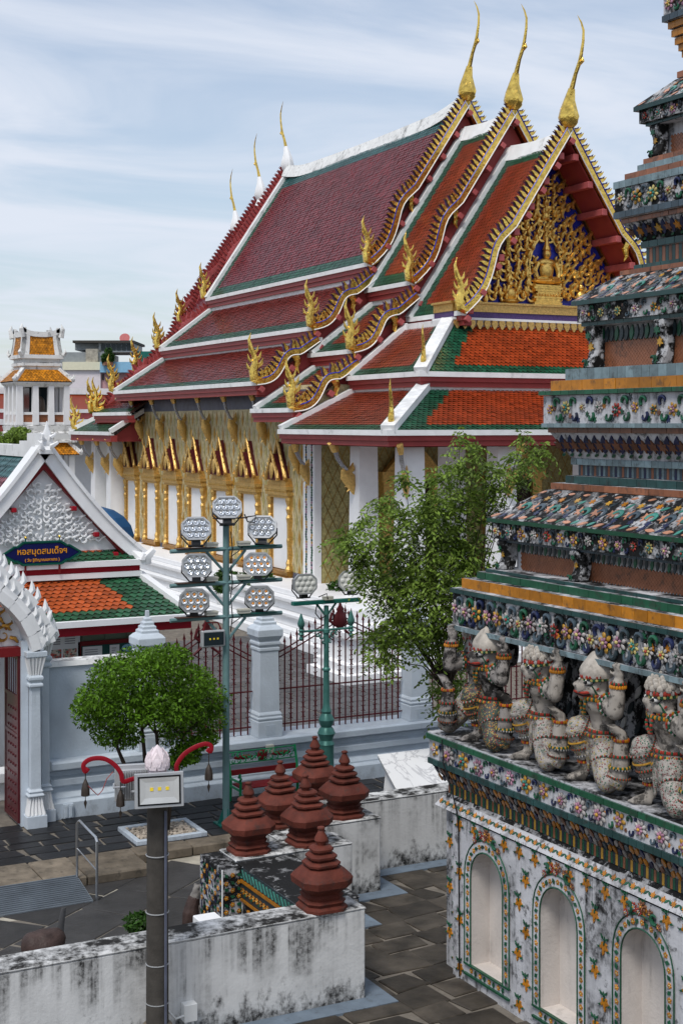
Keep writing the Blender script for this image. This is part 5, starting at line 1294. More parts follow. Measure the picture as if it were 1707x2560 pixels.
# ------------------------------------------------------------------ dark post with lotus finial, big floodlight and bells
QX, QY = 5.455, 14.86
dp = thing('lotus_post', 'dark concrete post with pink lotus bud, floodlights and red bell hooks', 'post', (QX, QY, 0))
m = MB(); m.lathe([(.21, 0), (.20, .30), (.16, .38), (.128, .40)], (QX, QY, 0), 18); mk('collar', m, X['kerbst'], dp, True)
m = MB(); m.lathe([(.125, .38), (.118, 2.0), (.112, 3.14), (.10, 3.15)], (QX, QY, 0), 20); mk('shaft', m, X['concrete'], dp, True)
for z in (.62, 1.05, 1.62, 2.25):
    m = MB(); m.lathe([(.122, -.006), (.129, -.004), (.129, .004), (.122, .006)], (QX, QY, z), 18, cap=False); mk('wire_band', m, X['greyal'], dp)
m = MB(); m.tube([(QX + .05, QY - .125, 2.75), (QX + .05, QY - .125, .35)], .016, 6); mk('conduit', m, X['slate'], dp, True)
m = MB()
prof = [(.10, 3.14), (.105, 3.17), (.09, 3.19), (.125, 3.23), (.135, 3.27), (.125, 3.32), (.085, 3.38), (.035, 3.43), (.006, 3.46)]
m.lathe(prof, (QX, QY, 0), 20)
for ring, (n, z0, z1, r0, r1) in enumerate(((8, 3.20, 3.32, .128, .135), (8, 3.24, 3.385, .136, .105), (6, 3.28, 3.43, .118, .06))):
    for k in range(n):
        a = 2 * PI * (k + .5 * (ring % 2)) / n; ca, sa = math.cos(a), math.sin(a); w = .055 - ring * .005
        P4 = [(QX + ca * r0 - sa * w * t, QY + sa * r0 + ca * w * t, z0 + (z1 - z0) * u) for t, u in ((-.7, 0), (.7, 0), (1, .4), (0, 1), (-1, .4))]
        P4[3] = (QX + ca * r1, QY + sa * r1, z1); m.prism(P4, (-ca * .01, -sa * .01, 0)); 
mk('lotus_bud', m, X['lotus'], dp, True, ang=30)
def big_flood(cx_, cy_, cz_, W, H, yaw, tilt, name, front=True):
    M_ = Matrix.Translation((cx_, cy_, cz_)) @ Euler((tilt, 0, yaw)).to_matrix().to_4x4()
    m = MB(); m.box(-W, W, -.03, .03, -H, H); m.box(-W * .8, W * .8, .03, .10, -H * .8, H * .8)
    for k in range(12): x = -W * .72 + k * W * .13; m.box(x, x + .008, .10, .15, -H * .75, H * .75)
    m.mul(M_); h = mk(name, m, X['greyal'], dp, bevel=.02)
    m = MB(); m.box(-W * .88, W * .88, -.036, -.028, -H * .84, H * .84); m.mul(M_); mk('gasket', m, X['black'], h)
    m = MB(); a, b = W * .80, H * .74; d = .75
    m.box(-a, a, -.040, -.0365, -b, b); m.mul(M_); mk('reflector_back', m, X['stonec'] if False else X['refl'], h)
    m = MB()
    pts = [(-a, -b), (a, -b), (a, b), (-a, b)]; inn = [(x * d, z * .62 + .01) for x, z in pts]
    for i in range(4):
        p, q_ = pts[i], pts[(i + 1) % 4]; r_, s_ = inn[(i + 1) % 4], inn[i]
        m.add([(p[0], -.048, p[1]), (q_[0], -.048, q_[1]), (r_[0], -.0412, r_[1]), (s_[0], -.0412, s_[1])], [(0, 1, 2, 3)])
    m.mul(M_); mk('reflector', m, X['refl'], h)
    for k in (-1, 0, 1):
        m = MB(); m.box(k * W * .32 - .018, k * W * .32 + .018, -.046, -.0412, .0, .036); m.mul(M_); mk('led_chip', m, X['led'], h)
    m = MB()
    for s in (-1, 1): m.tube([(s * (W + .01), .03, 0), (s * (W + .02), .12, -.02), (s * .1, .2, .0)], .012, 5)
    m.mul(M_); mk('yoke', m, X['greyal'], h)
c = on_y(398, 1975, 14.62); big_flood(c.x, 14.62, c.z, .265, .185, -.22, -.10, 'floodlight')
c = on_y(335, 1955, 15.12); big_flood(c.x, 15.12, c.z, .21, .20, PI - .25, .0, 'rear_floodlight')
def hook(pts, name='bell_hook'):
    P_ = [on_y(0 + .4464 * x, 1400 + .4464 * y, 14.9) for x, y in pts]
    # smooth
    Q = []
    for i in range(len(P_) - 1):
        for k in range(4):
            t = k / 4; p0 = P_[max(i - 1, 0)]; p1, p2 = P_[i], P_[i + 1]; p3 = P_[min(i + 2, len(P_) - 1)]
            Q.append(0.5 * ((2 * p1) + (p2 - p0) * t + (2 * p0 - 5 * p1 + 4 * p2 - p3) * t * t + (3 * p1 - p0 - 3 * p2 + p3) * t ** 3))
    Q.append(P_[-1]); m = MB(); m.tube(Q, .028, 6, .55, up=(0, 1, 0)); return mk(name, m, X['redd'], dp, True)
hook([(790, 1215), (740, 1228), (690, 1240), (678, 1195), (640, 1145), (580, 1112), (510, 1115), (470, 1145), (478, 1185), (495, 1165)])
hook([(920, 1230), (985, 1200), (990, 1150), (1030, 1090), (1090, 1050), (1150, 1030), (1182, 1042), (1180, 1072), (1160, 1060)])
bm_ = MB(); bm_.lathe([(.012, .17), (.02, .15), (.035, .12), (.046, .06), (.048, 0), (.04, -.005), (.005, -.01)], n=12, cap=False)
BELL = bm_.mesh('bell', X['bronze'], True)
for (x, y0, y1) in ((480, 1185, 1230), (676, 1245, 1290), (1170, 1075, 1145)):
    a = on_y(.4464 * x, 1400 + .4464 * y0, 14.9); b = on_y(.4464 * x, 1400 + .4464 * y1, 14.9)
    bb = thing('bronze_bell', {480: 'small bronze bell hanging at the far left of the red hooks', 676: 'small bronze bell hanging beside the post below the left red hook', 1170: 'small bronze bell on the right red hook'}[x], 'bell', b - Vector((0, 0, .16)), group='bronze bells on red hooks')
    inst('bell', BELL, bb, b - Vector((0, 0, .17)))
    m = MB(); m.tube([a, b], .006, 4); mk('chain', m, X['bronze'], bb)
    m = MB(); m.tube([b - Vector((0, 0, .1)), b - Vector((0, 0, .24))], .004, 4); m.prism([b + Vector((-.018, 0, -.25)), b + Vector((0, 0, -.32)), b + Vector((.018, 0, -.25)), b + Vector((0, 0, -.21))], (0, .004, 0)); mk('clapper', m, X['bronze'], bb)
m = MB(); P_ = [on_y(.4464 * x, 1400 + .4464 * y, 14.85) for x, y in ((495, 1265), (530, 1300), (550, 1318), (575, 1290), (600, 1225), (635, 1185))]; m.tube(P_, .005, 4); mk('loose_wire', m, X['wire'], dp)
m = MB(); m.box(5.86, 6.02, 15.08, 15.2, .22, .42); m.tube([(5.9, 15.14, .22), (5.9, 15.14, .02)], .02, 6); m.tube([(5.98, 15.14, .22), (5.98, 15.14, .02)], .02, 6); m.tube([(5.86, 15.1, .3), (5.72, 15.0, .33), (5.58, 14.95, .5)], .014, 5); single('junction_box', m, X['paper'], 'white electrical box at the foot of the streaked wall beside the dark post', 'electrical box', bevel=.006)

# ------------------------------------------------------------------ handrail, ramp, planter, bench, marble slab, statues
m = MB()
m.tube([(6.38, 20.86, .15), (6.38, 20.86, .98), (6.40, 20.80, 1.03), (6.46, 20.2, .93), (6.46, 20.14, .88), (6.46, 20.14, 0)], .021, 8)
m.tube([(6.38, 20.86, .6), (6.46, 20.14, .45)], .013, 6); single('handrail', m, X['steel'], 'bent stainless steel handrail at the edge of the ramp', 'handrail', smooth=True)
rm = thing('metal_ramp', 'ribbed galvanised metal ramp at the left edge', 'ramp', (5.2, 20.5, 0))
m = MB(); m.prism([(3.6, 20.12, .004), (3.6, 20.12, .03), (3.6, 20.95, .175), (3.6, 20.95, .004)], (2.8, 0, 0)); mk('sheet', m, X['ramp'], rm)
for k in range(14):
    t = (k + .5) / 14; y = 20.13 + .8 * t; z = .032 + .142 * t; m = MB(); m.box(3.62, 6.38, y - .014, y + .014, z - .005, z + .016); mk('rib', m, X['ramp'], rm)
px0, px1, py0, py1 = 7.72, 8.95, 21.98, 22.95
pl = thing('gravel_planter', 'square pebble bed with white kerb round the topiary tree', 'planter', (8.3, 22.4, .155))
m = MB()
for a in ((px0, px1, py0, py0 + .09), (px0, px1, py1 - .09, py1), (px0, px0 + .09, py0 + .09, py1 - .09), (px1 - .09, px1, py0 + .09, py1 - .09)): m.box(*a, .15, .23)
mk('planter_kerb', m, X['bluewall'], pl, bevel=.01)
m = MB(); m.box(px0 + .09, px1 - .09, py0 + .09, py1 - .09, .15, .185); mk('soil', m, X['mortar'], pl)
m = MB()
for k in range(520):
    r = random.uniform(.018, .042); m.ell((random.uniform(px0 + .12, px1 - .12), random.uniform(py0 + .12, py1 - .12), .19 + random.uniform(0, .025)), (r, r * random.uniform(.6, 1), r * .6), 6, 4, Matrix.Rotation(random.random() * 6, 3, 'Z'))
pe = mk('pebbles', m, X['gravel'], pl, True, kind='stuff')
at_ = pe.data.attributes.new('var', 'FLOAT', 'FACE'); at_.data.foreach_set('value', np.repeat(RNG.random(520), 26).astype(np.float32))
# bench
BX0, BX1, BY = 10.15, 11.5, 23.72
be = thing('garden_bench', 'green cast iron garden bench with red slats against the pale wall', 'bench', ((BX0 + BX1) / 2, BY, .155))
for x in (BX0, BX1):
    m = MB(); m.tube([(x, BY + .12, .155), (x, BY + .10, .5), (x, BY + .16, .75), (x, BY + .24, 1.02)], [.028, .03, .026, .022], 6); m.tube([(x, BY + .1, .56), (x, BY - .3, .58), (x, BY - .37, .66), (x, BY - .32, .72), (x, BY - .27, .66)], .024, 6); m.tube([(x, BY - .36, .155), (x, BY - .33, .4), (x, BY - .36, .6)], .026, 6); m.tube([(x, BY + .1, .43), (x, BY - .34, .43)], .022, 6); mk('leg_frame', m, X['benchg'], be, True)
for k in range(5): m = MB(); m.box(BX0 + .02, BX1 - .02, BY - .34 + k * .088, BY - .27 + k * .088, .455, .48); mk('seat_slat', m, X['dkred'], be, bevel=.006)
m = MB(); m.box(BX0 + .02, BX1 - .02, BY + .135, BY + .16, .60, .70); mk('back_slat', m, X['dkred'], be, bevel=.006)
m = MB(); yb = BY + .22
for z, y_ in ((.80, BY + .185), (1.0, BY + .235)): m.tube([(BX0, y_, z), (BX1, y_, z)], .012, 5)
for i in range(12):
    x = BX0 + .08 + i * (BX1 - BX0 - .16) / 11
    for s in (-1, 1): spiral(m, x, .90 + s * .045, .05, .9, i, s, BY + .21, .011)
bk = mk('lattice_back', m, X['benchg'], be)
m = MB(); xm = (BX0 + BX1) / 2
for cx_, rx, rz in ((xm, .105, .10), (xm - .38, .2, .045), (xm + .38, .2, .045)): m.ell((cx_, BY + .205, .90), (rx, .018, rz), 16, 6)
mk('red_medallion', m, X['dkred'], bk, True)
# marble slab
def marble():
    g = NT('veined_white_marble'); n = g.noise(1.3, 6, .6, None, 1.2); v = g.rng(g.mth('ABSOLUTE', g.mth('SUBTRACT', n, .5)), 0, .03, 1, 0); return g.out(g.mix(g.mth('MULTIPLY', v, .55), (.78, .78, .78), (.32, .32, .34)), .18)
MAR = marble()
mt_ = thing('marble_slab', 'tilted white marble slab on a white base beside the tower', 'slab', (12.7, 21.3, .14))
m = MB(); m.hexa([(12.0, 20.98, .72), (14.0, 20.98, .72), (14.0, 21.66, 1.18), (12.0, 21.66, 1.18), (11.97, 20.94, .79), (14.03, 20.94, .79), (14.03, 21.63, 1.26), (11.97, 21.63, 1.26)]); mk('top', m, MAR, mt_, bevel=.008)
m = MB(); m.hexa([(12.05, 20.95, .14), (13.95, 20.95, .14), (13.95, 21.65, .14), (12.05, 21.65, .14), (12.1, 21.05, .74), (13.9, 21.05, .74), (13.9, 21.55, 1.05), (12.1, 21.55, 1.05)]); mk('base', m, MAR, mt_)
m = MB(); m.box(11.72, 12.2, 20.72, 20.95, .14, .66); mk('side_block', m, MAR, mt_)
# carved animal, small white box, curved marker, dark stone
def remesh(o, vox, smooth=6):
    r_ = o.modifiers.new('remesh', 'REMESH'); r_.mode = 'VOXEL'; r_.voxel_size = vox; r_.use_smooth_shade = True
    s_ = o.modifiers.new('smooth', 'SMOOTH'); s_.factor = .5; s_.iterations = smooth; return o
ax, ay = 7.33, 18.35
an = thing('stone_animal', 'carved stone animal facing right beside the mosaic gate block', 'statue', (ax, ay, 0)); an.scale = (.60, .60, .60)
m = MB(); m.tube([(ax - .18, ay, .0), (ax - .16, ay, .45), (ax - .06, ay, .85)], [.2, .19, .12], 8); m.tube([(ax - .02, ay, .2), (ax, ay, .6)], [.13, .14], 8); m.ell((ax, ay, .90), (.15, .12, .16)); m.tube([(ax + .02, ay, .88), (ax + .17, ay, .80), (ax + .25, ay, .74)], [.12, .095, .075], 8); m.ell((ax + .24, ay, .80), (.05, .06, .04))
for s in (-1, 1): m.ell((ax - .03, ay + s * .1, 1.02), (.05, .03, .06))
b_ = mk('body', m, X['stonec'], an); remesh(b_, .02)
m = MB(); m.tube([(ax - .19, ay, .02), (ax - .175, ay, .45), (ax - .09, ay, .80)], [.215, .205, .14], 8); remesh(mk('mane', m, X['stoned'], an), .025)
m = MB()
for s in (-1, 1): m.ell((ax + .08, ay + s * .105, .90), (.028, .02, .022), 8, 5)
mk('eye', m, X['stoned'], an, True)
m = MB(); q0, q1 = on_y(508, 2310, 16.5), on_y(564, 2300, 16.5); m.box(q0.x, q1.x, 16.5, 16.85, 0, q0.z); single('white_box', m, X['white'], 'small white box block behind the streaked wall', 'box', bevel=.01)
m = MB(); P0 = on_y(150, 2368, 17.0); m.tube([(P0.x, 17.0, 0), (P0.x - .01, 17.0, .5), (P0.x + .01, 17.0, .85), (P0.x + .05, 17.0, 1.08)], [.05, .05, .045, .03], 8, .35, up=(0, 1, 0)); single('curved_marker', m, X['slabp'], 'thin pale curved marker post behind the streaked wall', 'marker', smooth=True)
p = on_z(110, 2352, .75); m = MB(); m.ell((p.x, p.y, .45), (.28, .3, .45), 12, 8); m.ell((p.x + .12, p.y, .75), (.16, .16, .14), 10, 6); m.ell((p.x - .15, p.y, .7), (.13, .2, .18), 10, 6); o = single('stone_lion', m, X['stoned'], 'dark glossy stone figure behind the wall at left', 'statue'); remesh(o, .03)
# potted plants and white pedestal in the hall courtyard
def leaf_cloud(centres, n, size, mats, seed, flat=.0, droop=.3, vmin=0.0):
    """centres: list of (x,y,z,rx,ry,rz); diamonds scattered mostly near lobe surfaces"""
    rg = np.random.default_rng(seed); C_ = np.array(centres); w = (C_[:, 3] * C_[:, 5]) ; w = w / w.sum()
    k = rg.choice(len(C_), n, p=w); d = rg.normal(size=(n, 3)); d /= np.linalg.norm(d, axis=1)[:, None]
    r = rg.random(n) ** .28; c = C_[k, :3] + d * C_[k, 3:6] * r[:, None]
    t = d * .5 + rg.normal(size=(n, 3)) * .6; t[:, 2] -= droop; t /= np.linalg.norm(t, axis=1)[:, None]
    u = np.cross(t, d + rg.normal(size=(n, 3)) * .5); u /= np.linalg.norm(u, axis=1)[:, None]
    s = size * rg.uniform(.6, 1.25, n)[:, None]; nn = np.cross(t, u)
    V = np.empty((n, 4, 3)); V[:, 0] = c - t * s; V[:, 1] = c + u * s * .45 + nn * s * .12; V[:, 2] = c + t * s; V[:, 3] = c - u * s * .45 + nn * s * .12
    return V.reshape(-1, 3), np.arange(n * 4).reshape(n, 4), rg.random(n)
def crown(name, parent, centres, n, size, mt, seed, **k):
    V, F, var = leaf_cloud(centres, n, size, mt, seed, **k); V = V - np.array(OFF[parent.name]); o = bpy.data.objects.new(name, npmesh(name, V, F, mt, None, var)); return link(o, parent)
for (x, y, lb) in ((645, 1560, 'potted shrub behind the middle fence pier'), (575, 1545, 'potted shrub behind the tall mast'), (840, 1600, 'potted bush behind the green lamp post')):
    p = on_z(x, y, 0); t = thing('potted_plant', lb, 'potted plant', (p.x, p.y, 0), group='potted plants before the hall')
    m = MB(); m.lathe([(.28, 0), (.32, .1), (.45, .55), (.5, .6), (.5, .68), (.42, .68), (.4, .6)], (p.x, p.y, 0), 14); mk('pot', m, X['towerw'], t, True)
    m = MB(); m.tube([(p.x, p.y, .6), (p.x + .05, p.y, 1.2)], .05, 6); mk('stem', m, X['bark'], t)
    crown('foliage', t, [(p.x + random.uniform(-.3, .3), p.y + random.uniform(-.3, .3), 1.2 + random.uniform(-.2, .4), .45, .45, .4) for _ in range(5)], 2200, .09, X['leafC'], int(x))
p = on_z(905, 1690, 0); pdl = thing('white_pedestal', 'stepped white pedestal in the courtyard behind the iron fence', 'pedestal', (p.x, p.y, 0))
m = MB(); m.sq([(1.15, 0), (1.15, .25), (1.0, .28), (1.0, .5), (.85, .55), (.8, 1.1), (.95, 1.2), (.95, 1.35)], (p.x, p.y, 0)); mk('base', m, X['white'], pdl)
m = MB(); m.sq([(.7, 1.35), (.7, 1.5), (.55, 1.55), (.5, 1.9)], (p.x, p.y, 0)); mk('cap', m, X['white'], pdl)
p = on_z(735, 1600, 0); m = MB(); pts = [(0, 0), (2.6, 0), (2.6, 1.5), (2.2, 1.55), (1.6, 1.2), (1.1, .75), (.6, .7), (.3, .9), (0, .8)]; m.prism([(p.x + a, p.y + .5, b) for a, b in pts][::-1], (0, .4, 0)); single('stair_balustrade', m, X['white'], 'curved white stair balustrade before the hall platform', 'balustrade', bevel=.03)

# ------------------------------------------------------------------ trees
tc = on_y(372, 1755, 22.35)
tt_ = thing('topiary_tree', 'round clipped green tree with thin trunks in the pebble bed', 'tree', (8.3, 22.4, .17))
m = MB()
for (bx, by, tx, tz_) in ((8.25, 22.4, -.55, 1.55), (8.34, 22.35, .15, 1.7), (8.4, 22.45, .62, 1.6), (8.3, 22.5, -.1, 1.8)):
    m.tube([(bx, by, .17), (bx + (tc.x + tx - bx) * .25, by, .7), (bx + (tc.x + tx - bx) * .7, by - .03, 1.2), (tc.x + tx, 22.4, tz_ + .2)], [.055, .045, .04, .025], 7)
    for q in range(3): m.tube([(tc.x + tx, 22.4, tz_ + .15), (tc.x + tx + random.uniform(-.4, .4), 22.4 + random.uniform(-.4, .4), tz_ + .6)], [.022, .01], 5)
mk('trunk', m, X['bark'], tt_, True)
lob = []
R_ = random.Random(11)
for (x, y, r) in ((250, 1740, 70), (235, 1790, 55), (290, 1690, 70), (350, 1670, 75), (420, 1660, 70), (480, 1700, 70), (520, 1740, 60), (515, 1800, 55), (460, 1780, 75), (390, 1760, 90), (310, 1770, 90), (280, 1840, 50), (330, 1850, 45), (430, 1840, 45), (215, 1760, 35), (545, 1775, 30), (360, 1640, 40), (440, 1640, 40), (500, 1850, 35)):
    for dy in ((-.5, .1, .5) if r > 60 else (-.1, .25)):
        p = on_y(x + R_.uniform(-12, 12), y + R_.uniform(-12, 12), 22.4 + dy); rr_ = r * 21 / 3556; lob.append((p.x, p.y, p.z, rr_, rr_, rr_ * .72))
crown('crown', tt_, lob, 23000, .038, X['leafA'], 5, droop=.12)
lob2 = [(on_y(x, y, 22.2).x, 22.2, on_y(x, y, 22.2).z, .2, .25, .13) for x, y in ((455, 1880), (490, 1860), (520, 1845), (440, 1905), (475, 1890))]
crown('low_shoot', tt_, lob2, 2600, .036, X['leafA'], 6, droop=.1)
V, F, var = leaf_cloud(lob, 60, .03, None, 9); o = bpy.data.objects.new('blossoms', npmesh('blossoms', V - np.array(OFF[tt_.name]), F, X['petalw'])); link(o, tt_); o['kind'] = 'stuff'
# loose tree beside the tower: drooping sprays along twigs
tr = thing('leafy_tree', 'loose leafy tree with drooping sprays between the fence and the tower', 'tree', (13.6, 21.8, .14))
m = MB(); base = Vector((13.6, 21.8, .14)); fork = Vector((13.45, 21.7, 2.2)); m.tube([base, Vector((13.55, 21.8, 1.2)), fork], [.11, .09, .07], 8)
sp_c = []; rg = random.Random(21)
tips = [(960, 1350, 60), (1010, 1290, 45), (1070, 1250, 50), (1105, 1190, 40), (1160, 1220, 55), (1090, 1340, 95), (1010, 1410, 85), (1090, 1450, 120), (1040, 1530, 100), (980, 1480, 70), (1110, 1590, 70), (1130, 1700, 70), (1000, 1570, 60), (940, 1590, 45), (960, 1650, 40), (1120, 1290, 90), (1220, 1240, 60), (1160, 1380, 100), (1180, 1500, 90), (880, 1360, 45), (860, 1345, 25), (905, 1400, 40), (930, 1440, 40), (1150, 1160, 40), (1230, 1180, 40), (1285, 1185, 34), (1190, 1120, 22), (1150, 1095, 18), (1280, 1140, 18), (1350, 1118, 20), (1310, 1090, 20), (1010, 1190, 30), (970, 1250, 40), (910, 1300, 30), (1125, 1770, 45), (1325, 1155, 24)]
SPR = []
for (x, y, r) in tips:
    p = at_d(x, y, 25.2 + rg.uniform(-.8, .6)); mid = fork.lerp(p, .55) + Vector((rg.uniform(-.15, .15), rg.uniform(-.2, .2), .15))
    m.tube([fork, mid, p], [.02, .010, .004], 5)
    R0 = r * 25.2 / 3556
    for k in range(int(12 + r * r / 52)):
        d = Vector((rg.gauss(0, 1), rg.gauss(0, 1), rg.gauss(0, 1))).normalized() * R0 * rg.random() ** .5
        o_ = p + d * .9; dr = Vector((rg.uniform(-1, 1), rg.uniform(-1, 1), rg.uniform(-.7, .55))).normalized(); SPR.append((o_, dr))
mk('trunk', m, X['bark'], tr, True)
VV, tw_ = [], MB()
for o_, dr in SPR:
    L = rg.uniform(.18, .42); pts = [o_ + dr * (L * t) + Vector((0, 0, -.16 * (L * t / .3) ** 2)) for t in (0, .33, .66, 1)]
    if rg.random() < .3: tw_.tube(pts, [.004, .0035, .003, .001], 3)
    nl = int(L / .034)
    for i in range(nl):
        t = (i + .5) / nl; a = pts[0].lerp(pts[3], t); a.z += 0 
        q = pts[min(2, int(t * 3))].lerp(pts[min(3, int(t * 3) + 1)], t * 3 - int(t * 3)); sd_ = dr.cross(Vector((0, 0, 1)))
        if sd_.length < 1e-3: sd_ = Vector((1, 0, 0))
        sd_.normalize(); s = 1 if i % 2 else -1; ld = (sd_ * s * .8 + dr * .45 + Vector((rg.uniform(-.3, .3), rg.uniform(-.3, .3), -.45 + rg.uniform(-.3, .2)))).normalized(); nn = ld.cross(dr); nn = nn.normalized() if nn.length > 1e-3 else Vector((0, 0, 1)); ww = ld.cross(nn).normalized(); l = rg.uniform(.075, .125)
        VV += [q, q + ld * l * .5 + ww * l * .23 + nn * .006, q + ld * l, q + ld * l * .5 - ww * l * .23 + nn * .006]
V = np.array([tuple(v) for v in VV]) - np.array(OFF[tr.name]); n_ = len(V) // 4
o = bpy.data.objects.new('crown', npmesh('crown', V, np.arange(n_ * 4).reshape(n_, 4), X['leafB'], None, RNG.random(n_))); link(o, tr)
mk('twigs', tw_, X['bark'], tr, kind='stuff')
print('tree leaves', n_)
# small shrubs
for (x, y, r, lb) in ((330, 2320, 30, 'small green shrub behind the dark post and wall'), (556, 2222, 22, 'small green shrub beside the mosaic pilaster')):
    p = on_z(x, y + 15, .3); t = thing('shrub', lb, 'shrub', (p.x, p.y, 0)); m = MB(); m.tube([(p.x, p.y, 0), (p.x, p.y, .35)], .02, 5); mk('stem', m, X['bark'], t); crown('foliage', t, [(p.x + random.uniform(-.12, .12), p.y + random.uniform(-.1, .1), .4 + random.uniform(-.08, .1), r * .0058, r * .0058, r * .0045) for _ in range(4)], 900, .045, X['leafC'], int(x))
p = at_d(20, 1095, 60); t = thing('background_tree', 'dense green treetop before the bell tower at the left edge', 'tree', (p.x, p.y, 0)); m = MB(); m.tube([(p.x, p.y, 0), (p.x, p.y, 5.5)], [.2, .12], 7); mk('trunk', m, X['bark'], t)
crown('crown', t, [(p.x + random.uniform(-1.2, .7), p.y + random.uniform(-.8, .8), p.z + random.uniform(-.9, .1), .55, .55, .45) for _ in range(14)], 9000, .09, X['leafB'], 3)

# ------------------------------------------------------------------ blue umbrella, bell tower, far buildings
p = at_d(252, 1338, 47); um = thing('blue_umbrella', 'large blue canvas umbrella between pavilion roof and hall', 'umbrella', (p.x, p.y, 0))
m = MB(); m.lathe([(1.12, -.12), (1.15, .0), (1.05, .3), (.8, .6), (.45, .82), (.02, .95)], (p.x, p.y, p.z), 10, cap=False); mk('canopy', m, X['canvas'], um)
m = MB(); m.tube([(p.x, p.y, 0), (p.x, p.y, p.z + .95)], .03, 6); mk('pole', m, X['greyal'], um)
TD = 78.0; tp = at_d(92, 1000, TD); zt_ = lambda y: 7 + (1060 - y) / 3556 * TD
bt = thing('bell_tower', 'weathered white bell tower with amber tiled roofs at the left', 'bell tower', (tp.x, tp.y, 0))
def sqr(name, prof, mt_): m = MB(); m.sq(prof, (tp.x, tp.y, 0)); return mk(name, m, mt_, bt)
sqr('base', [(1.55, 0), (1.55, 2.4), (1.75, 2.5), (1.75, 2.75), (1.5, 2.8)], X['towerw'])
sqr('lower_core', [(1.0, 2.8), (1.0, 5.2)], X['concrete'])
sqr('middle_cornice', [(1.75, 6.0), (1.75, 6.1), (1.6, 6.15), (1.65, 6.5), (1.45, 6.6), (1.5, 6.9), (1.35, 6.95)], X['towerw'])
sqr('upper_core', [(.55, 6.9), (.55, 9.3)], X['glassd'])
sqr('eave', [(1.35, 9.0), (1.55, 9.2), (1.55, 9.32)], X['towerw'])
sqr('neck', [(1.0, 9.9), (1.0, 10.1), (1.1, 10.15), (1.1, 10.3), (1.0, 10.35), (1.0, 10.5), (1.18, 10.55), (1.18, 10.75)], X['towerw'])
for (r, z0, z1, k) in ((1.28, 6.95, 9.05, 4), (1.5, 2.8, 5.3, 4)):
    for s in range(4):
        R = Matrix.Rotation(s * PI / 2, 3, 'Z')
        for i in range(k):
            if i == k - 1: continue
            q = R @ Vector((-r + 2 * r * i / (k - 1), -r, 0)); m = MB(); m.sq([(.17, z0), (.15, z1)], (tp.x + q.x, tp.y + q.y, 0)); mk('column', m, X['white'], bt)
        q = R @ Vector((0, -r, 0)); m = MB(); a = R @ Vector((-r, -r, 0)); b = R @ Vector((r, -r, 0))
        for zz in (z0 + .08, z0 + .62): beam(m, Vector((tp.x, tp.y, zz)) + a, Vector((tp.x, tp.y, zz)) + b, .16, .14)
        mk('balustrade_rail', m, X['white'], bt)
        for i in range(3):
            q = R @ Vector((-r + 2 * r * (i + .5) / 3, -r, 0)); e = R @ Vector((.28, 0, 0)); m = MB(); beam(m, Vector((tp.x, tp.y, z0 + .35)) + q - e, Vector((tp.x, tp.y, z0 + .35)) + q + e, .06, .4); mk('balustrade_grille', m, X['cbrick'], bt)
def tower_roof(r0, z0, r1, z1, ft=X['amber']):
    for s in range(4):
        R = Matrix.Rotation(s * PI / 2, 3, 'Z'); o = Vector((tp.x, tp.y, 0)); O = o + R @ Vector((-r0, -r1, 0)) + Vector((0, 0, z1)); eu = R @ Vector((1, 0, 0)); ev = R @ Vector((0, -(r0 - r1), 0)) + Vector((0, 0, z0 - z1)); V = ev.length
        if s in (0, 3): tile_roof(bt, O, eu, ev, 2 * r0, V, [ft], .16, .13, lambda u, v, V=V: (u > (r0 - r1) * (1 - v / V)) & (u < 2 * r0 - (r0 - r1) * (1 - v / V)), None, [(r0 - r1, 0), (r0 + r1, 0), (2 * r0, V), (0, V)], .05)
        m = MB(); beam(m, o + R @ Vector((-r1, -r1, 0)) + Vector((0, 0, z1 + .05)), o + R @ Vector((-r0, -r0, 0)) + Vector((0, 0, z0 + .05)), .2, .16); flame(m, *(lambda q: (q.x, q.z))(o + R @ Vector((-r0, -r0, 0)) + Vector((0, 0, z0))), 0, .4, .1, (o + R @ Vector((-r0, -r0, 0))).y); mk('hip_band', m, X['towerw'], bt)
tower_roof(1.6, 9.3, 1.0, 9.95); tower_roof(1.95, 5.35, 1.35, 6.05)
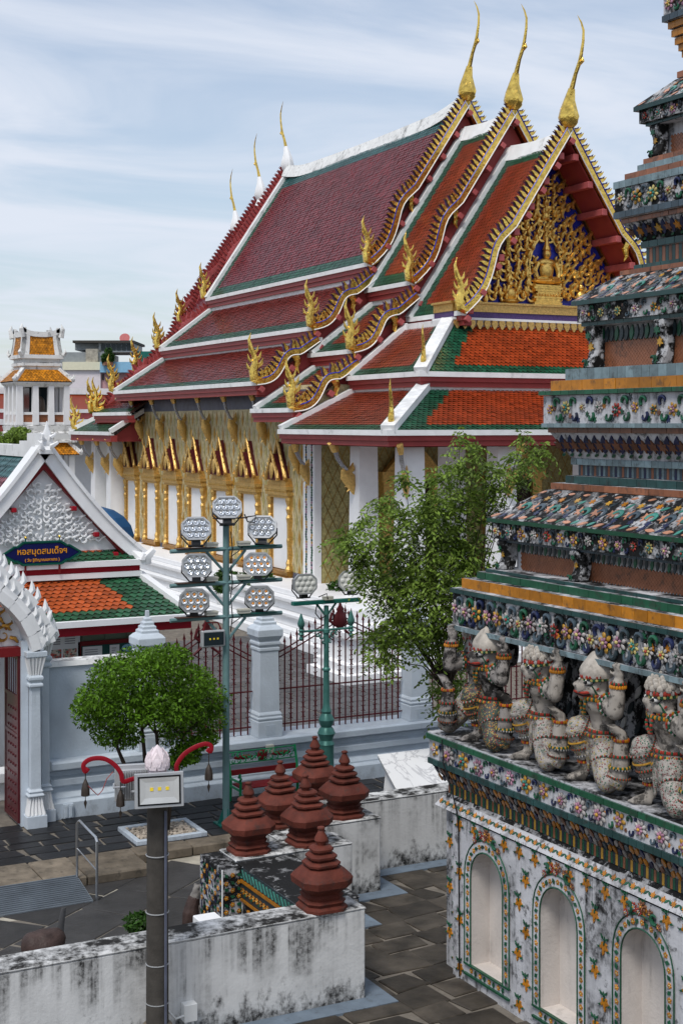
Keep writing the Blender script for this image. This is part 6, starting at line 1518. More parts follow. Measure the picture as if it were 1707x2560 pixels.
# saddle roof with horned corners
m = MB(); z0, z1 = 10.75, 12.0
for s in range(4):
    R = Matrix.Rotation(s * PI / 2, 3, 'Z'); N_ = 6
    for i in range(N_):
        a0, a1 = i / N_, (i + 1) / N_; f = lambda q: 1.15 - .14 * math.sin(PI * q * .5) 
        za, zb = z0 + (z1 - z0) * a0, z0 + (z1 - z0) * a1
        for e0, e1 in ((-1, -.62), (.62, 1)):
            A = [Vector((e0 * f(a0), -f(a0), za)), Vector((e1 * f(a0), -f(a0), za)), Vector((e1 * f(a1), -f(a1), zb)), Vector((e0 * f(a1), -f(a1), zb))]
            m.prism([Vector((tp.x, tp.y, 0)) + R @ q for q in A], R @ Vector((0, .2, 0)))
    for k in range(10):
        e0, e1 = -1.02 + k * .204, -1.02 + (k + 1) * .204; g0, g1 = .22 * abs(e0) ** 3, .22 * abs(e1) ** 3
        A = [Vector((e0, -1.02, z1 - .28 + g0)), Vector((e1, -1.02, z1 - .28 + g1)), Vector((e1, -1.02, z1 + g1)), Vector((e0, -1.02, z1 + g0))]; m.prism([Vector((tp.x, tp.y, 0)) + R @ q for q in A], R @ Vector((0, .2, 0)))
    q = Vector((tp.x, tp.y, 0)) + R @ Vector((-1.06, -1.06, z1)); m.tube([q - Vector((0, 0, .3)), q + R @ Vector((-.08, -.08, .15)), q + R @ Vector((-.02, -.02, .42))], [.16, .12, .02], 6)
    q = Vector((tp.x, tp.y, 0)) + R @ Vector((-1.16, -1.16, z0)); m.tube([q, q + R @ Vector((-.1, -.1, .15)), q + R @ Vector((-.05, -.05, .35))], [.14, .1, .02], 6)
mk('saddle_frame', m, X['towerw'], bt)
for s in (0, 3):
    R = Matrix.Rotation(s * PI / 2, 3, 'Z'); tile_roof(bt, Vector((tp.x, tp.y, z1 - .25)) + R @ Vector((-.72, -.94, 0)), R @ Vector((1, 0, 0)), R @ Vector((0, -.14, 0)) + Vector((0, 0, -1.0)), 1.44, 1.0, [X['amber']], .15, .12)
sqr('saddle_core', [(1.0, 10.75), (.92, 11.95)], X['towerw'])
m = MB(); m.lathe([(.38, 7.6), (.36, 7.75), (.3, 8.3), (.12, 8.5)], (tp.x - .1, tp.y - .9, 0), 14); mk('bell', m, X['bronze'], bt, True)
# gallery behind
gy = 98.0; gl = thing('gallery', 'long low gallery with orange and green tiled roof behind the bell tower', 'building', (35, gy, 0))
zg = lambda y: 7 + (1060 - y) / 3556 * 100
m = MB(); m.box(5, 62, gy, gy + 6, 0, 7.4); mk('wall', m, X['white'], gl)
m = MB(); m.quad((5, gy + 2.0, zg(982)), (5, gy - .6, zg(1024)), (62, gy - .6, zg(1024)), (62, gy + 2.0, zg(982))); mk('upper_roof', m, X['orange'], gl)
m = MB(); m.box(5, 62, gy + 1.7, gy + 2.3, zg(984), zg(968)); m.box(5, 62, gy - .75, gy - .5, zg(1032), zg(1023)); m.box(5, 62, gy - .95, gy - .6, zg(1062), zg(1048)); mk('ridge_cap', m, X['trim'], gl)
m = MB(); m.box(5, 62, gy - .5, gy, zg(1048), zg(1032)); mk('fascia', m, X['redp'], gl)
m = MB(); m.quad((5, gy - .7, zg(1060)), (5, gy - 3.2, zg(1100)), (62, gy - 3.2, zg(1100)), (62, gy - .7, zg(1060))); mk('lower_roof', m, X['wine'], gl)
# pink apartment block
PDp = 165.0
def bpos(x): return at_d(x, 1000, PDp)
zp = lambda y: 7 + (1060 - y) / 3556 * PDp
ab = thing('apartment_block', 'pale pink and cream apartment block with dark rooftop room in the distance', 'building', (bpos(240).x, bpos(240).y, 0), -YAW, off=(0, 0, 0))
sx_ = lambda x: (x - 240) / 3556 * PDp
def bb(name, x0, x1, y0, y1, d0, d1, mt_): m = MB(); m.box(sx_(x0), sx_(x1), d0, d1, zp(y1), zp(y0)); return mk(name, m, mt_, ab)
bb('pale_wing', 158, 252, 925, 1200, 0, 12, X['palepink']); bb('cream_storey', 158, 300, 905, 925.2, -.3, 12, X['creamr']); bb('pink_wing', 252, 420, 918, 1200, .4, 12, X['pink'])
bb('concrete_parapet', 158, 260, 880, 905.2, .5, 11, X['greysheet']); bb('terrace_screen', 215, 245, 872, 905, 0, 6, X['mortarp'])
rt = bb('rooftop_room', 240, 326, 853, 878, 2, 10, X['greysheet']); bb('rooftop_slab', 176, 330, 849, 855, 1.5, 11, X['concrete']); bb('side_roof', 176, 245, 855, 872, 3, 9, X['greysheet'])
for k in range(6):
    m = MB(); x0 = 246 + k * 13; m.box(sx_(x0), sx_(x0 + 11.5), 1.93, 2.02, zp(874), zp(857)); mk('window', m, X['glassd'], rt)
bb('canopy_roof', 256, 345, 906, 932, -1.5, .8, X['skyroof'])
for x0, x1 in ((255, 259), (273, 290)):
    bb('window', x0, x1, 934, 950, .3, .5, X['glassd'])
m = MB(); m.lathe([(.05, 0), (.5, .05), (.62, .2)], (0, 0, 0), 14); m.mul(Matrix.Translation((sx_(303), 3, zp(843))) @ Matrix.Rotation(1.1, 4, 'X')); mk('satellite_dish', m, X['redp'], ab)
m = MB(); m.tube([(sx_(303), 3, zp(853)), (sx_(303), 3, zp(843))], .06, 5); mk('dish_pole', m, X['greysheet'], ab)
bb('green_awning', 330, 400, 875, 905, 3, 8, X['mastd']); bb('left_annex', 120, 160, 885, 1100, 5, 14, X['greysheet'])
crown_p = thing('rooftop_plant', 'green rooftop plant on the distant apartment terrace', 'plant', at_d(270, 903, PDp - 2)); crown('foliage', crown_p, [tuple(at_d(270 + dx, 890 + dy, PDp - 2)) + (.5, .5, .6) for dx, dy in ((0, 0), (6, 5), (-6, 6), (2, -8))], 700, .25, X['leafC'], 8)
m = MB(); q = at_d(270, 905, PDp - 2); m.box(q.x - .5, q.x + .5, q.y - .5, q.y + .5, q.z - .4, q.z); mk('pot', m, X['cbrick'], crown_p)
# ------------------------------------------------------------------ mosaic tower (prang) at the right
PX, PYF, PWD = 9.68, 15.68, 6.4
PC = Vector((PX + PWD / 2, PYF - PWD / 2, 0))
pg = thing('mosaic_tower', 'tall stepped tower covered in flower mosaics at the right edge', 'tower', PC)
def ring(name, i0, z0, i1, z1, mt, parent=None, bevel=0):
    m = MB(); h0, h1 = PWD / 2 - i0, PWD / 2 - i1; m.sq([(h0, z0), (h1, z1)], (PC.x, PC.y, 0)); return mk(name, m, mt, parent or pg, bevel=bevel)
def yr(i):
    return max(PYF - PWD + i, 1.12 * (PX + i) - .45), PYF - i
def tile_band(i, z0, z1, w, mt, core=None, gap=.006):
    o = ring('tile_course', i + .012, z0, i + .012, z1, core or X['prang'])
    y0, y1 = yr(i); n = max(1, int(round((y1 - y0) / w))); ww = (y1 - y0) / n
    b = MB(); b.box(-.012, 0.01, gap / 2 - ww / 2, ww / 2 - gap / 2, -(z1 - z0) / 2 + .002, (z1 - z0) / 2 - .002); me = b.mesh('glazed_tile', mt)
    for k in range(n): inst('glazed_tile', me, o, (PX + i + random.uniform(-.003, .002), y0 + (k + .5) * ww, (z0 + z1) / 2))
    return o
# --- ornament meshes, facing -X, unit radius
def flower(p1, p2, c, n1=8, n2=6, cow=False):
    m = MB()
    m.mi = 0
    for k in range(n1):
        a = 2 * PI * k / n1; R = Matrix.Rotation(a, 3, 'X'); m.ell(R @ Vector((-.12, .66, 0)), (.12, .36, .25 if n1 < 8 else .21), 6, 4, R)
    m.mi = 1
    for k in range(n2):
        a = 2 * PI * (k + .5) / n2; R = Matrix.Rotation(a, 3, 'X'); m.ell(R @ Vector((-.30, .34, 0)), (.12, .22, .15), 6, 4, R)
    m.mi = 2; m.ell((-.40, 0, 0), (.16, .18, .18), 7, 5)
    return m.mesh('flower', [X[p1], X[p2], X[c]], True, ang=60)
FL = [flower('cwhite', 'cwhite', 'cgreen'), flower('cyellow', 'cgreen', 'cred', 6, 6), flower('cwhite', 'cturq', 'cred'), flower('cpink', 'clemon', 'cyellow', 7, 5), flower('cyellow', 'cpink', 'clemon', 6, 6), flower('cwhite', 'cpink', 'clemon', 8, 5), flower('clemon', 'cturq', 'corange', 8, 6), flower('cred', 'cgreen', 'cpink', 8, 5), flower('cwhite', 'clemon', 'cred', 8, 6)]
FLB = [flower('cyellow', 'cpink', 'clemon', 6, 7), flower('cwhite', 'cpink', 'cyellow', 9, 7), flower('cyellow', 'cturq', 'cred', 6, 6), flower('cpink', 'cwhite', 'cyellow', 8, 6), flower('cyellow', 'cwhite', 'cpink', 5, 7)]
FLR = [flower('cbrown', 'cbrick', 'cyellow', 7, 5), flower('cred', 'cwhite', 'cyellow', 8, 5)]
def scroll(mt, ang=4.4):
    m = MB(); pts = []; rs = []
    for k in range(9):
        t = k / 8; a = -.6 + ang * t; r = .62 - .30 * t; pts.append((-.12 - .05 * math.sin(PI * t), r * math.cos(a), r * math.sin(a))); rs.append(.07 + .16 * math.sin(PI * min(1, .25 + t * .75)) * (1 if t < .98 else .5))
    m.tube(pts, rs, 6, 1.0, up=(-1, 0, 0)); return m.mesh('scroll_piece', X[mt], True)
SC = {k: scroll(k) for k in ('cslate', 'cgreen', 'cnavy', 'cdark', 'cturq')}
def ivy(mt):
    m = MB(); P_ = [(0, 1.0), (.22, .45), (.75, .55), (.5, .1), (.7, -.35), (.22, -.25), (0, -.8), (-.22, -.25), (-.7, -.35), (-.5, .1), (-.75, .55), (-.22, .45)]
    m.prism([(0, a, b) for a, b in P_], (-.22, 0, 0)); return m.mesh('leaf_piece', X[mt])
IV = {k: ivy(k) for k in ('cgreen', 'corange', 'cdark', 'cbrown', 'csalmon', 'cnavy', 'cturq', 'cyellow')}
def petal(mt, th=.2):
    m = MB(); P_ = [(0, 1.0), (.28, .45), (.36, 0), (.22, -.6), (0, -.9), (-.22, -.6), (-.36, 0), (-.28, .45)]
    m.prism([(0, a, b) for a, b in P_], (-th, 0, 0)); return m.mesh('petal_piece', X[mt])
PT = {k: petal(k) for k in ('cgreen', 'corange', 'cdark', 'cbrown', 'csalmon', 'cnavy', 'cturq', 'cyellow', 'cslate', 'cwhite', 'cbrick', 'cpale', 'clight')}
def put(kind, me, parent, i, y, z, s, roll=0.0, lean=0.0, out=0.0):
    """ornament on the left face at inset i; lean tilts it back with a slope"""
    R = Matrix.Rotation(lean, 3, 'Y') @ Matrix.Rotation(roll, 3, 'X'); return inst(kind, me, parent, (PX + i - out, y, z), R, s)
def frieze(i, z0, z1, sp, lst, core='prang', lace=('cslate', 'cgreen', 'cnavy', 'cslate'), fs=.40, dense=True):
    o = ring('flower_frieze', i + .02, z0, i + .02, z1, X[core]); y0, y1 = yr(i); h = z1 - z0; n = int((y1 - y0) / sp); rr = random.Random(int(z0 * 100)); zc = (z0 + z1) / 2
    for k in range(n):
        y = y1 - (k + .5) * sp
        put('flower', lst[rr.randrange(len(lst))], o, i + .02, y, zc + rr.uniform(-.06, .06) * h, h * fs * .80 * rr.uniform(.75, 1.1), rr.random() * 6)
        ym = y - sp / 2
        put('scroll_piece', SC[lace[k % len(lace)]], o, i + .02, ym, zc + h * .24, h * .30, rr.uniform(-.4, .4))
        put('scroll_piece', SC[lace[(k + 1) % len(lace)]], o, i + .02, ym - sp * .04, zc - h * .26, h * .28, PI + rr.uniform(-.4, .4))
        if dense:
            put('leaf_piece', IV[rr.choice(['corange', 'cbrown', 'cgreen'])], o, i + .02, ym + sp * .22, zc + rr.uniform(-.3, .3) * h, h * .13, rr.random() * 6)
            put('leaf_piece', IV[rr.choice(['cgreen', 'cnavy', 'cdark'])], o, i + .02, ym - sp * .24, zc + rr.choice([-.36, .36]) * h, h * .15, rr.random() * 6)
    return o
def undercut(ib, zb, it, zt, sp, cols, core='prang', rows=1, s=.5, slant=.35):
    o = ring('petal_cove', ib, zb, it, zt, X[core]); y0, y1 = yr(min(ib, it)); n = int((y1 - y0) / sp); H = math.hypot(zt - zb, ib - it); lean = -math.atan2(ib - it, zt - zb)
    for r in range(rows):
        for k in range(n):
            q = (r + .5) / rows; y = y1 - (k + .5 + .5 * (r % 2)) * sp
            if rows == 1:
                put('leaf_piece', IV[cols[(k + r) % len(cols)]], o, ib + (it - ib) * q, y, zb + (zt - zb) * q, H * .27, 0, lean, .004); put('petal_piece', PT['cnavy'], o, ib + (it - ib) * q, y - sp * .5, zb + (zt - zb) * (q + .08), H * .40, .4, lean, .002); put('petal_piece', PT['cgreen'], o, ib + (it - ib) * .15, y, zb + (zt - zb) * .15, H * .14, 1.2, lean, .004); continue
            put('petal_piece', PT[cols[(k + r) % len(cols)]], o, ib + (it - ib) * q, y, zb + (zt - zb) * q, H / rows * s, slant * (1 if k % 2 else .4), lean, .004)
    return o
def leaf_roof(ib, zb, it, zt):
    o = ring('leaf_roof', ib, zb, it, zt, X['prangdark']); y0, y1 = yr(ib); L = math.hypot(it - ib, zt - zb); lean = math.atan2(it - ib, zt - zb); rr = random.Random(int(zb * 50)); sp = .30
    def P_(kind, me, q, y, s, roll): put(kind, me, o, ib + (it - ib) * q, y, zb + (zt - zb) * q, (s * .4, s, s), roll + rr.uniform(-.25, .25), lean, .0)
    for k in range(int((y1 - y0 - (it - ib)) / sp)):
        y = y1 - .12 - k * sp
        P_('petal_piece', PT['csalmon'], .10, y, L * .13, 1.2 + rr.uniform(-.2, .2)); P_('petal_piece', PT[rr.choice(['cturq', 'cnavy', 'cgreen'])], .12, y - sp * .5, L * .11, .7)
        if y > y1 - (it - ib) * .35: continue
        P_('leaf_piece', IV['csalmon'], .42, y - sp * .1, L * .16, rr.uniform(-.3, .3)); P_('scroll_piece', SC['cturq' if k % 2 else 'cslate'], .40, y - sp * .45, L * .22, rr.uniform(0, 1)); P_('leaf_piece', IV['cnavy'], .27, y - sp * .55, L * .10, rr.random() * 6)
        if y > y1 - (it - ib) * .7: continue
        P_('leaf_piece', IV['corange' if k % 2 else 'cyellow'], .72, y - sp * .2, L * .10, rr.random() * 6); P_('petal_piece', PT[rr.choice(['cdark', 'cnavy', 'cturq'])], .68, y - sp * .6, L * .11, .8); P_('petal_piece', PT['csalmon'], .90, y - sp * .4, L * .10, 1.3)
    return o
def neck(i, z0, z1, sp, cols):
    o = ring('tile_neck', i + .015, z0, i + .015, z1, X['prang']); y0, y1 = yr(i); ms_ = {}
    for c in set(cols): b = MB(); b.box(-.014, .01, -sp * .46, sp * .46, -(z1 - z0) / 2 + .004, (z1 - z0) / 2 - .004); ms_[c] = b.mesh('neck_tile', X[c])
    mm = [MB() for _ in range(1)][0]; n = int((y1 - y0) / sp); mats = list(dict.fromkeys(cols))
    for k in range(n):
        y = y1 - (k + .5) * sp; mm.mi = mats.index(cols[k % len(cols)]); mm.box(PX + i, PX + i + .02, y - sp * .45, y + sp * .45, z0 + .004, z1 - .004)
    mk('neck_tiles', mm, [X[c] for c in mats], o, kind='stuff'); return o
def leg_tier(z0, zf, i_out, i_in, legs_y, scallop=True):
    """recessed tile panel, scallops and scrolled legs under a frieze"""
    o = ring('recessed_panel', i_in, z0, i_in, zf, X['prang']); y0, y1 = yr(i_in); H = zf - z0
    mm = MB(); s = .055; j = 0; z = z0 + .02
    while z < z0 + H * .62:
        y = y0 + (s / 2 if j % 2 else 0)
        while y < y1 - .12: mm.prism([(PX + i_in, y - s * .46, z), (PX + i_in, y, z - s * .46), (PX + i_in, y + s * .46, z), (PX + i_in, y, z + s * .46)], (-.012, 0, 0)); y += s
        z += s * .5; j += 1
    mk('diamond_tiles', mm, X['cbrick'], o, kind='stuff')
    if scallop:
        n = int((y1 - y0) / .095)
        for k in range(n): put('petal_piece', PT['cdark' if k % 3 else 'cgreen'], o, i_in - .03, y1 - .1 - k * .095, z0 + H * .78, H * .19, .15)
    for y in legs_y:
        m = MB(); dx = i_in - i_out
        pr = [(0, H), (.0 - .0, H * .86), (dx * .28, H * .62), (dx * .34, H * .42), (dx * .18, H * .22), (-.02, H * .14), (-.03, 0), (dx * .75, 0), (dx * .9, H * .2), (dx, H * .5), (dx, H)]
        m.prism([(PX + i_out + a, y - .09, z0 + b) for a, b in pr], (0, .18, 0)); lg = mk('scrolled_leg', m, X['prangdark'], pg, bevel=.02)
        for q, (zz, xx) in enumerate(((.75, .12), (.5, .32), (.12, -.02))): put('leaf_piece', IV['cgreen' if q != 1 else 'cyellow'], lg, i_out + dx * xx - .01, y + .02, z0 + H * zz, H * .13, q)
        put('scroll_piece', SC['cgreen'], lg, i_out - .02, y + .05, z0 + H * .12, H * .13, 1.0)
    return o
# --- base wall with niches
ring('base_core', .34, 0, .34, 2.04, X['prang'])
m = MB(); m.box(PX + .02, PX + .6, 15.34, PYF, 0, 2.04); rd = mk('corner_redent', m, X['prang'], pg)
WX = 9.60; NC = (14.58, 13.115, 11.65, 10.185); NH, NZ0, NZS, NZT = .355, .27, 1.36, 1.75
def arch_pts(yc, hw, zs, zt, n=14): return [(yc + hw * math.cos(PI * k / n), zs + (zt - zs) * math.sin(PI * k / n) ** .9) for k in range(n + 1)]
m = MB(); NL = []; D_ = .27
edges = [15.36] + [(NC[k] + NC[k + 1]) / 2 for k in range(3)] + [9.4]
for k, yc in enumerate(NC):
    ya, yb = edges[k], edges[k + 1]
    m.quad((WX, ya, 0), (WX, yc + NH, 0), (WX, yc + NH, 2.05), (WX, ya, 2.05)) if False else None
    m.quad((WX, yc + NH, 0), (WX, ya, 0), (WX, ya, 2.05), (WX, yc + NH, 2.05)) if False else m.quad((WX, ya, 0), (WX, ya, 2.05), (WX, yc + NH, 2.05), (WX, yc + NH, 0))
    m.quad((WX, yc - NH, 0), (WX, yc - NH, 2.05), (WX, yb, 2.05), (WX, yb, 0)); m.quad((WX, yc + NH, 0), (WX, yc + NH, NZ0), (WX, yc - NH, NZ0), (WX, yc - NH, 0))
    A = arch_pts(yc, NH, NZS, NZT)
    for j in range(len(A) - 1): m.quad((WX, A[j][0], A[j][1]), (WX, A[j][0], 2.05), (WX, A[j + 1][0], 2.05), (WX, A[j + 1][0], A[j + 1][1]))
    nm = MB(); NL.append(nm)
    loop = [(yc + NH, NZ0)] + A + [(yc - NH, NZ0)]
    for j in range(len(loop) - 1): a, b = loop[j], loop[j + 1]; nm.quad((WX, a[0], a[1]), (WX, b[0], b[1]), (WX + D_, b[0], b[1]), (WX + D_, a[0], a[1]))
    nm.quad((WX, yc + NH, NZ0), (WX + D_, yc + NH, NZ0), (WX + D_, yc - NH, NZ0), (WX, yc - NH, NZ0)); nm.poly([(WX + D_, y, z) for y, z in loop])
m.quad((WX, 15.36, 0), (WX + .3, 15.36, 0), (WX + .3, 15.36, 2.05), (WX, 15.36, 2.05))
bwall = mk('niche_wall', m, X['prang'], pg); [mk('niche', q, X['niche'], bwall) for q in NL]
SPM = MB(); SPM.mi = 0
for a, r in ((PI, .95), (PI - .95, .72), (PI + .95, .72), (PI - 1.9, .42), (PI + 1.9, .42)):
    R = Matrix.Rotation(a, 3, 'X'); SPM.prism([R @ Vector((0, y, z)) for y, z in ((.03, .08), (.20, .42 * r), (.10, .55 * r), (.14, .72 * r), (0, r), (-.14, .72 * r), (-.10, .55 * r), (-.20, .42 * r), (-.03, .08))], (-.12, 0, 0))
SPM.mi = 1
for y0_, z0_, a in ((0, .35, 0), (.22, .5, -.7), (-.22, .5, .7), (.45, -.35, -1.6), (-.45, -.35, 1.6), (0, .0, .3)):
    R = Matrix.Rotation(a, 3, 'X'); SPM.prism([Vector((-.05, y0_, z0_)) + R @ Vector((0, y, z)) for y, z in ((0, -.02), (.11, .2), (.02, .24), (0, .46), (-.06, .24), (-.11, .16))], (-.12, 0, 0))
SPG = SPM.mesh('leaf_sprig', [X['corange'], X['cgreen']])
rr = random.Random(4)
for j in range(7):
    z = .18 + j * .30; y = 15.2 - (.16 if j % 2 else 0)
    while y > 10.6:
        ok = True
        for yc in NC:
            if abs(y - yc) < NH + .17 and NZ0 - .22 < z < NZT + .14: ok = False
        if ok: put('leaf_sprig', SPG, bwall, WX - PX, y + rr.uniform(-.02, .02), z, .125, rr.uniform(-.2, .2))
        y -= .325
for j in range(7): inst('leaf_sprig', SPG, rd, (PX + .02, 15.51 + (.08 if j % 2 else -.06), .2 + j * .29), None, .12)
LF = MB(); LF.prism([(0, 0, -.5), (0, .35, 0), (0, 0, .5), (0, -.35, 0)], (-.15, 0, 0)); LFM = LF.mesh('leaf_bit', X['cgreen'])
for yc in NC[:3]:
    fr = MB(); lin = MB()
    A0 = [(yc + NH, NZ0)] + arch_pts(yc, NH, NZS, NZT) + [(yc - NH, NZ0)]; A1 = [(yc + NH + .135, NZ0)] + arch_pts(yc, NH + .135, NZS, NZT + .145) + [(yc - NH - .135, NZ0)]
    for j in range(len(A0) - 1):
        p = [(WX - .012, *A0[j]), (WX - .012, *A1[j]), (WX - .012, *A1[j + 1]), (WX - .012, *A0[j + 1])]; fr.quad(*p); fr.quad((WX - .012, *A1[j]), (WX + .01, *A1[j]), (WX + .01, *A1[j + 1]), (WX - .012, *A1[j + 1]))
    f_ = mk('niche_frame', fr, X['prang'], bwall)
    for A in (A0, A1): lin.tube([(WX - .014, y, z) for y, z in A], .011, 4)
    lin.box(WX - .03, WX + .01, yc - NH - .14, yc + NH + .14, NZ0 - .14, NZ0 - .115); lin.box(WX - .03, WX + .01, yc - NH - .14, yc + NH + .14, NZ0 - .012, NZ0 + .008)
    mk('green_line', lin, X['cgreen'], f_)
    Am = [((a[0] + b[0]) / 2, (a[1] + b[1]) / 2) for a, b in zip(A0, A1)]; acc = 0.06; k = 0
    for j in range(len(Am) - 1):
        a, b = Vector(Am[j]), Vector(Am[j + 1]); l = (b - a).length
        while acc < l:
            p = a.lerp(b, acc / l); put('mosaic_flower' if k % 2 else 'leaf_bit', SFY if k % 2 else LFM, f_, WX - PX - .014, p.x, p.y, .042 if k % 2 else .07, rr.random() * 3); acc += .075; k += 1
        acc -= l
    for k in range(8): put('mosaic_flower' if k % 2 else 'leaf_bit', SFY if k % 2 else LFM, f_, WX - PX - .01, yc - NH + k * .1, NZ0 - .065, .042 if k % 2 else .07)
    for dy, dz, s in ((0, .24, .085), (.13, .20, .07), (-.13, .20, .07), (.05, .17, .06), (-.26, .1, .06), (.26, .1, .06)): put('flower', FLR[0] if dy <= 0 else FLR[1], f_, WX - PX - .012, yc + dy, NZT + dz, s * .8, rr.random() * 6)
    for s in (-1, 1): put('scroll_piece', SC['cgreen'], f_, WX - PX - .012, yc + s * .2, NZT + .17, .10, 1.5 * s)
# --- cornice under the figures
sm = ring('sloping_moulding', .0, 2.05, -.10, 2.075, X['prang']); ring('sloping_moulding', -.10, 2.076, -.02, 2.20, X['prang']); ring('moulding_step', -.02, 2.20, .02, 2.24, X['prangdark'])
y0, y1 = yr(-.1); lean = math.atan2(.08, .125)
for k in range(int((y1 - y0) / .16)):
    y = y1 - .1 - k * .16; put('leaf_piece', IV['corange'], sm, -.06, y, 2.138, .045, 0, lean, .0)
    put('petal_piece', PT['cgreen'], sm, -.06, y - .05, 2.138, .04, .9, lean, .0); put('petal_piece', PT['cgreen'], sm, -.06, y - .11, 2.138, .04, -.9, lean, .0)
neck(.03, 2.24, 2.37, .042, ['cbrick', 'cgreen', 'cdark', 'cyellow', 'cdark', 'cgreen'])
o = undercut(.04, 2.37, -.13, 2.60, .085, ['corange', 'cnavy', 'cwhite', 'cbrown', 'cslate', 'corange'], 'prangdark', 2, .55, .6)
tile_band(-.16, 2.61, 2.685, .13, X['cteal'])
frieze(-.17, 2.685, 2.93, .34, FLB, 'prang', ('cnavy', 'cslate', 'cnavy', 'cgreen'), .62)
tile_band(-.175, 2.93, 3.0, .14, X['cgreen'])
ring('figure_ledge', -.165, 3.0, -.165, 3.02, X['prang'])
ring('shrine_wall', .78, 3.02, .78, 4.42, X['prangdark'])
# leaf relief on the shrine wall behind the figures
sw = pg
for j in range(6):
    for k in range(16): put('petal_piece', PT['cdark' if (j + k) % 3 else 'clight'], sw, .775, 14.85 - k * .26 - (.13 if j % 2 else 0), 3.15 + j * .2, .10, .5)
tile_band(.03, 4.36, 4.42, .16, X['cpale'])
frieze(.05, 4.42, 4.83, .235, FL, 'prangdark', ('cslate', 'cgreen', 'cnavy', 'cslate', 'cdark'), .36)
tile_band(.05, 4.83, 4.89, .16, X['cteal'])
tile_band(.16, 4.895, 5.02, .215, X['corange']); ring('ledge_top', .10, 4.89, .10, 4.896, X['prang'])
tile_band(.30, 5.02, 5.11, .19, X['cgreen']); tile_band(.38, 5.11, 5.15, .19, X['cteal'])
# --- first leg tier
leg_tier(5.15, 5.52, .44, .66, (15.08, 13.55))
tile_band(.50, 5.50, 5.54, .15, X['cslate'])
frieze(.41, 5.54, 5.75, .27, FL, 'prangdark', ('cslate', 'cgreen', 'cnavy', 'cdark'), .46)
ring('green_edge', .385, 5.75, .385, 5.80, X['cgreen'])
leaf_roof(.385, 5.80, .93, 6.175)
tile_band(.97, 6.18, 6.26, .26, X['cbrick']); tile_band(1.10, 6.26, 6.355, .17, X['cteal'])
neck(1.21, 6.355, 6.49, .045, ['cslate', 'cbrick', 'cslate', 'cpale', 'cnavy', 'cpale'])
tile_band(1.15, 6.49, 6.57, .12, X['cpale'])
undercut(1.15, 6.57, .96, 6.89, .165, ['cbrown', 'cbrown'], 'prang', 1, .42, .35)
tile_band(.945, 6.89, 6.955, .2, X['cbrown']); tile_band(.885, 6.955, 7.01, .13, X['cpale'])
frieze(.88, 7.01, 7.355, .33, FL, 'prang', ('cgreen', 'cgreen', 'cnavy', 'cgreen'), .30)
tile_band(.86, 7.36, 7.415, .16, X['cgreen']); tile_band(.97, 7.415, 7.545, .21, X['corange']); tile_band(1.10, 7.55, 7.69, .15, X['cpale'])
# --- second leg tier
leg_tier(7.69, 8.22, 1.20, 1.40, (14.25, 12.95))
tile_band(1.24, 8.22, 8.27, .17, X['cteal'])
frieze(1.18, 8.27, 8.485, .33, FL, 'prangdark', ('cgreen', 'cgreen', 'cdark', 'cslate'), .46)
ring('green_edge', 1.145, 8.485, 1.145, 8.54, X['cteal'])
leaf_roof(1.145, 8.54, 1.54, 8.84)
tile_band(1.58, 8.845, 8.905, .2, X['cbrick']); tile_band(1.70, 8.905, 8.97, .17, X['cteal'])
neck(1.80, 8.97, 9.175, .06, ['cteal', 'cbrick', 'cteal', 'cbrown']); tile_band(1.76, 9.175, 9.255, .16, X['cteal'])
undercut(1.77, 9.255, 1.60, 9.485, .17, ['cbrown', 'corange', 'cbrown', 'cyellow'], 'prangdark', 1, .45, .4)
tile_band(1.59, 9.485, 9.545, .15, X['cbrick']); tile_band(1.52, 9.55, 9.63, .12, X['cslate'])
frieze(1.51, 9.63, 9.92, .30, FL, 'prangdark', ('cgreen', 'cslate', 'cgreen', 'cnavy'), .44)
tile_band(1.52, 9.92, 10.01, .12, X['cpale']); tile_band(1.62, 10.01, 10.105, .2, X['cbrick']); tile_band(1.73, 10.105, 10.205, .16, X['cpale']); tile_band(1.78, 10.205, 10.28, .2, X['cbrick'])
# --- third leg tier and top
leg_tier(10.28, 10.68, 1.78, 1.96, (13.72, 12.6), False)
tile_band(1.80, 10.68, 10.72, .17, X['cteal']); frieze(1.72, 10.72, 10.875, .26, FL, 'prangdark', ('cgreen', 'cgreen', 'cslate', 'cdark'), .5)
ring('green_edge', 1.69, 10.875, 1.69, 10.93, X['cteal']); leaf_roof(1.69, 10.93, 2.05, 11.24)
tile_band(2.07, 11.25, 11.33, .2, X['cbrick']); ring('step', 2.16, 11.33, 2.16, 11.5, X['prangdark'])
for a, z in ((2.11, 11.50), (2.08, 11.58), (2.05, 11.66), (2.02, 11.76), (1.99, 11.86)): tile_band(a, z, z + .085, .13, X['cdark'] if int(z * 100) % 2 else X['corange'])
tile_band(1.94, 11.95, 12.03, .15, X['cslate']); frieze(1.93, 12.03, 12.3, .25, FL, 'prangdark')
ring('green_edge', 1.92, 12.3, 1.92, 12.36, X['cteal']); leaf_roof(1.92, 12.36, 2.3, 12.7); ring('upper_shaft', 2.35, 12.7, 2.5, 14.2, X['prangdark']); ring('crown_tier', 2.4, 14.2, 2.4, 14.5, X['prang'])
m = MB(); m.lathe([(.75, 14.5), (.8, 15.2), (.72, 16.2), (.5, 17.2), (.2, 17.9), (.03, 18.6)], (PC.x, PC.y, 0), 16); mk('spire', m, X['prang'], pg, True)
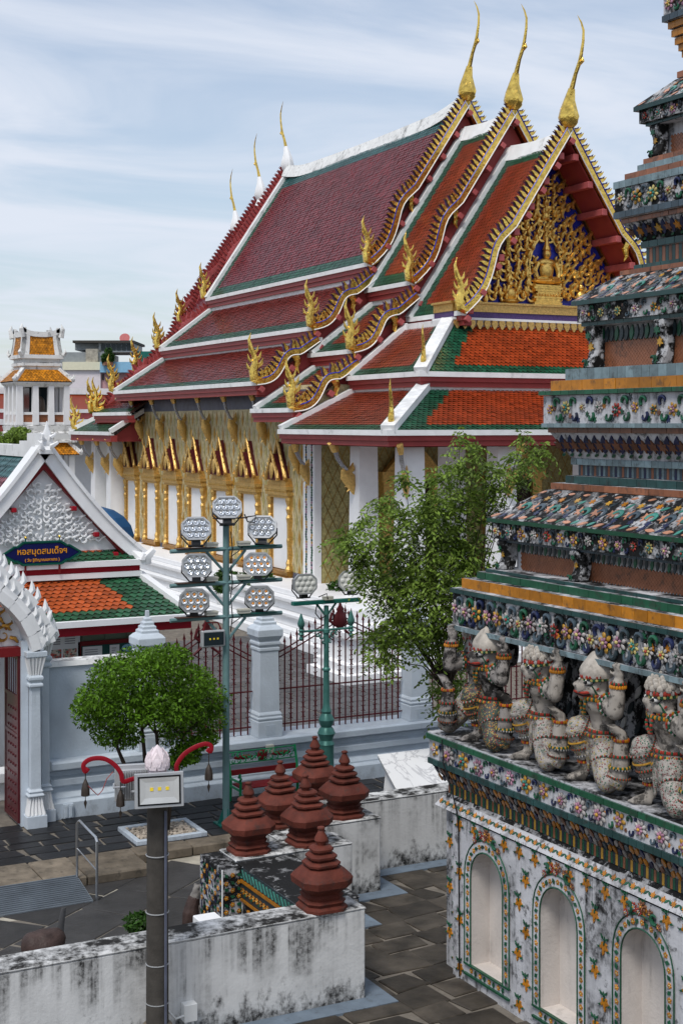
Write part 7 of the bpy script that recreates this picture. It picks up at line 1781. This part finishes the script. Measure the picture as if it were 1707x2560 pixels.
# black cable running down the corner
m = MB(); m.tube([(PX + .05, 15.35, 3.04), (PX - .1, 15.5, 3.03), (PX - .19, 15.45, 2.98), (PX - .20, 15.4, 2.7), (PX - .12, 15.3, 2.3), (PX - .12, 15.2, 2.1), (WX - .02, 15.2, 1.9), (WX - .02, 15.18, .05)], .009, 5); mk('cable', m, X['black'], pg, True)

# ------------------------------------------------------------------ guardian figures holding up the cornice
def costume(name, cols, plaster=(.5, .47, .42), sc_=26, mould=.5):
    g = NT(name); v = g.n('ShaderNodeTexVoronoi', {'Vector': g.P(), 'Scale': sc_}, feature='F1'); e = g.n('ShaderNodeTexVoronoi', {'Vector': g.P(), 'Scale': sc_}, feature='DISTANCE_TO_EDGE')
    r = g.n('ShaderNodeValToRGB', {'Fac': g.n('ShaderNodeSeparateColor', {0: v.outputs['Color']}).outputs[0]}); r.color_ramp.interpolation = 'CONSTANT'; el = r.color_ramp.elements
    el[0].color = tuple(cols[0]) + (1,); el[0].position = 0; el[1].position = 1 / len(cols); el[1].color = tuple(cols[1]) + (1,)
    for k in range(2, len(cols)): q = el.new(k / len(cols)); q.color = tuple(cols[k]) + (1,)
    c = g.mix(g.rng(e.outputs['Distance'], .10, .16), plaster, r.outputs['Color']); c = g.mix(g.mth('MULTIPLY', g.rng(g.noise(5, 8, .7), .48, .62), mould), c, (.014, .013, .012))
    return g.out(c, .5, 0.0, e.outputs['Distance'], .5, .02)
PLs = (.33, .30, .265); gr, rd_, ye, wh, bl = (.035, .10, .06), (.16, .03, .025), (.34, .25, .07), (.33, .30, .27), (.02, .03, .03)
COS = [costume('dark_mosaic_costume', [gr, ye, rd_, bl, ye, gr, (.45, .17, .02)], (.05, .045, .04), 46, .7), costume('pale_mosaic_costume', [gr, wh, rd_, wh, wh, ye], PLs, 46, .6), costume('pale_green_mosaic_costume', [gr, ye, wh, ye, rd_, wh, wh], PLs, 46, .55), costume('red_green_mosaic_costume', [rd_, gr, wh, rd_, wh, gr], PLs, 46, .55)]
SKIN = [stain('blackened_figure_plaster', (.28, .255, .235), (.012, .011, .010), 1.0, .42, .6, (3, 3, 2.2), .9, patch=.95, big=1.5, plo=.46), stain('figure_plaster', (.36, .325, .285), (.022, .020, .018), 1.0, .44, .62, (6, 6, 1.0), .8, patch=.85, big=1.8, plo=.49)]
HAIR = mat('weathered_hair_plaster', (.42, .38, .33), .8, var=.25, vs_=12, grime=.35, bump=.3, bscale=30)
def statue(label, x0, y0, z0, skin, cos, head, rz=-0.36, sc_=1.02):
    t = thing('guardian_statue', label, 'statue', (x0, y0, z0), rz + PI, group='kneeling guardian statues', off=(0, 0, 0))
    t.scale = (sc_,) * 3; V = Vector      # local: +x forward, +y towards the viewer's right, z up
    b = MB()
    b.tube([(0, 0, .50), (.0, 0, .60), (.02, 0, .72), (.05, 0, .86), (.04, 0, .96), (.04, 0, 1.02)], [.19, .175, .17, .215, .185, .10], 12, .74, up=(1, 0, 0))
    b.ell((.06, 0, .88), (.17, .235, .15)); b.tube([(.04, 0, .98), (.06, 0, 1.08)], [.085, .08], 10)
    for s in (-1, 1):
        b.ell((.04, s * .21, .925), (.10, .10, .10)); b.tube([(.04, s * .20, .93), (.03, s * .34, .89), (.02, s * .46, .865)], [.108, .098, .09], 9); b.ell((.02, s * .46, .87), (.095, .095, .095)); b.tube([(.02, s * .465, .87), (.0, s * .47, 1.02), (-.02, s * .455, 1.20)], [.092, .090, .062], 9)
        # hand: palm and five fingers bent back under the cornice
        b.ell((-.03, s * .45, 1.26), (.055, .068, .08))
        for k in range(4): q = -.04 + k * .027; b.tube([(-.03 + .02, s * .45 + q, 1.29), (.03 - .01 * k, s * .45 + q * 1.15, 1.345), (-.02, s * .45 + q * 1.2, 1.385 + .006 * (1.5 - abs(k - 1.5)))], [.021, .020, .014], 6)
        b.tube([(-.0, s * .42 - s * .02, 1.24), (.05, s * .39, 1.27), (.06, s * .385, 1.31)], [.018, .016, .011], 6)
    # bare feet
    b.tube([(.16, -.15, .03), (.24, -.15, .055), (.35, -.16, .035)], [.06, .06, .04], 8)
    for k in range(5): b.tube([(.34, -.20 + k * .022, .035), (.40 - .006 * k, -.205 + k * .023, .022)], [.018, .012], 5)
    b.tube([(.16, -.15, .06), (.17, -.15, .22)], [.055, .06], 8)
    b.tube([(.0, .51, .14), (-.02, .52, .34), (-.03, .52, .54), (-.03, .52, .64), (.08, .53, .72)], [.105, .10, .08, .06, .05], 9)
    for k in range(5): b.tube([(.07, .49 + k * .02, .72), (.14, .485 + k * .023, .75)], [.017, .011], 5)
    # head
    HS = Matrix.Translation((.035, 0, 1.06 - .105)) @ Matrix.Scale(1.30, 4) @ Matrix.Translation((-.05, 0, -1.06))
    b0, b = b, MB()
    b.ell((.07, 0, 1.18), (.135, .125, .14))
    if head == 'cone': b.tube([(.12, 0, 1.14), (.22, 0, 1.13), (.265, 0, 1.125)], [.095, .075, .055], 9); b.tube([(.13, 0, 1.10), (.21, 0, 1.075), (.24, 0, 1.075)], [.07, .055, .035], 8); b.ell((.26, 0, 1.155), (.03, .045, .025))
    else: b.ell((.15, 0, 1.12), (.085, .09, .075)); b.ell((.225, 0, 1.165), (.036, .04, .036)); b.ell((.16, 0, 1.06), (.06, .06, .035))
    for s in (-1, 1): b.ell((.14, s * .085, 1.12), (.05, .04, .05)); b.ell((.16, s * .06, 1.215), (.04, .05, .022))
    b0.join(b, HS); o = mk('body', b0, skin, t); remesh(o, .017, 3)
    def hm(o): o.matrix_local = HS; return o
    c = MB()
    c.tube([(0, 0, .46), (0, 0, .54), (.0, 0, .60)], [.23, .215, .195], 12, .8, up=(1, 0, 0)); c.ell((0, 0, .48), (.2, .23, .14))
    c.tube([(.02, -.1, .48), (.14, -.14, .58), (.25, -.15, .60)], [.155, .15, .125], 10); c.ell((.26, -.15, .59), (.115, .12, .115)); c.tube([(.27, -.15, .58), (.22, -.15, .42), (.17, -.15, .24)], [.13, .115, .085], 10)
    c.tube([(.02, .10, .46), (.07, .25, .28), (.10, .40, .13)], [.17, .15, .125], 10); c.ell((.09, .43, .12), (.125, .125, .12)); c.tube([(.05, .49, .10), (.0, .51, .20)], [.12, .11], 10)
    c.tube([(.15, .02, .52), (.19, .05, .34), (.19, .06, .14)], [.07, .06, .03], 7, .5, up=(1, 0, 0))
    o = mk('trousers', c, cos, t); remesh(o, .018, 3)
    def ringof(name, c_, r, n, th, axis='Z', mats=('cred',), tw=.5, sx=1.0, sy=1.0):
        m = MB(); mm_ = list(dict.fromkeys(mats))
        R = Matrix.Identity(3) if axis == 'Z' else axis
        n = max(n, int(2 * PI * r * max(sx, sy) / (th * 1.7)))
        for k in range(n):
            a = 2 * PI * k / n; p = R @ V((r * sx * math.cos(a), r * sy * math.sin(a), 0)) + V(c_); m.mi = mm_.index(mats[k % len(mats)]); m.ell(p, (th, th, th * 1.3), 6, 4)
        return mk(name, m, [X[q] for q in mm_], t, True)
    ringof('collar', (.05, 0, .975), .178, 26, .016, 'Z', ('cgreen', 'corange', 'cred'), sx=.85, sy=1.15); ringof('collar', (.05, 0, .94), .215, 28, .018, 'Z', ('corange', 'cgreen'), sx=.85, sy=1.15)
    ringof('belt', (.0, 0, .59), .212, 30, .015, 'Z', ('cred', 'cgreen', 'cred'), sx=.85); ringof('belt', (.0, 0, .54), .232, 30, .015, 'Z', ('cyellow', 'cred', 'cgreen'), sx=.88)
    for s in (-1, 1):
        ringof('bracelet', (-.015, s * .458, 1.165), .074, 14, .014, 'Z', ('cred', 'cgreen')); ringof('bracelet', (-.012, s * .46, 1.13), .08, 12, .017, 'Z', ('corange',))
        ringof('armlet', (.04, s * .28, .91), .108, 16, .018, Matrix.Rotation(PI / 2, 3, 'X'), ('cred', 'corange', 'cgreen')); ringof('armlet', (.035, s * .31, .90), .106, 16, .014, Matrix.Rotation(PI / 2, 3, 'X'), ('cgreen', 'cwhite'))
    ringof('anklet', (.17, -.15, .21), .068, 14, .015, 'Z', ('cred', 'corange')); ringof('anklet', (-.03, .52, .58), .074, 14, .016, 'Z', ('corange', 'cred', 'corange')); ringof('anklet', (-.02, .52, .42), .100, 16, .014, 'Z', ('cred', 'cgreen')); ringof('anklet', (-.01, .515, .30), .108, 16, .014, 'Z', ('cgreen', 'cyellow'))
    def limb(p, q, r0, r1, ts, mats):
        p, q = V(p), V(q); ax_ = (q - p).to_track_quat('Z', 'Y').to_matrix()
        for k, t_ in enumerate(ts): ringof('costume_band', p.lerp(q, t_), (r0 + (r1 - r0) * t_) + .004, 12, .0095, ax_, mats[k % len(mats)])
    BM = (('cred', 'cwhite', 'cgreen'), ('cyellow',), ('cgreen', 'cred'), ('cwhite', 'cdark'))
    limb((.27, -.15, .58), (.17, -.15, .24), .135, .09, (.15, .4, .62, .85), BM); limb((.02, -.1, .48), (.25, -.15, .60), .165, .14, (.45, .75), BM[1:])
    limb((.02, .10, .46), (.10, .40, .13), .170, .128, (.55,), BM); limb((.0, .51, .16), (-.02, .52, .34), .118, .105, (.2, .7), BM[2:])
    m = MB(); pts = [(.215, -.07, .95), (.24, -.075, .85), (.225, -.03, .76), (.22, .03, .76), (.24, .075, .85), (.215, .07, .95)]; m.mi = 0
    for k in range(22):
        q = k / 21 * (len(pts) - 1); i_ = min(int(q), len(pts) - 2); p = V(pts[i_]).lerp(V(pts[i_ + 1]), q - i_); m.mi = k % 2; m.ell(p, .018, 6, 4)
    mk('necklace', m, [X['corange'] if head == 'cone' else X['cgreen'], X['cgreen'] if head == 'cone' else X['cred']], t, True)
    # headgear
    hd = MB(); sw_ = .16
    if head == 'cone': hd.lathe([(.165, 1.225), (.175, 1.265), (.158, 1.305), (.11, 1.375), (.055, 1.435), (.012, 1.465)], (.055, 0, 0), 18)
    else:
        hd.ell((.045, 0, 1.265), (.165, .155, .115), 16, 10)
        for a in range(5):
            zz = 1.27 + a * .026; r_ = .165 * math.sqrt(max(.05, 1 - ((zz - 1.265) / .115) ** 2)); n = max(4, int(16 * r_ / .165))
            for k in range(n): q = 2 * PI * (k + .5 * (a % 2)) / n; hd.ell((.045 + r_ * math.cos(q), r_ * .94 * math.sin(q), zz), .028, 6, 4)
    hm(mk('headdress', hd, HAIR, t, True))
    hm(ringof('headband', (.06, 0, 1.245), .152, 30, .017, Matrix.Rotation(.12, 3, 'Y'), ('cred', 'cred', 'cwhite'))); hm(ringof('headband', (.06, 0, 1.218), .148, 30, .014, Matrix.Rotation(.12, 3, 'Y'), ('cgreen', 'clemon')))
    for s in (-1, 1):
        m = MB()
        m.mi = 0; m.prism([(.02, s * .135, 1.10), (-.02, s * .15, 1.05), (-.10, s * .16, 1.12), (-.13, s * .165, 1.24), (-.09, s * .16, 1.22), (-.05, s * .155, 1.32), (-.01, s * .15, 1.24), (.03, s * .14, 1.22)], (0, s * .025, 0))
        m.mi = 1
        for a, z in ((-.03, 1.10), (-.06, 1.15), (-.04, 1.20), (-.08, 1.19), (-.05, 1.26)): m.ell((a, s * .18, z), (.018, .012, .022), 6, 4)
        hm(mk('ear_flap', m, [X['cwhite'], X['cgreen'] if head == 'cone' else X['cred']], t))
        m = MB(); m.mi = 0; m.ell((.178, s * .078, 1.185), (.040, .026, .024), 8, 5); m.mi = 1; m.ell((.205, s * .090, 1.186), (.016, .016, .016), 6, 4); m.tube([(.215, s * .05, 1.178), (.19, s * .10, 1.208), (.14, s * .115, 1.186), (.17, s * .105, 1.162)], .007, 4, closed=True); hm(mk('eye', m, [X['clight'], X['black']], t, True))
        m = MB(); m.tube([(.205, s * .03, 1.215), (.18, s * .08, 1.235), (.13, s * .115, 1.225), (.09, s * .125, 1.20)], [.016, .020, .018, .010], 5); hm(mk('brow', m, X['cgreen' if head != 'cone' else 'cred'], t, True))
        m = MB(); x_ = .27 if head == 'cone' else .22; m.tube([(x_, s * .015, 1.10), (x_ - .05, s * .07, 1.095), (.14, s * .105, 1.11), (.10, s * .12, 1.14)], [.010, .012, .012, .006], 5); m.tube([(x_ - .02, s * .015, 1.075), (x_ - .07, s * .06, 1.065), (.12, s * .1, 1.07)], [.008, .009, .006], 5); hm(mk('lip', m, X['cred'], t, True)); m = MB(); m.tube([(x_ - .005, s * .012, 1.088), (x_ - .05, s * .068, 1.080), (.13, s * .108, 1.092)], [.010, .013, .006], 5); hm(mk('mouth_line', m, X['black'], t, True))
        m = MB(); m.tube([(.16, s * .11, 1.16), (.12, s * .125, 1.09), (.06, s * .12, 1.05)], [.006, .01, .006], 5); hm(mk('cheek_line', m, X['cgreen'], t, True))
    return t
statue('blackened kneeling guardian statue with pointed cap nearest the leafy tree', 9.86, 14.82, 3.02, SKIN[0], COS[0], 'cone')
statue('kneeling guardian statue with curly hair between the two pointed cap figures', 9.86, 13.73, 3.02, SKIN[1], COS[1], 'curl')
statue('pale kneeling guardian statue with pointed cap and open jaws', 9.86, 12.64, 3.02, SKIN[1], COS[2], 'cone')
statue('kneeling guardian statue with curly hair cut off by the right edge', 9.86, 11.52, 3.02, SKIN[1], COS[3], 'curl')
statue('kneeling guardian statue round the far corner, mostly an arm and a shin', 10.12, 15.50, 3.02, SKIN[0], COS[1], 'curl', -PI / 2)
